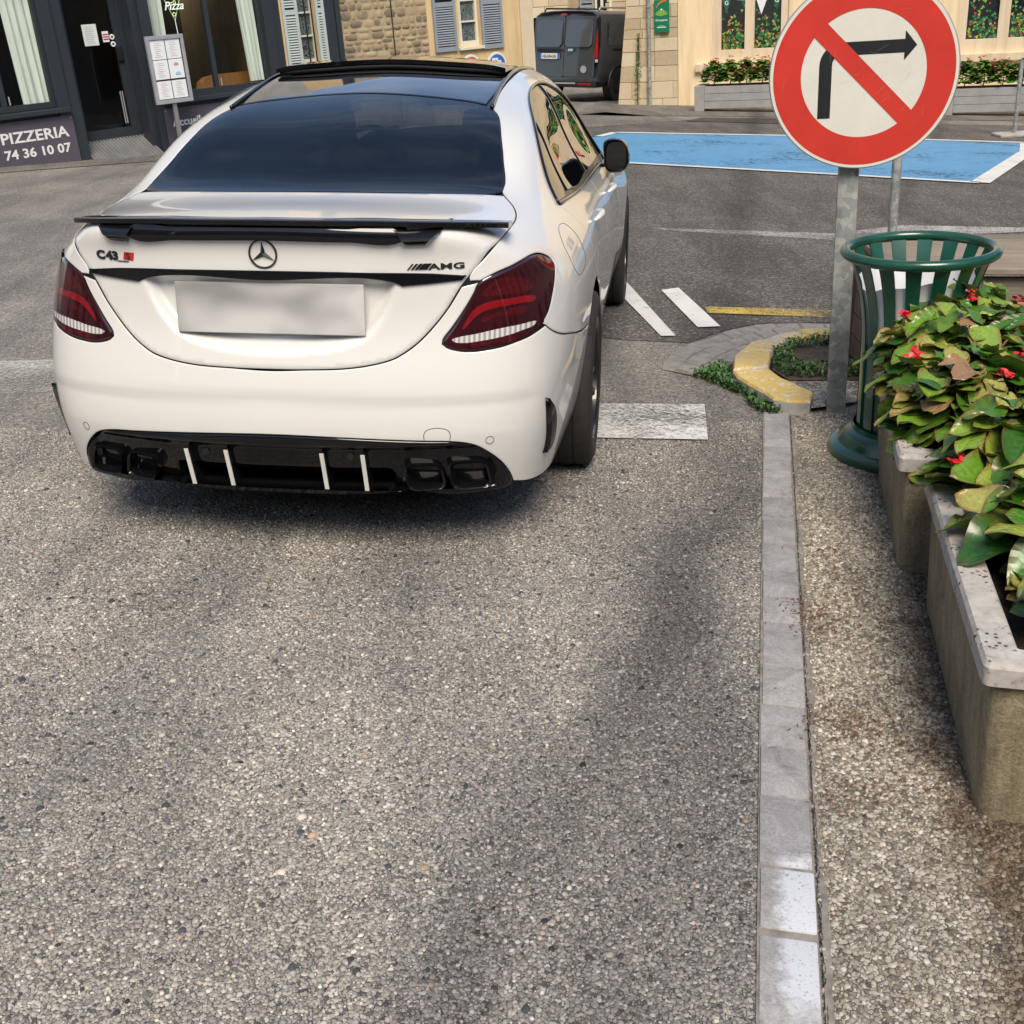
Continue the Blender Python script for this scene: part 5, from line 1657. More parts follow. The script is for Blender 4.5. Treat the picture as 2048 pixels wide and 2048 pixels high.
tag(wt, 'weathered timber tub of broad planks standing behind the green bin', 'tub')
for x in (0.0, 1.42):
    for y in (0.0, .72):
        m = MB(); m.box(x, x + .075, y, y + .075, 0, .585, .006); m.build('corner_post', M_WOODLEG, wt)
for k in range(5):
    z0 = .055 + k * .105
    m = MB(); m.box(.078, 1.417, .012, .040, z0, z0 + .099, .005); m.build('side_plank', M_WOODTOP, wt)
    m = MB(); m.box(.020, .048, .078, .717, z0, z0 + .099, .005); m.build('side_plank', M_WOODLEG, wt)
for k in range(6):
    y0 = -.03 + k * .145
    m = MB(); m.box(.0, 1.52, y0, y0 + .138, .590, .622 + random.uniform(-.002, .002), .007); m.build('top_plank', M_WOODTOP, wt)

# concrete planters in the foreground
def trough_material():
    m, n, l, b = new_mat('mossy_concrete')
    tc = n.new('ShaderNodeTexCoord'); v = tc.outputs['Object']
    a = noise_node(n, l, 7, 8, 0.72, 0.5, v)
    r = ramp_node(n, l, a.outputs['Fac'], [(0.25, (0.14, 0.11, 0.065)), (0.5, (0.27, 0.225, 0.145)), (0.75, (0.36, 0.31, 0.215))])
    f = noise_node(n, l, 130, 4, 0.75, 0, v)
    rf = ramp_node(n, l, f.outputs['Fac'], [(0.3, (0.6, 0.6, 0.6)), (0.65, (1.25, 1.25, 1.25))])
    col = mix_node(n, l, r.outputs['Color'], rf.outputs['Color'], 1.0, 'MULTIPLY')
    mp = n.new('ShaderNodeMapping'); mp.inputs['Scale'].default_value = (9, 9, 0.8)
    l.new(v, mp.inputs['Vector'])
    s = noise_node(n, l, 3, 6, 0.7, 0.3, mp.outputs['Vector'])
    rs = ramp_node(n, l, s.outputs['Fac'], [(0.35, (0.72, 0.71, 0.68)), (0.6, (1.05, 1.05, 1.05))])
    col = mix_node(n, l, col, rs.outputs['Color'], 1.0, 'MULTIPLY')
    l.new(col, b.inputs['Base Color'])
    b.inputs['Roughness'].default_value = 0.92
    l.new(bump_node(n, l, f.outputs['Fac'], 0.8, 0.004), b.inputs['Normal'])
    return m
def rim_material():
    m, n, l, b = new_mat('weathered_rim_stone')
    tc = n.new('ShaderNodeTexCoord'); v = tc.outputs['Object']
    a = noise_node(n, l, 26, 7, 0.75, 0.3, v)
    r = ramp_node(n, l, a.outputs['Fac'], [(0.28, (0.10, 0.095, 0.085)), (0.40, (0.36, 0.335, 0.30)), (0.7, (0.53, 0.50, 0.46))])
    vo = n.new('ShaderNodeTexVoronoi'); vo.inputs['Scale'].default_value = 60; l.new(v, vo.inputs['Vector'])
    k = noise_node(n, l, 12, 4, 0.6, 0.2, v)
    mm = n.new('ShaderNodeMath'); mm.operation = 'MULTIPLY'
    r1 = ramp_node(n, l, vo.outputs['Distance'], [(0.20, (1, 1, 1)), (0.32, (0, 0, 0))])
    r2 = ramp_node(n, l, k.outputs['Fac'], [(0.48, (0, 0, 0)), (0.58, (1, 1, 1))])
    l.new(r1.outputs['Color'], mm.inputs[0]); l.new(r2.outputs['Color'], mm.inputs[1])
    l.new(mix_node(n, l, r.outputs['Color'], (0.045, 0.042, 0.038, 1), mm.outputs[0]), b.inputs['Base Color'])
    b.inputs['Roughness'].default_value = 0.9
    l.new(bump_node(n, l, a.outputs['Fac'], 0.6, 0.003), b.inputs['Normal'])
    return m
M_TROUGH, M_RIMSTONE = trough_material(), rim_material()
M_EARTH = simple('potting_soil', (0.028, 0.020, 0.014), 0.95, 0, 0, 0.5, 30, 0.012, 50)

def loft_rings(rings, cap_b=True, cap_t=False):
    n = len(rings[0]); V = [p for r in rings for p in r]; F = []
    for i in range(len(rings) - 1):
        for j in range(n): F.append((i*n + j, i*n + (j+1) % n, (i+1)*n + (j+1) % n, (i+1)*n + j))
    if cap_b: F.append(tuple(range(n - 1, -1, -1)))
    if cap_t: F.append(tuple((len(rings)-1)*n + j for j in range(n)))
    return V, F
def rrect(x0, x1, y0, y1, z, r=.03, k=4):
    P = []
    for cx, cy, a0 in ((x1 - r, y0 + r, -90), (x1 - r, y1 - r, 0), (x0 + r, y1 - r, 90), (x0 + r, y0 + r, 180)):
        for i in range(k + 1):
            a = math.radians(a0 + 90 * i / k)
            P.append((cx + r * math.cos(a), cy + r * math.sin(a), z))
    return P
def planter(loc, yaw, W, L, label):
    """local x across (to the right), y along; rim corner at the origin"""
    root = empty('concrete_planter', loc, yaw)
    tag(root, label, 'planter', 'concrete planters beside the kerb')
    b = .045
    m = MB()
    V, F = loft_rings([rrect(b, W - b, b, L - b, 0, .035), rrect(b - .002, W - b + .002, b - .002, L - b + .002, .03, .035), rrect(.022, W - .022, .022, L - .022, .345, .03), rrect(.06, W - .06, .06, L - .06, .346, .03), rrect(.07, W - .07, .07, L - .07, .30, .03)])
    m.add(V, F); m.build('trough', M_TROUGH, root, 30)
    m = MB()
    V, F = loft_rings([rrect(.018, W - .018, .018, L - .018, .340, .02), rrect(.0, W, .0, L, .348, .018), rrect(-.002, W + .002, -.002, L + .002, .388, .018), rrect(.004, W - .004, .004, L - .004, .399, .018), rrect(.066, W - .066, .066, L - .066, .401, .012), rrect(.072, W - .072, .072, L - .072, .395, .012), rrect(.074, W - .074, .074, L - .074, .29, .012)], False)
    m.add(V, F); m.build('rim', M_RIMSTONE, root, 30)
    m = MB(); m.add(rrect(.07, W - .07, .07, L - .07, .345, .02), [tuple(range(20))])
    m.build('soil', M_EARTH, root)
    return root
PY = -math.radians(12.7)
pA = planter((.925, 1.96, 0), PY, .46, 1.12, 'nearest concrete planter at the right edge with an empty corner of dark soil')
pB = planter((1.133, 3.155, 0), PY, .46, 1.10, 'second concrete planter, standing beside the base of the green bin')
pC = planter((1.60, 4.32, 0), PY, .42, .50, 'third concrete planter mostly hidden under leaves behind the second') if False else None

# begonias
def leaf_material():
    m, n, l, b = new_mat('begonia_leaf')
    at = n.new('ShaderNodeAttribute'); at.attribute_name = 'Leaf'     # r: distance to the edge, g: along the midrib, b: vein
    sp = n.new('ShaderNodeSeparateColor'); l.new(at.outputs['Color'], sp.inputs['Color'])
    oi = n.new('ShaderNodeObjectInfo')
    tc = n.new('ShaderNodeTexCoord')
    nz = noise_node(n, l, 18, 5, 0.65, 0.5, tc.outputs['Object'])
    base = ramp_node(n, l, oi.outputs['Random'], [(0.0, (0.026, 0.092, 0.011)), (0.30, (0.060, 0.172, 0.015)), (0.60, (0.130, 0.255, 0.022)), (0.88, (0.255, 0.315, 0.050)), (0.965, (0.30, 0.29, 0.075)), (0.985, (0.27, 0.17, 0.08)), (1.0, (0.25, 0.14, 0.07))])
    red = ramp_node(n, l, oi.outputs['Random'], [(0.0, (0.07, 0.06, 0.015)), (0.5, (0.15, 0.075, 0.022)), (1.0, (0.27, 0.12, 0.05))])
    ad = n.new('ShaderNodeMath'); ad.operation = 'ADD'
    sc2 = n.new('ShaderNodeMath'); sc2.operation = 'MULTIPLY_ADD'; sc2.inputs[1].default_value = 0.34; sc2.inputs[2].default_value = -0.17
    l.new(nz.outputs['Fac'], sc2.inputs[0])
    l.new(sp.outputs['Red'], ad.inputs[0]); l.new(sc2.outputs[0], ad.inputs[1])
    em = ramp_node(n, l, ad.outputs[0], [(0.0, (0.90, 0.90, 0.90)), (0.11, (0.42, 0.42, 0.42)), (0.30, (0, 0, 0))])
    col = mix_node(n, l, base.outputs['Color'], red.outputs['Color'], em.outputs['Color'])
    vein = ramp_node(n, l, sp.outputs['Blue'], [(0.0, (1.20, 1.17, 1.08)), (0.25, (1, 1, 1))])
    col = mix_node(n, l, col, vein.outputs['Color'], 1.0, 'MULTIPLY')
    mo = ramp_node(n, l, nz.outputs['Fac'], [(0.3, (0.8, 0.8, 0.8)), (0.7, (1.2, 1.2, 1.2))])
    col = mix_node(n, l, col, mo.outputs['Color'], 1.0, 'MULTIPLY')
    l.new(col, b.inputs['Base Color'])
    b.inputs['Roughness'].default_value = 0.30
    b.inputs['Specular IOR Level'].default_value = 0.6
    b.inputs['Subsurface Weight'].default_value = 0.0
    l.new(bump_node(n, l, sp.outputs['Blue'], 0.50, 0.005), b.inputs['Normal'])
    return m
M_LEAF = leaf_material()
M_STEM = simple('begonia_stem', (0.20, 0.085, 0.05), 0.5)
M_PETAL = simple('red_petal', (0.62, 0.015, 0.022), 0.4, 0, 0, 0.15, 40)
M_DRY = simple('dry_leaf', (0.24, 0.13, 0.07), 0.7, 0, 0, 0.3, 20)

def leaf_mesh(seed, cup=0.25, wav=0.10, curl=0.5, asym=0.22):
    """unit leaf along +y from the stalk at the origin, lopsided like a begonia's"""
    rs = np.random.default_rng(seed)
    nu, nv = 13, 9
    V, C, F = [], [], []
    ph = rs.random(4) * 6.28
    for i in range(nu):
        t = i / (nu - 1)
        hw = 0.37 * max(0.0, math.sin(math.pi * (0.03 + 0.97 * t) ** 0.78)) ** 0.62 + 0.002
        for j in range(nv):
            s = -1 + 2 * j / (nv - 1)
            k = 1 + asym * (1 if s > 0 else -1) * (1 - t)
            x = s * hw * k
            y = t - (0.10 * abs(s) ** 1.5) * (1 - t) * (1 if t > 0.0 else 0)
            edge = abs(s)
            z = cup * (x * x) * 2.2 - curl * 0.35 * (t ** 2) + wav * edge ** 2 * math.sin(t * 9 + ph[0] + (1.5 if s > 0 else 0)) * 0.42
            z += 0.020 * math.sin((t * 7 - abs(s) * 3.0) * 2.2) * (0.4 + 0.6 * abs(s))
            V.append((x, y, z))
            vv = abs(((t * 6.0 - abs(s) * 1.6) % 1.0) - 0.5) * 2
            ve = min(1.0, vv * 1.2) if abs(s) > 0.06 else 0.0
            C.append((min(1 - abs(s), (1 - t) * 1.6, 1.0), t, ve, 1))
    for i in range(nu - 1):
        for j in range(nv - 1):
            a = i * nv + j
            F.append((a, a + 1, a + nv + 1, a + nv))
    me = bpy.data.meshes.new('leaf')
    me.from_pydata(V, [], F)
    me.polygons.foreach_set('use_smooth', [True] * len(F))
    ca = me.color_attributes.new('Leaf', 'FLOAT_COLOR', 'POINT')
    ca.data.foreach_set('color', np.array(C).ravel())
    me.materials.append(M_LEAF)
    me.update()
    return me
LEAVES = [leaf_mesh(1), leaf_mesh(2, .45, .14, .2, .3), leaf_mesh(3, -.2, .10, .8, -.25), leaf_mesh(4, .15, .2, .4, -.3), leaf_mesh(5, .7, .08, .1, .2), leaf_mesh(6, .3, .12, 1.0, .25)]
def petal_mesh():
    V = [(0, 0, 0), (.45, .35, .10), (.5, .8, .12), (0, 1.0, .05), (-.5, .8, .12), (-.45, .35, .10), (0, .5, -.05)]
    F = [(0, 1, 6), (1, 2, 6), (2, 3, 6), (3, 4, 6), (4, 5, 6), (5, 0, 6)]
    me = bpy.data.meshes.new('petal'); me.from_pydata(V, [], F)
    me.polygons.foreach_set('use_smooth', [True] * 6); me.materials.append(M_PETAL); me.update()
    return me
PETAL = petal_mesh()

def begonia(loc, rad, h, nleaf, nflow, label, group, size=(.11, .165), lopside=(0, 0)):
    """one bushy plant: stems, single leaves over its dome, flower clusters"""
    root = empty('begonia_plant', loc)
    tag(root, label, 'plant', group)
    st = MB()
    top = []
    for k in range(9):
        a = random.uniform(0, 6.28); r = rad * random.uniform(.15, .75)
        p = [(0.02 * math.cos(a), 0.02 * math.sin(a), 0), (r * .5 * math.cos(a), r * .5 * math.sin(a), h * .45), (r * math.cos(a) + lopside[0] * .5, r * math.sin(a) + lopside[1] * .5, h * .8)]
        st.tube(p, [.007, .006, .003], 6)
    st.build('stem', M_STEM, root, True)
    placed = 0
    nleaf = int(nleaf * 1.25)
    for k in range(nleaf):
        u = (k + .5) / nleaf
        el = math.asin(min(1, 0.02 + 0.98 * (u ** 0.8)))          # from the skirt to the crown
        az = k * 2.39996 + random.uniform(-.35, .35)
        rr = random.uniform(.68, 1.04)
        x = rad * rr * math.cos(el) * math.cos(az); y = rad * rr * math.cos(el) * math.sin(az)
        z = h * (.18 + .82 * math.sin(el) * rr) + random.uniform(-.03, .03)
        x += lopside[0] * z / h; y += lopside[1] * z / h
        o = bpy.data.objects.new('leaf', random.choice(LEAVES))
        COL.objects.link(o); o.parent = root
        L = random.uniform(size[0] * .80, size[1] * 1.0) * (1.05 - .25 * math.sin(el))
        droop = math.radians(random.uniform(-48, 12)) + el * .35
        d = Vector((math.cos(az + random.uniform(-.7, .7)) * math.cos(droop), math.sin(az + random.uniform(-.7, .7)) * math.cos(droop), math.sin(droop))).normalized()
        n = Vector((math.cos(az) * math.cos(el) * .55, math.sin(az) * math.cos(el) * .55, .6 + .6 * math.sin(el))) + Vector((random.uniform(-.35, .35), random.uniform(-.35, .35), 0))
        n = (n - d * n.dot(d)).normalized()
        xx = d.cross(n)
        Mx = Matrix(((xx.x, d.x, n.x, 0), (xx.y, d.y, n.y, 0), (xx.z, d.z, n.z, 0), (0, 0, 0, 1)))
        o.matrix_local = Matrix.Translation(Vector((x, y, z)) - d * L * .5) @ Mx @ Matrix.Diagonal((L * random.uniform(.85, 1.15), L, L, 1))
        placed += 1
    for k in range(nflow):
        az = random.uniform(0, 6.28); el = random.uniform(.25, 1.2)
        c = Vector((rad * 1.02 * math.cos(el) * math.cos(az) + lopside[0], rad * 1.02 * math.cos(el) * math.sin(az) + lopside[1], h * (.22 + .86 * math.sin(el)) + .02))
        fl = empty('flower'); fl.parent = root; fl.location = c
        for q in range(random.randint(8, 14)):
            p = bpy.data.objects.new('petal', PETAL); COL.objects.link(p); p.parent = fl
            p.location = (random.uniform(-.018, .018), random.uniform(-.018, .018), random.uniform(-.010, .012))
            p.rotation_euler = (random.uniform(-.6, 1.2), random.uniform(-.5, .5), random.uniform(0, 6.28))
            s = random.uniform(.014, .023); p.scale = (s, s, s)
    return root
def pl_local(p, x, y, z):
    v = Vector((x, y, z)); v.rotate(p.rotation_euler.to_matrix() if hasattr(p.rotation_euler, 'to_matrix') else p.rotation_euler)
    return (p.location.x + v.x, p.location.y + v.y, p.location.z + v.z)
random.seed(21)
G1, G2 = 'begonias in the nearest planter', 'begonias in the second planter'
begonia(pl_local(pA, .25, .98, .34), .26, .30, 110, 1, 'begonia with broad olive leaves at the far end of the nearest planter', G1, (.125, .185))
begonia(pl_local(pA, .31, .62, .34), .26, .27, 110, 1, 'begonia with one red flower in the middle of the nearest planter', G1, (.130, .200))
begonia(pl_local(pA, .36, .30, .34), .24, .20, 95, 0, 'low begonia with dark green leaves above the bare soil of the nearest planter', G1, (.13, .19))
begonia(pl_local(pB, .22, .26, .34), .27, .30, 140, 3, 'bushy begonia at the near end of the second planter', G2, (.115, .170))
begonia(pl_local(pB, .22, .66, .34), .29, .36, 165, 4, 'tallest begonia, dotted with red flowers, in the middle of the second planter', G2, (.115, .170))
begonia(pl_local(pB, .30, .98, .34), .28, .35, 130, 4, 'begonia behind the others, against the green bin, at the far end of the second planter', G2, (.11, .165))
begonia(pl_local(pB, .62, .55, .30), .30, .36, 110, 5, 'begonia with red flowers at the right edge behind the planters', 'begonias to the right of the planters', (.115, .17))
begonia(pl_local(pA, .66, .95, .30), .26, .30, 60, 1, 'begonia cut by the right edge beside the nearest planter', 'begonias to the right of the planters', (.12, .18))
# earth under the two plants beyond the planters
o = planter((pl_local(pB, .47, .0, 0)[0], pl_local(pB, .47, .0, 0)[1], 0), PY, .46, 1.10, 'concrete planter at the right edge behind the second planter')
o2 = planter((pl_local(pA, .47, .2, 0)[0], pl_local(pA, .47, .2, 0)[1], 0), PY, .46, 1.0, 'concrete planter cut by the right edge, beside the nearest planter')

# weeds round the island
M_WEED = simple('weed_leaf', (0.045, 0.115, 0.022), 0.5, 0, 0, 0.45, 9)
def weeds(name, poly, n, z, label, hmax=.05):
    P = np.array(poly); lo, hi = P.min(0), P.max(0)
    m = MB()
    cnt = 0
    while cnt < n:
        q = lo + (hi - lo) * RNG.random((400, 2))
        q = q[inside(P, q)]
        for x, y in q:
            if cnt >= n: break
            cnt += 1
            s = random.uniform(.010, .024); a = random.uniform(0, 6.28); el = random.uniform(.1, 1.1)
            zc = z + random.uniform(.003, hmax)
            d = Vector((math.cos(a) * math.cos(el), math.sin(a) * math.cos(el), math.sin(el))) * s
            w = Vector((-math.sin(a), math.cos(a), random.uniform(-.3, .3))) * s * .38
            c = Vector((x, y, zc))
            up = Vector((0, 0, .25 * s))
            m.add([c - d * .2, c + d * .4 + w + up, c + d, c + d * .4 - w + up, c + d * .45], [(0, 4, 1), (1, 4, 2), (2, 4, 3), (3, 4, 0)])
    o = m.build(name, M_WEED, None, True)
    tag(o, label, 'weeds', kind='stuff')
weeds('weeds', [(0.867,5.365),(0.912,5.33),(0.995,5.165),(1.044,5.05),(1.10,4.93),(1.10,4.98),(1.06,5.10),(1.04,5.22),(1.045,5.36),(1.07,5.47),(1.03,5.52),(.95,5.42)], 900, 0, 'green weeds along the outer foot of the yellow kerb', .045)
weeds('weeds', [(1.10,4.93),(1.13,4.87),(1.15,4.82),(1.20,4.80),(1.25,4.82),(1.13,4.75),(1.07,4.82),(1.05,4.98)], 260, 0, 'small tuft of weeds at the end of the kerb stones', .04)
weeds('weeds', [(1.275,5.40),(1.32,5.63),(1.40,5.76),(1.48,5.85),(1.60,5.90),(1.85,5.90),(1.85,5.80),(1.6,5.80),(1.45,5.70),(1.37,5.45)], 650, .035, 'weeds along the far inner side of the island kerb', .05)
weeds('weeds', [(1.27,5.40),(1.30,5.22),(1.48,5.21),(1.75,5.21),(1.75,5.38),(1.5,5.36),(1.38,5.42)], 700, .035, 'weeds along the near inner side of the island', .05)

# litter of dry bits on the ground
M_RUST = simple('dry_brown_litter', (0.13, 0.055, 0.022), 0.9, 0, 0, 0.4, 30)
m = MB()
for cx, cy, sx, sy, nn in ((.86, 2.9, .05, .10, 420), (.80, 2.35, .06, .05, 260), (1.02, 3.15, .05, .25, 420), (.93, 2.2, .05, .22, 480), (.72, 2.05, .05, .05, 160), (1.15, 3.55, .05, .2, 200), (-1.1, 3.0, .10, .10, 120), (-.55, 3.35, .2, .12, 160), (-1.25, 2.7, .12, .05, 90), (-.8, 3.05, .2, .15, 120), (.1, 2.75, .02, .02, 25), (.42, 3.0, .03, .05, 40), (.5, 2.6, .02, .1, 25), (1.42, 4.72, .08, .05, 160)):
    for k in range(nn):
        x, y = random.gauss(cx, sx), random.gauss(cy, sy)
        if kerb_w(np.array([[x, y]]))[0] > .46 and y < 3: continue
        a = random.uniform(0, 6.28); L = random.uniform(.003, .009); w = L * .25
        z = .0105 + random.uniform(0, .002)
        d = (math.cos(a) * L, math.sin(a) * L); q = (-math.sin(a) * w, math.cos(a) * w)
        m.add([(x - d[0], y - d[1], z), (x + q[0], y + q[1], z + .001), (x + d[0], y + d[1], z), (x - q[0], y - q[1], z + .0005)], [(0, 3, 2, 1)])
o = m.build('dry_litter', M_RUST); tag(o, 'rust brown scraps of dry leaves scattered on the ground', 'litter', kind='stuff')
# ------------------------------------------------------------------ houses across the square
def facade(o, ang):
    a = math.radians(ang)
    u = Vector((math.cos(a), math.sin(a), 0)); u = (u - UPG * u.dot(UPG)).normalized()
    y = -(u.cross(UPG))
    return Matrix(((u.x, y.x, UPG.x, o[0]), (u.y, y.y, UPG.y, o[1]), (u.z, y.z, UPG.z, 0), (0, 0, 0, 1)))
# in a facade frame: x along the wall, y into the house (negative = towards the street), z up

def root_at(name, M, label, cat, group=None):
    r = empty(name); r.matrix_world = M
    return tag(r, label, cat, group)
def bx(name, x0, x1, y0, y1, z0, z1, mat, parent, bev=0.0, smooth=False):
    m = MB(); m.box(x0, x1, y0, y1, z0, z1, bev); return m.build(name, mat, parent, smooth)
def pane(name, x0, x1, y, z0, z1, mat, parent):
    m = MB(); m.add([(x0, y, z0), (x1, y, z0), (x1, y, z1), (x0, y, z1)], [(0, 1, 2, 3)]); return m.build(name, mat, parent)
def wall_with_holes(name, x0, x1, z0, z1, holes, depth, mat, parent):
    """front face with rectangular openings and their reveals"""
    m = MB()
    xs = sorted({x0, x1, *[h[0] for h in holes], *[h[1] for h in holes]})
    zs = sorted({z0, z1, *[h[2] for h in holes], *[h[3] for h in holes]})
    for i in range(len(xs) - 1):
        for j in range(len(zs) - 1):
            cx, cz = (xs[i] + xs[i+1]) / 2, (zs[j] + zs[j+1]) / 2
            if any(h[0] < cx < h[1] and h[2] < cz < h[3] for h in holes): continue
            m.add([(xs[i], 0, zs[j]), (xs[i+1], 0, zs[j]), (xs[i+1], 0, zs[j+1]), (xs[i], 0, zs[j+1])], [(0, 1, 2, 3)])
    for a, b, c, d in holes:
        for q in ([(a,0,c),(a,0,d),(a,depth,d),(a,depth,c)], [(b,0,d),(b,0,c),(b,depth,c),(b,depth,d)], [(a,0,d),(b,0,d),(b,depth,d),(a,depth,d)], [(b,0,c),(a,0,c),(a,depth,c),(b,depth,c)]):
            m.add(q, [(0, 1, 2, 3)])
    for q in ([(x0,0,z0),(x0,0,z1),(x0,6,z1),(x0,6,z0)], [(x1,0,z1),(x1,0,z0),(x1,6,z0),(x1,6,z1)], [(x0,0,z1),(x1,0,z1),(x1,6,z1),(x0,6,z1)]):
        m.add(q, [(0, 1, 2, 3)])
    return m.build(name, mat, parent)
def plaster(name, c, scale=1.2, var=0.12, bump=0.003):
    m, n, l, b = new_mat(name)
    tc = n.new('ShaderNodeTexCoord'); v = tc.outputs['Object']
    a = noise_node(n, l, scale, 7, 0.65, 0.5, v)
    r = ramp_node(n, l, a.outputs['Fac'], [(0.3, tuple(x * (1 - var) for x in c)), (0.7, tuple(x * (1 + var * .5) for x in c))])
    mp = n.new('ShaderNodeMapping'); mp.inputs['Scale'].default_value = (5, 5, .5); l.new(v, mp.inputs['Vector'])
    s = noise_node(n, l, 1.3, 6, 0.7, 0.4, mp.outputs['Vector'])
    rs = ramp_node(n, l, s.outputs['Fac'], [(0.32, (0.84, 0.82, 0.78)), (0.55, (1.02, 1.02, 1.02))])
    l.new(mix_node(n, l, r.outputs['Color'], rs.outputs['Color'], 1.0, 'MULTIPLY'), b.inputs['Base Color'])
    b.inputs['Roughness'].default_value = 0.92
    f = noise_node(n, l, 55, 5, 0.7, 0, v)
    l.new(bump_node(n, l, f.outputs['Fac'], 0.5, bump), b.inputs['Normal'])
    return m
def stone_mat(name, c0, c1, c2):
    m, n, l, b = new_mat(name)
    tc = n.new('ShaderNodeTexCoord'); v = tc.outputs['Object']
    a = noise_node(n, l, 9, 7, 0.72, 0.6, v)
    oi = n.new('ShaderNodeObjectInfo')
    ad = n.new('ShaderNodeMath'); ad.operation = 'MULTIPLY_ADD'; ad.inputs[1].default_value = 0.45
    mu = n.new('ShaderNodeMath'); mu.operation = 'MULTIPLY'; mu.inputs[1].default_value = 0.55
    l.new(oi.outputs['Random'], ad.inputs[0]); l.new(a.outputs['Fac'], mu.inputs[0]); l.new(mu.outputs[0], ad.inputs[2])
    r = ramp_node(n, l, ad.outputs[0], [(0.22, c0), (0.5, c1), (0.8, c2)])
    l.new(r.outputs['Color'], b.inputs['Base Color'])
    b.inputs['Roughness'].default_value = 0.92
    f = noise_node(n, l, 45, 6, 0.75, 0.3, v)
    l.new(bump_node(n, l, f.outputs['Fac'], 0.8, 0.008), b.inputs['Normal'])
    return m
M_ANTH = simple('anthracite_paint', (0.024, 0.030, 0.037), 0.45, 0, 0, 0.1, 3)
M_PANEL = simple('purple_grey_panel', (0.085, 0.073, 0.095), 0.5, 0, 0, 0.06, 2)
M_WLETTER = simple('white_lettering', (0.72, 0.72, 0.70), 0.5, 0, 0, 0.02)
M_SHOPGLASS = tinted_glass('shop_glass', (0.95, 0.97, 0.96, 1), 1.5)
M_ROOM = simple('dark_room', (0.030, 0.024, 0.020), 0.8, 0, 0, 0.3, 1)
M_CURTAIN = simple('pale_green_curtain', (0.62, 0.68, 0.61), 0.8, 0, 0, 0.06, 3)
M_PAPER = simple('paper', (0.66, 0.70, 0.66), 0.7, 0, 0, 0.04)
M_PAPERW = simple('white_paper', (0.74, 0.77, 0.78), 0.7, 0, 0, 0.03)
M_PINK = simple('pink_print', (0.62, 0.28, 0.26), 0.7)
M_BLUEPRINT = simple('pale_blue_print', (0.35, 0.55, 0.70), 0.7)
M_GREYPRINT = simple('grey_print', (0.36, 0.38, 0.40), 0.7)
M_REDPRINT = simple('red_print', (0.50, 0.05, 0.06), 0.6)
M_FRAMEAL = simple('silver_frame', (0.50, 0.49, 0.52), 0.4, 0.5)
M_SOFA = simple('ochre_upholstery', (0.30, 0.14, 0.035), 0.7, 0, 0, 0.2, 8)
M_RAMP = simple('ribbed_metal', (0.20, 0.20, 0.195), 0.5, 0.3, 0, 0.2, 6)

FA = facade((-6.48, 15.22), 44.5)
pz = root_at('pizzeria', FA, 'dark grey pizzeria shopfront with large windows at the left edge', 'shop')
H_ = 2.55
bx('base_wall', -4.0, 1.245, .02, .25, -.25, .60, M_ANTH, pz)
bx('base_wall', 2.40, 4.58, .02, .25, -.45, .58, M_ANTH, pz)
bx('fascia', -4.0, 4.58, -.02, .25, H_, 3.2, M_ANTH, pz)
M_UPPER = plaster('grey_upper_plaster', (0.42, 0.40, 0.36))
bx('upper_wall', -4.0, 4.58, .0, .3, 3.2, 6.5, M_UPPER, pz)
for a, b, d in ((.93, 1.09, -.01), (1.092, 1.245, .03), (2.205, 2.30, .06), (2.302, 2.46, -.01), (4.26, 4.42, -.01), (4.422, 4.58, .02), (-1.75, -1.55, -.01)):
    bx('pillar', a, b, d, .30, -.4, H_, M_ANTH, pz, .004)
def shop_window(x0, x1, z0, mull, pane_name='shop_window'):
    w = pane(pane_name, x0, x1, .10, z0, H_, M_SHOPGLASS, pz)
    f = .045
    bx('frame', x0, x1, .07, .135, z0 - .03, z0 + f, M_ANTH, w, .004); bx('frame', x0, x1, .07, .135, H_ - f, H_, M_ANTH, w)
    bx('frame', x0, x0 + f, .07, .135, z0 + f, H_ - f, M_ANTH, w); bx('frame', x1 - f, x1, .07, .135, z0 + f, H_ - f, M_ANTH, w)
    for q in mull: bx('mullion', q - .032, q + .032, .068, .137, z0 + f, H_ - f, M_ANTH, w, .004)
    bx('latch', mull[0] + .06, mull[0] + .075, .055, .07, z0 + .06, z0 + .16, M_FRAMEAL, w)
shop_window(-1.55, .935, .66, (.275,)); shop_window(2.455, 4.27, .60, (3.37,))
bx('sill', -1.55, 1.06, -.09, .08, .565, .625, M_ANTH, pz, .008); bx('sill', 2.41, 4.30, -.09, .08, .50, .56, M_ANTH, pz, .008)
def sign_panel(x0, x1, z0, z1, lines):
    p = bx('sign_panel', x0, x1, -.018, .018, z0, z1, M_PANEL, pz, .003)
    for txt, x, z, size, al, xs in lines:
        me = text_mesh(txt, size, .003, .004 if size > .12 else .003, 0, al, 1.02, xs)
        o = link('lettering', me, M_WLETTER, p); o.location = (x, -.021, z); o.rotation_euler = (math.radians(90), 0, 0)
    for x in (x0 + .03, x0 + (x1 - x0) * .5, x1 - .03):
        for z in (z0 + .03, z1 - .03):
            m = MB(); m.lathe([(.0005, -.006), (.006, -.006), (.008, 0)], 10, 'y'); s = m.build('screw', M_FRAMEAL, p); s.location = (x, -.018, z)
sign_panel(-1.5, 1.085, -.10, .525, [('PIZZERIA', .985, .270, .185, 'RIGHT', 1.18), ('74 36 10 07', .975, .080, .155, 'RIGHT', 1.16)])
sign_panel(2.405, 4.25, -.30, .445, [('Accueil', 2.515, .205, .150, 'LEFT', .98)])
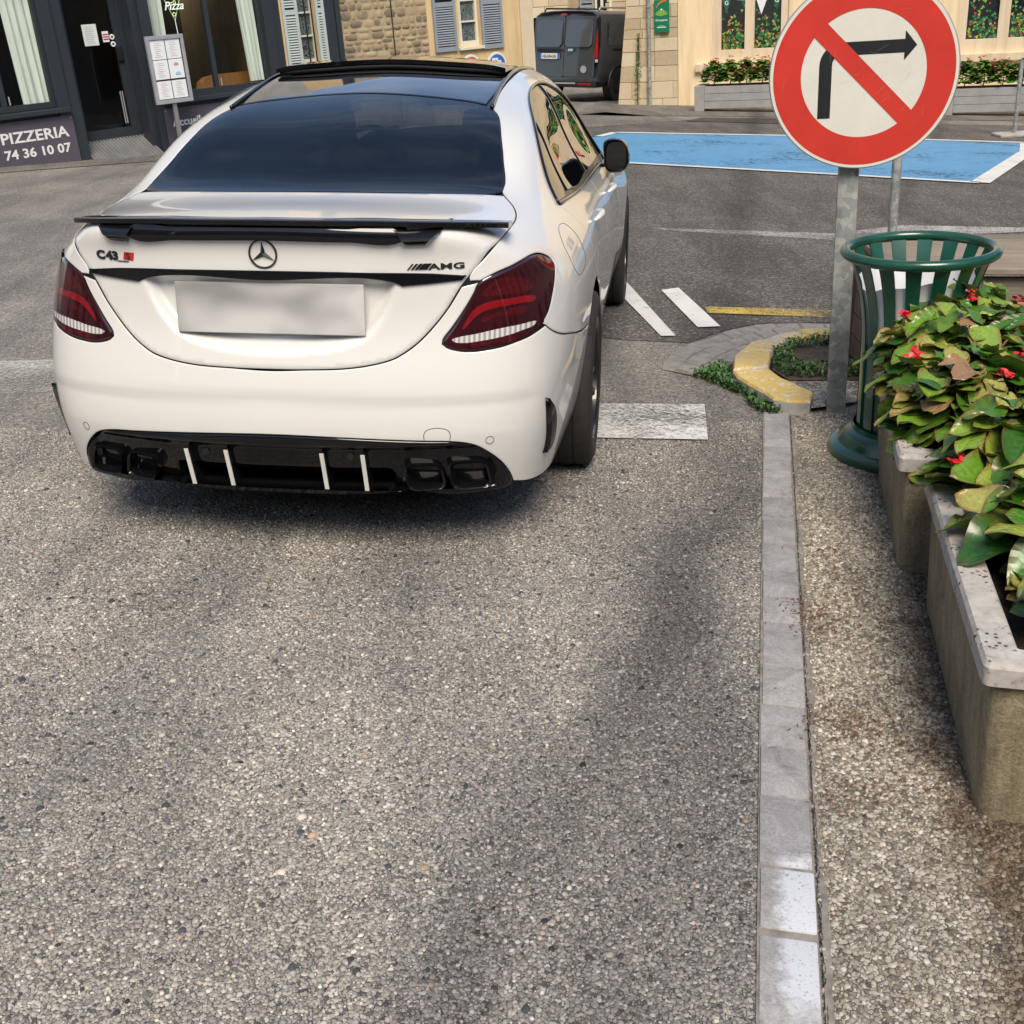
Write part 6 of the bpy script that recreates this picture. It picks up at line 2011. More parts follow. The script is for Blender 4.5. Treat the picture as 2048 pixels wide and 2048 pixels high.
# curtains
def curtain(x0t, x1t, x0b, x1b, z0, z1, y, ph, parent):
    V, F = [], []
    nx, nz = 40, 12
    for j in range(nz):
        t = j / (nz - 1); a, b = x0b + (x0t - x0b) * t, x1b + (x1t - x1b) * t
        for i in range(nx):
            s = i / (nx - 1)
            V.append((a + (b - a) * s, y + .028 * math.sin(s * 24 + ph + .8 * math.sin(t * 2)) + .012 * math.sin(s * 57 + ph), z0 + (z1 - z0) * t))
    for j in range(nz - 1):
        for i in range(nx - 1):
            q = j * nx + i; F.append((q, q + 1, q + nx + 1, q + nx))
    m = MB(); m.add(V, F); m.build('curtain', M_CURTAIN, parent, True)
curtain(.53, .92, .57, .935, .70, H_, .20, 0, pz); curtain(2.47, 2.80, 2.49, 2.74, .66, H_, .20, 1, pz); curtain(3.93, 4.24, 4.03, 4.25, .66, H_, .20, 2, pz)
curtain(-1.5, -1.2, -1.5, -1.25, .70, H_, .20, 3, pz)
# recessed door
DY_ = .35
dr = pane('door', 1.40, 2.10, DY_ + .02, .17, H_, M_SHOPGLASS, pz)
for a, b, c, d in ((1.33, 1.42, .12, H_), (2.08, 2.155, .12, H_), (1.42, 2.08, .12, .25), (1.42, 2.08, H_ - .1, H_)):
    bx('door_frame', a, b, DY_, DY_ + .05, c, d, M_ANTH, dr, .003)
for a, b in ((1.245, 1.33), (2.157, 2.31)): bx('jamb', a, b, DY_ - .005, DY_ + .06, .10, H_, M_ANTH, dr, .003)
bx('recess_side', 2.292, 2.31, .05, DY_, -.1, H_, M_ANTH, pz); bx('recess_side', 1.225, 1.243, .05, DY_, -.1, H_, M_ANTH, pz)
bx('threshold', 1.245, 2.30, DY_ - .02, DY_ + .3, -.3, .115, M_ANTH, pz)
bx('notice', 1.64, 1.845, DY_ + .010, DY_ + .016, 1.32, 1.585, M_PAPER, dr)
for k in range(9): bx('notice_print', 1.67 + .01 * (k % 2), 1.80 - .012 * (k % 3), DY_ + .008, DY_ + .0095, 1.345 + k * .025, 1.350 + k * .025, M_GREYPRINT, dr)
bx('sticker', 1.91, 2.00, DY_ + .010, DY_ + .016, 1.35, 1.485, M_PAPERW, dr)
for z in (1.385, 1.415, 1.445): bx('sticker_print', 1.915, 1.995, DY_ + .008, DY_ + .0095, z - .009, z + .009, M_REDPRINT, dr)
for z in (1.41, 1.32):
    m = MB(); m.lathe([(.0005, -.003), (.035, -.003), (.035, .003)], 20, 'y'); s = m.build('round_sticker', M_PAPERW, dr); s.location = (2.045, DY_ + .012, z)
    m = MB(); m.box(-.014, .014, -.001, .001, -.012, .012); s = m.build('sticker_print', M_SIGNK, dr); s.location = (2.045, DY_ + .0075, z)
bx('lock_box', 2.055, 2.14, DY_ - .03, DY_, 1.10, 1.28, M_SIGNK, dr, .005)
for x in (1.985, 2.015): bx('door_pull', x, x + .012, DY_ - .03, DY_ - .018, .30, .72, M_FRAMEAL, dr)
m = MB()
nr = 20
for k in range(nr):
    a, b = 1.255 + 1.0 * k / nr, 1.255 + 1.0 * (k + .62) / nr
    for x0, x1, up in ((a, b, .012), (b, 1.255 + 1.0 * (k + 1) / nr, .0)):
        m.add([(x0, -.14, -.13 + up), (x1, -.14, -.13 + up), (x1, DY_, .115 + up), (x0, DY_, .115 + up), (x0, -.14, -.30), (x1, -.14, -.30), (x1, DY_, -.30), (x0, DY_, -.30)], [(0, 1, 2, 3), (4, 5, 1, 0), (5, 6, 2, 1), (7, 4, 0, 3)])
m.build('entrance_ramp', M_RAMP, pz)
# room behind the windows
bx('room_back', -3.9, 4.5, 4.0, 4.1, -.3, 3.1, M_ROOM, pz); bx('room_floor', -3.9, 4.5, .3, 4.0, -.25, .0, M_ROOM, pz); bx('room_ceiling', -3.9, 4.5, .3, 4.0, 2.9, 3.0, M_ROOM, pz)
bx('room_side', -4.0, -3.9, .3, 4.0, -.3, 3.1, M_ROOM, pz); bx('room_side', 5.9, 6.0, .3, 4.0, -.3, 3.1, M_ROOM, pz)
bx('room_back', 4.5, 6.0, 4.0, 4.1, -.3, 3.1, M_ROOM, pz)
def placed(name, M, label, cat, group=None): return root_at(name, M, label, cat, group)
sf = placed('bench_sofa', FA @ Matrix.Translation((4.2, .75, 0)), 'ochre bench sofa with a rounded back inside the pizzeria window', 'sofa')
m = MB()
arc = [(-.72, .20), (-.72, .58), (-.68, .68), (-.58, .745), (-.40, .765), (.9, .765), (.9, .20)]
m.add([(x, 0, z) for x, z in arc] + [(x, .14, z) for x, z in arc], [tuple(range(7))[::-1], tuple(range(7, 14))] + [(i, (i + 1) % 7, 7 + (i + 1) % 7, 7 + i) for i in range(7)])
m.build('backrest', M_SOFA, sf); bx('seat', -.70, .9, .145, .6, .10, .45, M_SOFA, sf, .03)
lp = placed('ceiling_lamp', FA @ Matrix.Translation((5.1, 2.9, 0)), 'small lit warm lamp glowing inside the pizzeria', 'lamp')
def emissive(name, c, s):
    m, n, l, b = new_mat(name); b.inputs['Base Color'].default_value = c
    b.inputs['Emission Color'].default_value = c; b.inputs['Emission Strength'].default_value = s; return m
M_GLOW = emissive('warm_bulb', (1.0, 0.72, 0.36, 1), 9.0)
m = MB(); m.lathe([(.0005, 1.44), (.045, 1.455), (.06, 1.50), (.045, 1.545), (.0005, 1.56)], 16); m.build('bulb', M_GLOW, lp, True)
m = MB(); m.tube([(0, 0, 1.56), (0, 0, 2.9)], .006, 6); m.build('cable', M_SIGNK, lp)
# pizza slice window sign
ns = placed('window_sign', FA @ Matrix.Translation((2.92, .155, 0)), 'pizza slice shaped hanging sign behind the pizzeria window', 'sign')
M_NEON = emissive('pale_sign_tube', (0.62, 0.78, 0.35, 1), 0.25); M_NEONW = emissive('white_sign_tube', (0.8, 0.85, 0.8, 1), 0.3); M_NEONR = emissive('red_sign_tube', (0.6, 0.03, 0.04, 1), 0.25)
m = MB(); m.tube([(-.17, 0, 1.95), (.17, 0, 1.93), (.0, 0, 1.555)], .007, 6, closed=True); m.build('outline', M_NEON, ns)
for x, z, r, mt in ((.06, 1.86, .045, M_NEONR), (-.06, 1.88, .035, M_NEON), (.0, 1.63, .022, M_NEON), (.03, 1.78, .02, M_NEON)):
    m = MB(); m.tube([(x + r * math.cos(a), -.004, z + r * math.sin(a)) for a in np.linspace(0, 6.28, 16, False)], .006, 6, closed=True); m.build('topping', mt, ns)
me = text_mesh('Pizza', .15, .004, .001, 0.35, 'CENTER'); o = link('lettering', me, M_NEONW, ns); o.location = (0, -.02, 1.69); o.rotation_euler = (math.radians(90), 0, 0)
m = MB(); m.tube([(0, 0, 1.555), (.01, -.01, 1.2), (.03, -.02, .8), (.045, -.02, .66)], .005, 6); m.build('cord', M_NEONW, ns)
# menu board on its stand
mb = placed('menu_board', FA @ Matrix.Translation((2.37, -.42, 0)), 'silver framed menu board with six sheets on a stand before the pizzeria', 'sign')
bx('post', -.03, .03, .0, .03, -.25, .56, M_ALU, mb); bx('foot', -.16, .16, -.14, .16, -.20, -.17, M_ALU, mb)
bd = bx('board', -.272, .272, -.015, .0, .545, 1.385, M_SIGNK, mb)
for a, b, c, d in ((-.278, .278, .54, .59), (-.278, .278, 1.34, 1.39), (-.278, -.232, .59, 1.34), (.232, .278, .59, 1.34)): bx('frame', a, b, -.035, .005, c, d, M_FRAMEAL, bd, .004)
for r in range(3):
    for c in range(2):
        x0 = -.222 + c * .225; z0 = .60 + r * .248
        bx('menu_sheet', x0, x0 + .212, -.020, -.016, z0, z0 + (.225 if r == 0 else .24), M_PAPERW, bd)
        for k in range(8):
            if r == 1 and c == 1: continue
            bx('print', x0 + .05 + .01 * (k % 2), x0 + .16 - .02 * (k % 3), -.022, -.0205, z0 + .03 + k * .024, z0 + .034 + k * .024, M_PINK if k % 3 else M_GREYPRINT, bd)
m = MB()
for x, z, s, mt in ((.11, 1.02, .035, 0), (.12, .90, .04, 1)):
    mm = MB(); mm.prism([(s * math.cos(a), s * .8 * max(-.3, math.sin(a))) for a in np.linspace(0, 6.28, 14, False)], 0, .002); o = mm.build('print', (M_PINK, M_BLUEPRINT)[mt], bd); o.location = (x, -.0225, z); o.rotation_euler = (math.radians(90), 0, 0)

# ---- house with rubble wall and grey shutters
FB = facade((-3.23, 18.42), 35)
M_YELLOW = plaster('ochre_plaster', (0.62, 0.45, 0.235))
M_MORTAR = plaster('lime_mortar', (0.40, 0.31, 0.19), 4, .25, .006)
M_RUBBLE = stone_mat('rubble_stone', (0.11, 0.095, 0.075), (0.33, 0.25, 0.145), (0.45, 0.35, 0.21))
M_ASHLAR = stone_mat('pale_ashlar', (0.42, 0.33, 0.21), (0.58, 0.47, 0.31), (0.66, 0.57, 0.41))
M_SHUT = simple('grey_blue_shutter', (0.24, 0.265, 0.285), 0.55, 0, 0, 0.08, 6)
M_SHUTG = simple('pale_green_shutter', (0.40, 0.46, 0.43), 0.55, 0, 0, 0.08, 6)
M_CREAMF = simple('cream_frame', (0.66, 0.60, 0.47), 0.5, 0, 0, 0.05, 4)
M_WINDARK = simple('dark_window_glass', (0.012, 0.018, 0.018), 0.06, 0, 1.0, 0.3, 8)
def lace_material():
    m, n, l, b = new_mat('lace_behind_glass')
    tc = n.new('ShaderNodeTexCoord')
    a = noise_node(n, l, 26, 3, 0.7, 2.5, tc.outputs['Object'])
    r = ramp_node(n, l, a.outputs['Fac'], [(0.44, (0.016, 0.024, 0.022)), (0.54, (0.16, 0.20, 0.19))])
    l.new(r.outputs['Color'], b.inputs['Base Color']); b.inputs['Roughness'].default_value = 0.1; b.inputs['Coat Weight'].default_value = 1.0
    return m
M_LACE = lace_material()
hb = root_at('shuttered_house', FB, 'ochre house with a rubble stone wall and grey blue shutters behind the white car', 'house')
wall_with_holes('wall', 2.50, 4.30, -.8, 6.5, [(3.09, 3.50, 1.12, 2.45)], .16, M_YELLOW, hb)
bx('rubble_bed', .965, 2.52, .012, .3, -.8, 6.5, M_MORTAR, hb)
bx('pier', 4.302, 4.56, -.03, .5, -.8, 6.5, M_ASHLAR, hb)
bx('side_wall', 4.50, 4.56, .5, 7.0, -.8, 6.5, M_YELLOW, hb)
random.seed(5)
z = .35
while z < 2.35:
    hgt = random.uniform(.065, .13); x = .97 + random.uniform(0, .05)
    while x < 2.50:
        L = min(random.uniform(.08, .24), 2.52 - x)
        if L < .05: break
        m = MB()
        e = random.uniform(.004, .018); j = lambda: random.uniform(-.010, .010)
        pts = []
        k = random.choice((6, 7, 8))
        cx, cz = x + L / 2, z + hgt / 2
        for q in range(k):
            a = 2 * math.pi * q / k + random.uniform(-.15, .15)
            c_, s_ = math.cos(a), math.sin(a)
            pts.append((cx + (L / 2 - .008) * math.copysign(abs(c_) ** .6, c_), cz + (hgt / 2 - .007) * math.copysign(abs(s_) ** .6, s_)))
        V = [(px, .03, pz_) for px, pz_ in pts] + [(px, .012 - e * .5, pz_) for px, pz_ in pts] + [(cx + (px - cx) * .72, .012 - e, cz + (pz_ - cz) * .72) for px, pz_ in pts]
        F = [(i, (i+1) % k, k + (i+1) % k, k + i) for i in range(k)] + [(k + i, k + (i+1) % k, 2*k + (i+1) % k, 2*k + i) for i in range(k)] + [tuple(range(2*k, 3*k))]
        m.add(V, F); m.build('stone', M_RUBBLE, hb, 50)
        x += L + .004
    z += hgt + .004
bx('cable', 1.85, 1.862, -.03, -.018, -.8, 6.5, M_SIGNK, hb)
def shutter(x0, x1, z0, z1, parent, mat, y=-.045, n=34):
    s = bx('shutter', x0, x0 + .045, y, y + .035, z0, z1, mat, parent)
    bx('stile', x1 - .045, x1, y, y + .035, z0, z1, mat, s)
    for c in (z0, (z0 + z1) / 2 - .03, z1 - .07): bx('rail', x0 + .046, x1 - .046, y + .002, y + .033, c, c + .07, mat, s)
    me = None
    step = .036
    k = 0
    zz = z0 + .085
    while zz < z1 - .08:
        if not (abs(zz - ((z0 + z1) / 2)) < .055):
            if me is None:
                m = MB(); m.add([(0, .004, 0), (x1 - x0 - .092, .004, 0), (x1 - x0 - .092, .030, .030), (0, .030, .030), (0, .001, .006), (x1 - x0 - .092, .001, .006), (x1 - x0 - .092, .026, .035), (0, .026, .035)], [(0, 1, 5, 4), (4, 5, 6, 7), (1, 0, 3, 2)])
                me = m.mesh('slat'); me.materials.append(mat)
            o = bpy.data.objects.new('slat', me); COL.objects.link(o); o.parent = s; o.location = (x0 + .046, y, zz)
        zz += step
    bx('back', x0 + .046, x1 - .046, y + .031, y + .0335, z0 + .07, z1 - .07, M_SIGNK, s)
    return s
shutter(2.60, 3.02, 1.08, 2.46, hb, M_SHUT); shutter(3.51, 3.93, 1.06, 2.46, hb, M_SHUT)
wn_ = bx('window', 3.09, 3.50, .10, .11, 1.12, 2.45, M_LACE, hb)
for a, b, c, d in ((3.09, 3.18, 1.12, 2.45), (3.455, 3.50, 1.12, 2.45), (3.18, 3.455, 1.12, 1.205), (3.18, 3.455, 1.485, 1.51), (3.18, 3.455, 1.80, 1.825), (3.18, 3.455, 2.10, 2.125)): bx('frame', a, b, .06, .105, c, d, M_CREAMF, wn_, .004)
bx('sill', 3.05, 3.53, -.06, .15, 1.075, 1.118, M_CREAMF, wn_, .006)
# gate-like dark pillar and pale shuttered window beside the pizzeria
nb_ = root_at('narrow_house', FB, 'narrow bay with pale green shutters between the pizzeria and the rubble wall', 'house')
wall_with_holes('wall', .0, .70, -.8, 6.5, [(.27, .55, 1.05, 2.6)], .14, M_YELLOW, nb_)
w2 = bx('window', .27, .55, .09, .10, 1.05, 2.6, M_LACE, nb_)
for a, b, c, d in ((.27, .315, 1.05, 2.6), (.51, .55, 1.05, 2.6), (.315, .51, 1.05, 1.17), (.315, .51, 1.48, 1.505), (.315, .51, 1.80, 1.825), (.315, .51, 2.15, 2.175)): bx('frame', a, b, .05, .095, c, d, M_CREAMF, w2, .003)
shutter(.02, .265, 1.05, 2.6, nb_, M_SHUTG); shutter(.555, .70, 1.05, 2.6, nb_, M_SHUTG)
for x in (.36, .47): bx('window_bar', x, x + .018, -.07, -.052, .9, 2.7, M_SIGNK, nb_)
for a, b, d in ((.705, .80, -.04), (.803, .88, -.02), (.883, .962, -.05)): bx('dark_pilaster', a, b, d, .3, -.8, 6.5, M_ANTH, nb_, .004)
# two small round signs standing before the house, only their tops show over the car roof
M_SIGNB = simple('sign_blue', (0.03, 0.12, 0.42), 0.45, 0, 0.1, 0.1, 4)
for x, mt, lb in ((3.03, M_SIGNR, 'small round red road sign, only its top showing above the car roof'), (3.53, M_SIGNB, 'small round blue road sign, only its top showing above the car roof')):
    r = root_at('road_sign', FB @ Matrix.Translation((x, -.35, 0)), lb, 'road sign')
    m = MB(); m.lathe([(.03, -.8), (.03, .88)], 14); m.build('post', M_GALV, r, 60)
    m = MB(); m.lathe([(.0005, -.03), (.185, -.03), (.19, -.02), (.185, -.01)], 40, 'y', (0, 0, .83)); m.build('back_plate', M_SIGNW, r, 40)
    m = MB(); m.lathe([(.155, -.0325), (.0005, -.0325)], 40, 'y', (0, 0, .83)); m.build('face', mt, r)
    if mt is M_SIGNB:
        m = MB(); m.box(-.10, .02, -.036, -.0335, .89, .93); m.box(.0, .08, -.036, -.0335, .85, .89); m.build('symbol', M_SIGNW, r)

# ---- house at the end of the alley
FD = facade((0, 36.5), 0)
hd = root_at('alley_house', FD, 'pale stone house closing the alley behind the grey van', 'house')
bx('wall', -3.5, 5.0, .02, .5, -1, 6.5, M_MORTAR, hd)
random.seed(9)
z = .9; row = 0
while z < 3.0:
    x = .4 - .2 * (row % 2)
    while x < 3.9:
        L = random.uniform(.45, .7)
        if not (2.15 < x + L / 2 < 3.2 and z > 1.2): bx('stone', x, x + L - .012, -.005 + random.uniform(-.006, .006), .05, z, z + .30, M_ASHLAR, hd, .01)
        x += L
    z += .312; row += 1
shutter(2.22, 2.62, 1.25, 2.9, hd, M_SHUT, -.06)
wd = bx('window', 2.66, 3.15, .0, .012, 1.25, 2.9, M_WINDARK, hd)
for a, b in ((2.66, 2.72), (2.82, 2.90), (3.07, 3.15)): bx('frame', a, b, -.03, .0, 1.25, 2.9, M_CREAMF, wd)
bx('frame', 2.72, 3.07, -.028, .0, 1.25, 1.33, M_CREAMF, wd)

# ---- cream house on the right
FC = facade((2.5, 27.6), -22)
M_CREAM = plaster('cream_plaster', (0.84, 0.665, 0.415), .8, .05)
M_TRIM = plaster('cream_trim', (0.70, 0.57, 0.40), 1.5, .05)
hc = root_at('cream_house', FC, 'cream plastered house with decorated ground floor windows on the right', 'house')
W1, W2 = (2.08, 3.75, .80, 2.7), (7.05, 8.72, .78, 2.7)
wall_with_holes('wall', 1.385, 14, -1.2, 6.5, [W1, W2], .14, M_CREAM, hc)
m = MB()
m.add([(-.05, .02, -1.0), (1.383, .02, -1.0), (1.383, .02, 6.5), (.70, .02, 6.5)], [(0, 1, 2, 3)])
m.add([(-.05, .02, -1.0), (.70, .02, 6.5), (.70, .4, 6.5), (-.05, .4, -1.0)], [(0, 1, 2, 3)])
m.build('stone_bed', M_MORTAR, hc)
random.seed(4)
z = -.35; row = 0
while z < 3.3:
    hgt = random.uniform(.18, .40)
    x = -.03 + .113 * (z + .15) ; first = True
    while x < 1.36:
        L = random.uniform(.26, .55)
        if x + L > 1.30: L = 1.375 - x
        b0 = .113 * (z + hgt + .15) - .03 - x if first else 0
        yv = random.uniform(-.012, .004)
        m = MB()
        q = [(x + .004, z), (x + L - .006, z), (x + L - .006, z + hgt - .008), (x + .004 + max(0, b0), z + hgt - .008)]
        e = .012
        cx, cz = x + L / 2, z + hgt / 2
        V = [(a, .03, b) for a, b in q] + [(a, yv + e * .5, b) for a, b in q] + [(cx + (a - cx) * .975, yv, cz + (b - cz) * .965) for a, b in q]
        m.add(V, [(0,1,5,4),(1,2,6,5),(2,3,7,6),(3,0,4,7),(4,5,9,8),(5,6,10,9),(6,7,11,10),(7,4,8,11),(8,9,10,11)])
        m.build('stone', M_ASHLAR, hc, 40)
        x += L; first = False
    z += hgt; row += 1
M_TRI = [simple('sticker_lime', (0.20, 0.42, 0.05), 0.6), simple('sticker_green', (0.02, 0.20, 0.07), 0.6), simple('sticker_yellow', (0.52, 0.36, 0.06), 0.6), simple('sticker_red', (0.42, 0.07, 0.03), 0.6)]
M_FLAG = simple('green_bunting', (0.01, 0.11, 0.065), 0.7)
def cream_window(W, glass, label_flags):
    a, b, c, d = W
    w = bx('window', a, b, .115, .125, c, d, M_WINDARK, hc)
    f0 = a + .12; n = len(glass)
    edges = [a] + [e for g in glass for e in g] + [b]
    for k in range(0, len(edges), 2): bx('frame', edges[k], edges[k+1], .045, .12, c, d, M_TRIM, w, .006)
    for g in glass: bx('frame', g[0], g[1], .05, .12, c, c + .25, M_TRIM, w, .006); bx('frame', g[0], g[1], .05, .12, d - .15, d, M_TRIM, w)
    bx('sill', a - .30, b + .2, -.10, .14, c - .17, c - .005, M_TRIM, w, .02)
    for gi, g in enumerate(glass):
        m = MB()
        for k in range(120):
            x = random.uniform(g[0] + .03, g[1] - .03)
            z = c + .25 + abs(random.gauss(0, .34)) + .02
            if z > c + 1.15: continue
            s = random.uniform(.026, .044); an = random.choice((0, math.pi)) + random.uniform(-.3, .3)
            m.add([(x + s * math.cos(an + q), .112, z + s * math.sin(an + q)) for q in (1.57, 1.57 + 2.1, 1.57 + 4.2)], [(0, 1, 2)], random.choice((0, 0, 1, 1, 1, 2, 3)))
        o = m.build('window_stickers', M_TRI, w); o['kind'] = 'stuff'
    # bunting
    pts = [(g0 + (glass[-1][1] - glass[0][0]) * t, .10, d - .60 - .10 * math.sin(math.pi * t)) for g0, t in ((glass[0][0], q) for q in np.linspace(0, 1, 13))]
    m = MB(); m.tube(pts, .004, 5); m.build('bunting_cord', M_WLETTER, w)
    for k in (1, 5, 8, 11):
        x, y, z = pts[k]
        m = MB(); m.add([(x - .11, .098, z), (x + .11, .098, z - .01), (x, .098, z - .30)], [(0, 2, 1)]); fl = m.build('flag', M_FLAG if k != 8 else M_PAPERW, w)
        if k != 8:
            me = text_mesh('G', .12, .001, .002, 0, 'CENTER'); o = link('lettering', me, M_WLETTER, fl); o.location = (x, .095, z - .14); o.rotation_euler = (math.radians(90), 0, 0)
random.seed(31)
cream_window(W1, [(2.31, 2.82), (3.02, 3.58)], True)
cream_window(W2, [(7.25, 7.83), (8.04, 8.60)], True)
dp = root_at('downpipe', FC @ Matrix.Translation((.75, -.07, 0)), 'grey rainwater pipe running down the stone corner of the cream house', 'pipe')
m = MB(); m.lathe([(.042, -.2), (.042, 6.4)], 16); m.build('pipe', M_GALV, dp, 60)
for z in (.35, 1.98, 3.6): m = MB(); m.lathe([(.05, z), (.052, z + .01), (.052, z + .04), (.05, z + .05)], 16); m.box(-.01, .01, .04, .09, z, z + .04); m.build('bracket', M_GALV, dp, 40)
# green insurance sign
gs = root_at('wall_sign', FC @ Matrix.Translation((1.035, -.05, 0)), 'green rectangular sign with an orange swoosh and white lettering on the stone corner', 'sign')
M_GSIGN = simple('green_sign_enamel', (0.004, 0.17, 0.085), 0.4, 0, 0.2, 0.05, 3)
M_ORANGE = simple('orange_print', (0.72, 0.16, 0.02), 0.5); M_LIME = simple('lime_print', (0.36, 0.55, 0.05), 0.5)
pn = bx('panel', -.165, .165, -.02, .03, 1.47, 2.125, M_GSIGN, gs, .004)
def fl2(name, polys, mat, y): 
    m = MB()
    for p in polys: m.add([(x, y, z) for x, z in p], [tuple(range(len(p)))])
    return m.build(name, mat, pn)
fl2('swoosh', [[(-.125, 1.95), (-.06, 2.03), (.02, 2.075), (.11, 2.09), (.10, 2.12), (.0, 2.105), (-.08, 2.05)]], M_ORANGE, -.023)
fl2('field_rays', [[(-.02 + .0 * k, 1.80)] + [(.135 * math.cos(a) , 1.80 + .10 * math.sin(a) + .02) for a in (math.radians(8 + k * 25), math.radians(22 + k * 25))] for k in range(7)], M_LIME, -.023)
fl2('bird', [[(-.045, 1.925), (-.01, 1.935), (.0, 1.96), (.015, 1.935), (.05, 1.93), (.01, 1.915)]], M_WLETTER, -.023)
me = text_mesh('Groupama', .062, .001, .001, 0, 'CENTER'); o = link('lettering', me, M_WLETTER, pn); o.location = (0, -.022, 1.70); o.rotation_euler = (math.radians(90), 0, 0)
bx('strip', -.10, .10, -.024, -.021, 1.565, 1.585, M_WLETTER, pn); bx('strip', -.06, .06, -.024, -.021, 1.60, 1.61, M_LIME, pn)
# climbing weed on the stone corner
wd_ = root_at('wall_weed', FC @ Matrix.Translation((.47, -.06, 0)), 'tall thin green weed growing up the stone corner beside the rain pipe', 'plant')
m = MB(); m.tube([(0, 0, -.05), (.01, -.02, .5), (.04, -.02, 1.0), (.07, -.01, 1.48)], [.012, .010, .007, .003], 6); m.build('stem', M_WEED, wd_, True)
m = MB()
for k in range(420):
    t = random.random() ** .8
    z = .06 + 1.40 * t; s = random.uniform(.018, .045); a = random.uniform(0, 6.28); el = random.uniform(-.2, 1.0)
    c = Vector((.047 * t + random.gauss(0, .045 * (1.15 - t)), random.uniform(-.07, .02), z))
    d = Vector((math.cos(a) * math.cos(el), -abs(math.sin(a)) * math.cos(el) * .6, math.sin(el))) * s; w = Vector((-d.z, 0, d.x)) * .35
    m.add([c, c + d * .5 + w, c + d, c + d * .5 - w], [(0, 1, 2, 3)])
o = m.build('foliage', M_WEED, wd_); o['kind'] = 'stuff'
# concrete planters before the cream house
M_GREYC = simple('grey_concrete', (0.30, 0.295, 0.285), 0.85, 0, 0, 0.15, 5, 0.003, 60)
M_SALMON = simple('salmon_petal', (0.55, 0.10, 0.07), 0.5)
M_BUSH = simple('bush_leaf', (0.07, 0.19, 0.022), 0.45, 0, 0, 0.35, 6)
def house_planter(x0, x1, base, label, lab2):
    T = FC @ Matrix.Translation((0, -1.9, base))
    r = root_at('house_planter', T, label, 'planter', 'planters before the cream house')
    hgt = .50
    for a in (x0, x1 - .20): bx('end_block', a, a + .20, 0, .55, -.3, hgt, M_GREYC, r, .012)
    m_ = (x0 + x1) / 2
    for k in range(3): bx('side_board', x0 + .202, x1 - .202, .03, .52, .05 + k * .145, .05 + k * .145 + .139, M_GREYC, r, .006)
    bx('soil', x0 + .23, x1 - .23, .08, .48, .44, .489, M_EARTH, r)
    n = int((x1 - x0 - .4) / .30)
    for k in range(n):
        x = x0 + .36 + (x1 - x0 - .72) * k / max(1, n - 1)
        p = root_at('bedding_plant', T @ Matrix.Translation((x, .25, .48)), lab2[k % len(lab2)], 'plant', 'bedding plants before the cream house')
        st = MB(); st.tube([(0, 0, 0), (.02, 0, .22)], [.012, .006], 6); st.build('stem', M_STEM, p)
        f = MB(); g = MB()
        for q in range(380):
            az = random.uniform(0, 6.28); el = random.uniform(-.1, 1.5); rr = random.uniform(.5, 1.0)
            c = Vector((.30 * rr * math.cos(el) * math.cos(az), .26 * rr * math.cos(el) * math.sin(az), .10 + .38 * rr * math.sin(el)))
            s = random.uniform(.08, .13); a2 = random.uniform(0, 6.28)
            d = Vector((math.cos(a2), math.sin(a2), random.uniform(-.3, .7))).normalized() * s; w = d.cross(Vector((0, 0, 1)) + Vector((random.uniform(-.4, .4), random.uniform(-.4, .4), 0))).normalized() * s * .42
            f.add([c - d * .5, c + w, c + d * .5, c - w], [(0, 1, 2, 3)])
            if q % 9 == 0 and el > .2:
                c2 = c * 1.12 + Vector((0, 0, .02))
                for t in range(4):
                    e2 = Vector((random.uniform(-1, 1), random.uniform(-1, 1), random.uniform(-.5, 1))) * .025
                    g.add([c2, c2 + e2 + Vector((.02, 0, 0)), c2 + e2 * 1.5, c2 + e2 - Vector((.02, 0, 0))], [(0, 1, 2, 3)])
        f.build('foliage', M_BUSH, p)['kind'] = 'stuff'; g.build('flowers', M_SALMON, p)['kind'] = 'stuff'
names = ['bushy pink flowered plant, %s from the left in the concrete planter left of the round sign']
house_planter(2.20, 4.55, .0, 'grey concrete planter under the left decorated window, partly behind the round sign', ['pink flowered bedding plant, %s in the planter under the left decorated window' % q for q in ('first', 'second', 'third', 'fourth', 'fifth', 'sixth', 'seventh')])
house_planter(7.0, 9.4, -.20, 'grey concrete planter at the right edge under the right decorated window', ['pink flowered bedding plant, %s in the planter at the right edge' % q for q in ('first', 'second', 'third', 'fourth', 'fifth', 'sixth', 'seventh')])
bp_ = empty('barrier_post'); bp_.matrix_world = upright((7.74, 18.45, 0), 0); tag(bp_, 'thin grey post on a pale foot at the far right edge of the blue bay', 'post')
m = MB(); m.lathe([(.03, 0), (.03, 1.1)], 12); m.build('pole', M_GALV, bp_, 60)
bx('foot', -.28, .28, -.2, .2, .012, .06, M_CONC, bp_, .02)

# ---- grey van in the alley
M_VAN = simple('graphite_paint', (0.045, 0.049, 0.053), 0.35, 0.2, 1.0, 0.04, 2)
M_VANGLASS = simple('van_panel_gloss', (0.060, 0.064, 0.070), 0.12, 0, 1.0, 0.03, 2)
M_VANRED = simple('van_lamp_red', (0.30, 0.006, 0.012), 0.15, 0, 1.0, 0.2, 30)
phi = math.radians(36)
van = empty('delivery_van', (1.30, 29.0, 0.0), -phi); van.scale = (1.10, 1.10, 1.10)
tag(van, 'dark grey delivery van parked in the alley, seen from behind', 'van')
prof = [(.0, .30), (.62, .30), (.80, .32), (.885, .42), (.905, .62), (.91, .85), (.90, 1.02), (.865, 1.30), (.825, 1.58), (.775, 1.72), (.66, 1.79), (.35, 1.815), (.0, 1.82)]
full = prof + [(-x, z) for x, z in prof[-2:0:-1]]
rings = []
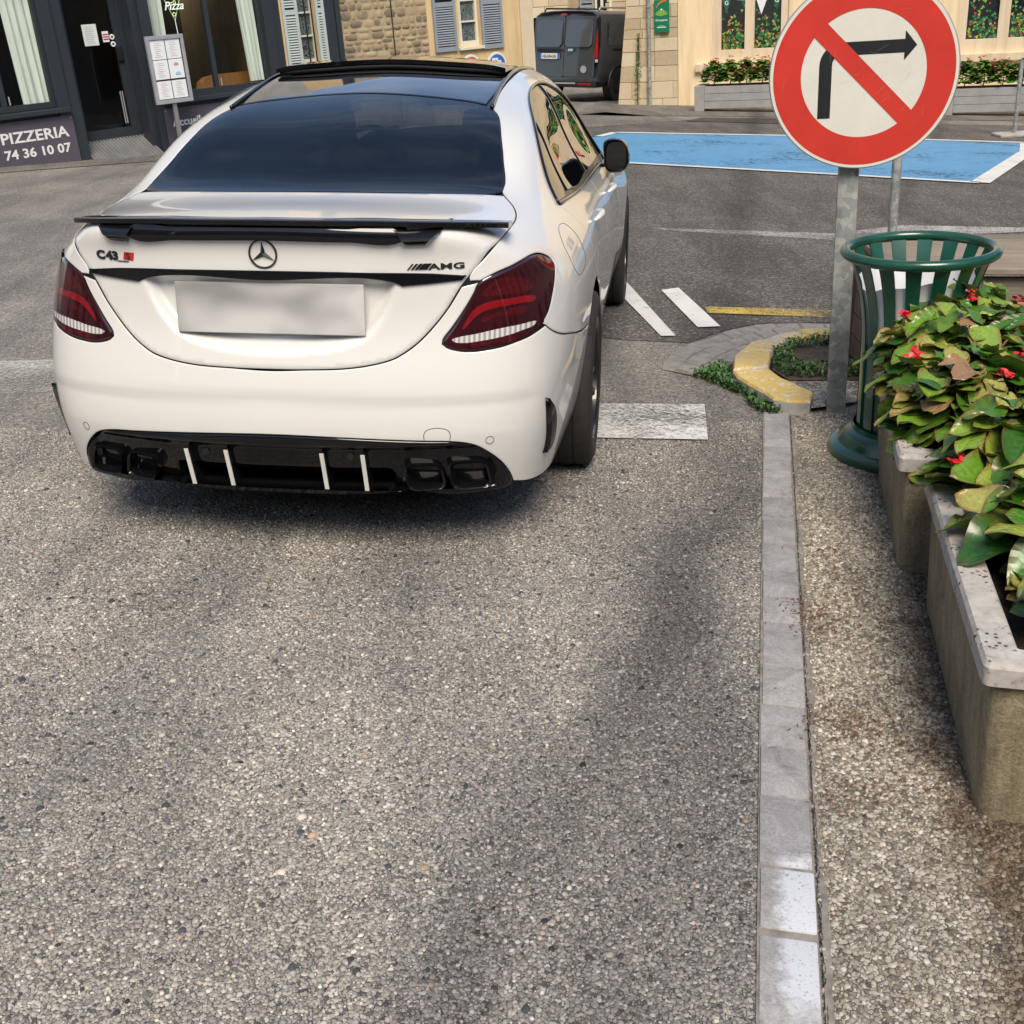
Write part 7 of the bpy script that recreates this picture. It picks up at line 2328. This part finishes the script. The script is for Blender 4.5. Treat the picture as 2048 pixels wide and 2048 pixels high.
for y, sc_, zt in ((.045, .90, 0), (.012, .955, 0), (.0, .975, 0), (.02, .99, 0), (.09, 1.0, 0), (.6, 1.0, 0), (1.6, 1.0, 0), (2.9, .995, .0), (3.25, .985, -.25), (3.6, .97, -.72), (4.2, .93, -.86), (4.45, .85, -.95)):
    R = []
    for x, z in full:
        zz = z if z < .9 else z + zt * (z - .9) / .92
        lean_ = .12 * max(0, (z - .95) / .85) ** 1.5 if y < .5 else 0
        cz = 1.05
        R.append((x * sc_, y + lean_, cz + (zz - cz) * (sc_ if y < .5 else 1)))
    rings.append(R)
V, F = loft_rings(rings, True, True)
m = MB(); m.add(V, [f[::-1] for f in F]); body = m.build('body', M_VAN, van, 35)
def vy(z): return .12 * max(0, (z - .95) / .85) ** 1.5
def vquad(name, pts, mat, off, parent=van, th=.012):
    n = len(pts); m = MB()
    m.add([(x, vy(z) - off, z) for x, z in pts] + [(x, vy(z) - off + th, z) for x, z in pts], [tuple(range(n)), *[(i, n + i, n + (i+1) % n, (i+1) % n) for i in range(n)]])
    o = m.build(name, mat, parent)
    return o
def rq(x0, x1, z0, z1, r=.05):
    return [(x0 + r, z0), (x1 - r, z0), (x1, z0 + r), (x1, z1 - r), (x1 - r, z1), (x0 + r, z1), (x0, z1 - r), (x0, z0 + r)]
for a, b in ((-.765, -.012), (.0, .765)):
    d = vquad('rear_door', rq(a, b, .50, 1.70, .03), M_VAN, .012)
    vquad('window_panel', rq(a + (.05 if a < -.1 else .04), b - (.04 if a < -.1 else .06), 1.10, 1.64, .06), M_VANGLASS, .018, d)
vquad('door_gap', [(-.014, .50), (.002, .50), (.002, 1.72), (-.014, 1.72)], M_SIGNK, .0135)
vquad('handle_bar', rq(-.66, -.06, 1.0, 1.07, .012), M_SIGNK, .03); vquad('door_handle', rq(.13, .26, 1.02, 1.065, .015), M_CHROME, .03)
np_ = vquad('number_plate', rq(-.60, -.09, .865, .975, .004), M_WLETTER, .022)
vquad('plate_band', rq(-.60, -.55, .865, .975, .003), M_SIGNB, .024, np_); vquad('plate_band', rq(-.14, -.09, .865, .975, .003), M_SIGNB, .024, np_)
me = text_mesh('HE-504-SG', .085, .001, .001, 0, 'CENTER', 1.0, .92); o = link('lettering', me, M_SIGNK, np_); o.location = (-.345, -.026, .89); o.rotation_euler = (math.radians(90), 0, 0)
for sx in (-1, 1):
    hs = vquad('lamp_housing', [(sx * x, z) for x, z in ((.80, .78), (.895, .80), (.885, 1.10), (.845, 1.45), (.815, 1.68), (.795, 1.60), (.80, 1.20), (.775, 1.08))][::sx], M_GLOSSBLACK, .022, van, .10)
    vquad('tail_lamp', [(sx * x, z) for x, z in ((.80, .88), (.885, .88), (.875, 1.10), (.84, 1.42), (.822, 1.42), (.815, 1.18), (.785, 1.05))][::sx], M_VANRED, .026, hs)
    vquad('reversing_lamp', [(sx * x, z) for x, z in ((.81, .80), (.88, .80), (.88, .86), (.81, .86))][::sx], M_REVERSE, .026, hs)
vquad('brake_lamp', rq(-.13, .02, 1.715, 1.755, .01), M_VANRED, .01)
m = MB(); m.box(-.86, .86, -.07, .25, .30, .40, .03); m.build('lower_bumper', M_SIGNK, van, 40)
m = MB(); m.box(-.885, .885, -.055, .25, .40, .50, .03); bm_ = m.build('bumper', M_VAN, van, 40)
m = MB(); m.box(-.30, .35, -.082, -.05, .365, .395, .008); m.build('bumper_strip', M_FRAMEAL, bm_)
for sx in (-1, 1): m = MB(); m.box(sx * .42, sx * .74, -.078, -.05, .345, .385, .008); m.build('reflector', M_VANRED, bm_)
m = MB(); m.lathe([(.0005, -.004), (.075, -.004), (.075, .004)], 24, 'y'); s = m.build('round_badge', M_FRAMEAL, van); s.location = (.52, -.018, .66)
me = text_mesh('C', .09, .001, .002, 0, 'CENTER') if False else None
vquad('side_dummy', rq(.3, .31, .6, .61, .001), M_VAN, -.02) if False else None
for sx in (-1, 1):
    m = MB(); m.tube([(sx * .68, .30, 1.80), (sx * .68, .36, 1.86), (sx * .68, 2.8, 1.87), (sx * .68, 2.9, 1.80)], .018, 8); m.build('roof_rail', M_FRAMEAL if sx > 0 else M_SIGNK, van, True)
m = MB(); m.add([(-.02, .55, 1.81), (.02, .55, 1.81), (0, .70, 1.81), (0, .58, 1.90)], [(0, 1, 3), (1, 2, 3), (2, 0, 3)]); m.build('aerial', M_SIGNK, van)
m = MB(); m.box(.895, .915, .55, 1.9, 1.02, 1.07, .008); m.build('side_rail', M_SIGNK, van)
m = MB(); m.add([(.897, .35, 1.12), (.897, 1.5, 1.12), (.862, 1.5, 1.58), (.862, .45, 1.58)], [(0, 1, 2, 3)]); m.build('side_panel', M_VANGLASS, van)
for y in (.78, 3.5):
    for sx in (-1, 1):
        w = empty('wheel', (sx * .80, y, .335)); w.parent = van
        t = MB(); t.lathe([(.20, -.10), (.30, -.11), (.335, -.09), (.335, .09), (.30, .11), (.20, .10)], 32, 'x'); t.build('tyre', M_RUBBER, w, 40)
        t = MB(); t.lathe([(.0005, sx * .085), (.06, sx * .09), (.19, sx * .075), (.205, sx * .10)], 24, 'x'); t.build('rim', M_RIM, w, 40)
        a = MB(); a.tube([(sx * .045 + sx * .06, .385 * math.cos(q), .385 * math.sin(q)) for q in np.linspace(-.25, math.pi + .25, 20)], .035, 6); a.build('arch_trim', M_SIGNK, w, True)
# ------------------------------------------------------------------ the other sides of the square, seen as reflections
M_ROOFTILE = simple('clay_roof', (0.22, 0.10, 0.06), 0.9, 0, 0, 0.25, 4, 0.01, 20)
def row_house(o, ang, length, hgt, mat, label, nwin):
    r = root_at('town_house', facade(o, ang), label, 'house', 'houses round the near side of the square')
    holes = []
    for fl in range(2):
        for k in range(nwin):
            x = length * (k + .5) / nwin
            holes.append((x - .55, x + .55, .9 + fl * 3.0, 2.6 + fl * 3.0))
    wall_with_holes('wall', 0, length, -1, hgt, holes, .18, mat, r)
    for a, b, c, d in holes:
        w = bx('window', a, b, .15, .16, c, d, M_WINDARK, r)
        bx('frame', (a + b) / 2 - .04, (a + b) / 2 + .04, .10, .149, c, d, M_CREAMF, w)
        bx('sill', a - .1, b + .1, -.08, .14, c - .10, c - .002, M_TRIM, w)
        for s0, s1 in ((a - .55, a - .03), (b + .03, b + .55)): bx('shutter', s0, s1, -.05, -.01, c, d, M_SHUT, r)
    m = MB(); m.add([(-.3, -.5, hgt - .1), (length + .3, -.5, hgt - .1), (length + .3, 3.5, hgt + 1.6), (-.3, 3.5, hgt + 1.6), (-.3, -.5, hgt), (length + .3, -.5, hgt), (length + .3, 3.5, hgt + 1.75), (-.3, 3.5, hgt + 1.75)], [(3, 2, 1, 0), (4, 5, 6, 7), (0, 1, 5, 4)])
    m.build('roof', M_ROOFTILE, r)
P_A, P_B, P_C = plaster('beige_plaster', (0.46, 0.38, 0.27)), plaster('grey_plaster', (0.38, 0.36, 0.33)), plaster('rose_plaster', (0.50, 0.36, 0.27))
row_house((16.5, 18.0), -92, 9.0, 6.6, P_A, 'beige town house on the right side of the square, out of view', 3)
row_house((16.4, 9.0), -90, 9.3, 7.2, P_B, 'grey town house on the right side of the square, nearer the viewer, out of view', 3)
row_house((16.3, -.3), -90, 10.2, 6.4, P_C, 'rose town house on the right side of the square behind the viewer', 3)
row_house((16.0, -10.5), 180, 13.0, 6.8, P_B, 'grey town house behind the viewer, to the right', 3)
row_house((2.8, -10.8), 180, 9.0, 6.2, P_A, 'beige town house straight behind the viewer', 3)
row_house((-6.2, -10.6), 180, 8.0, 6.8, P_C, 'rose town house behind the viewer, to the left', 3)
row_house((-13.0, -9.0), 90, 9.0, 6.6, P_A, 'beige town house on the left side behind the viewer', 3)
row_house((-13.2, .3), 88, 8.5, 7.0, P_B, 'grey town house on the left side beside the pizzeria', 3)
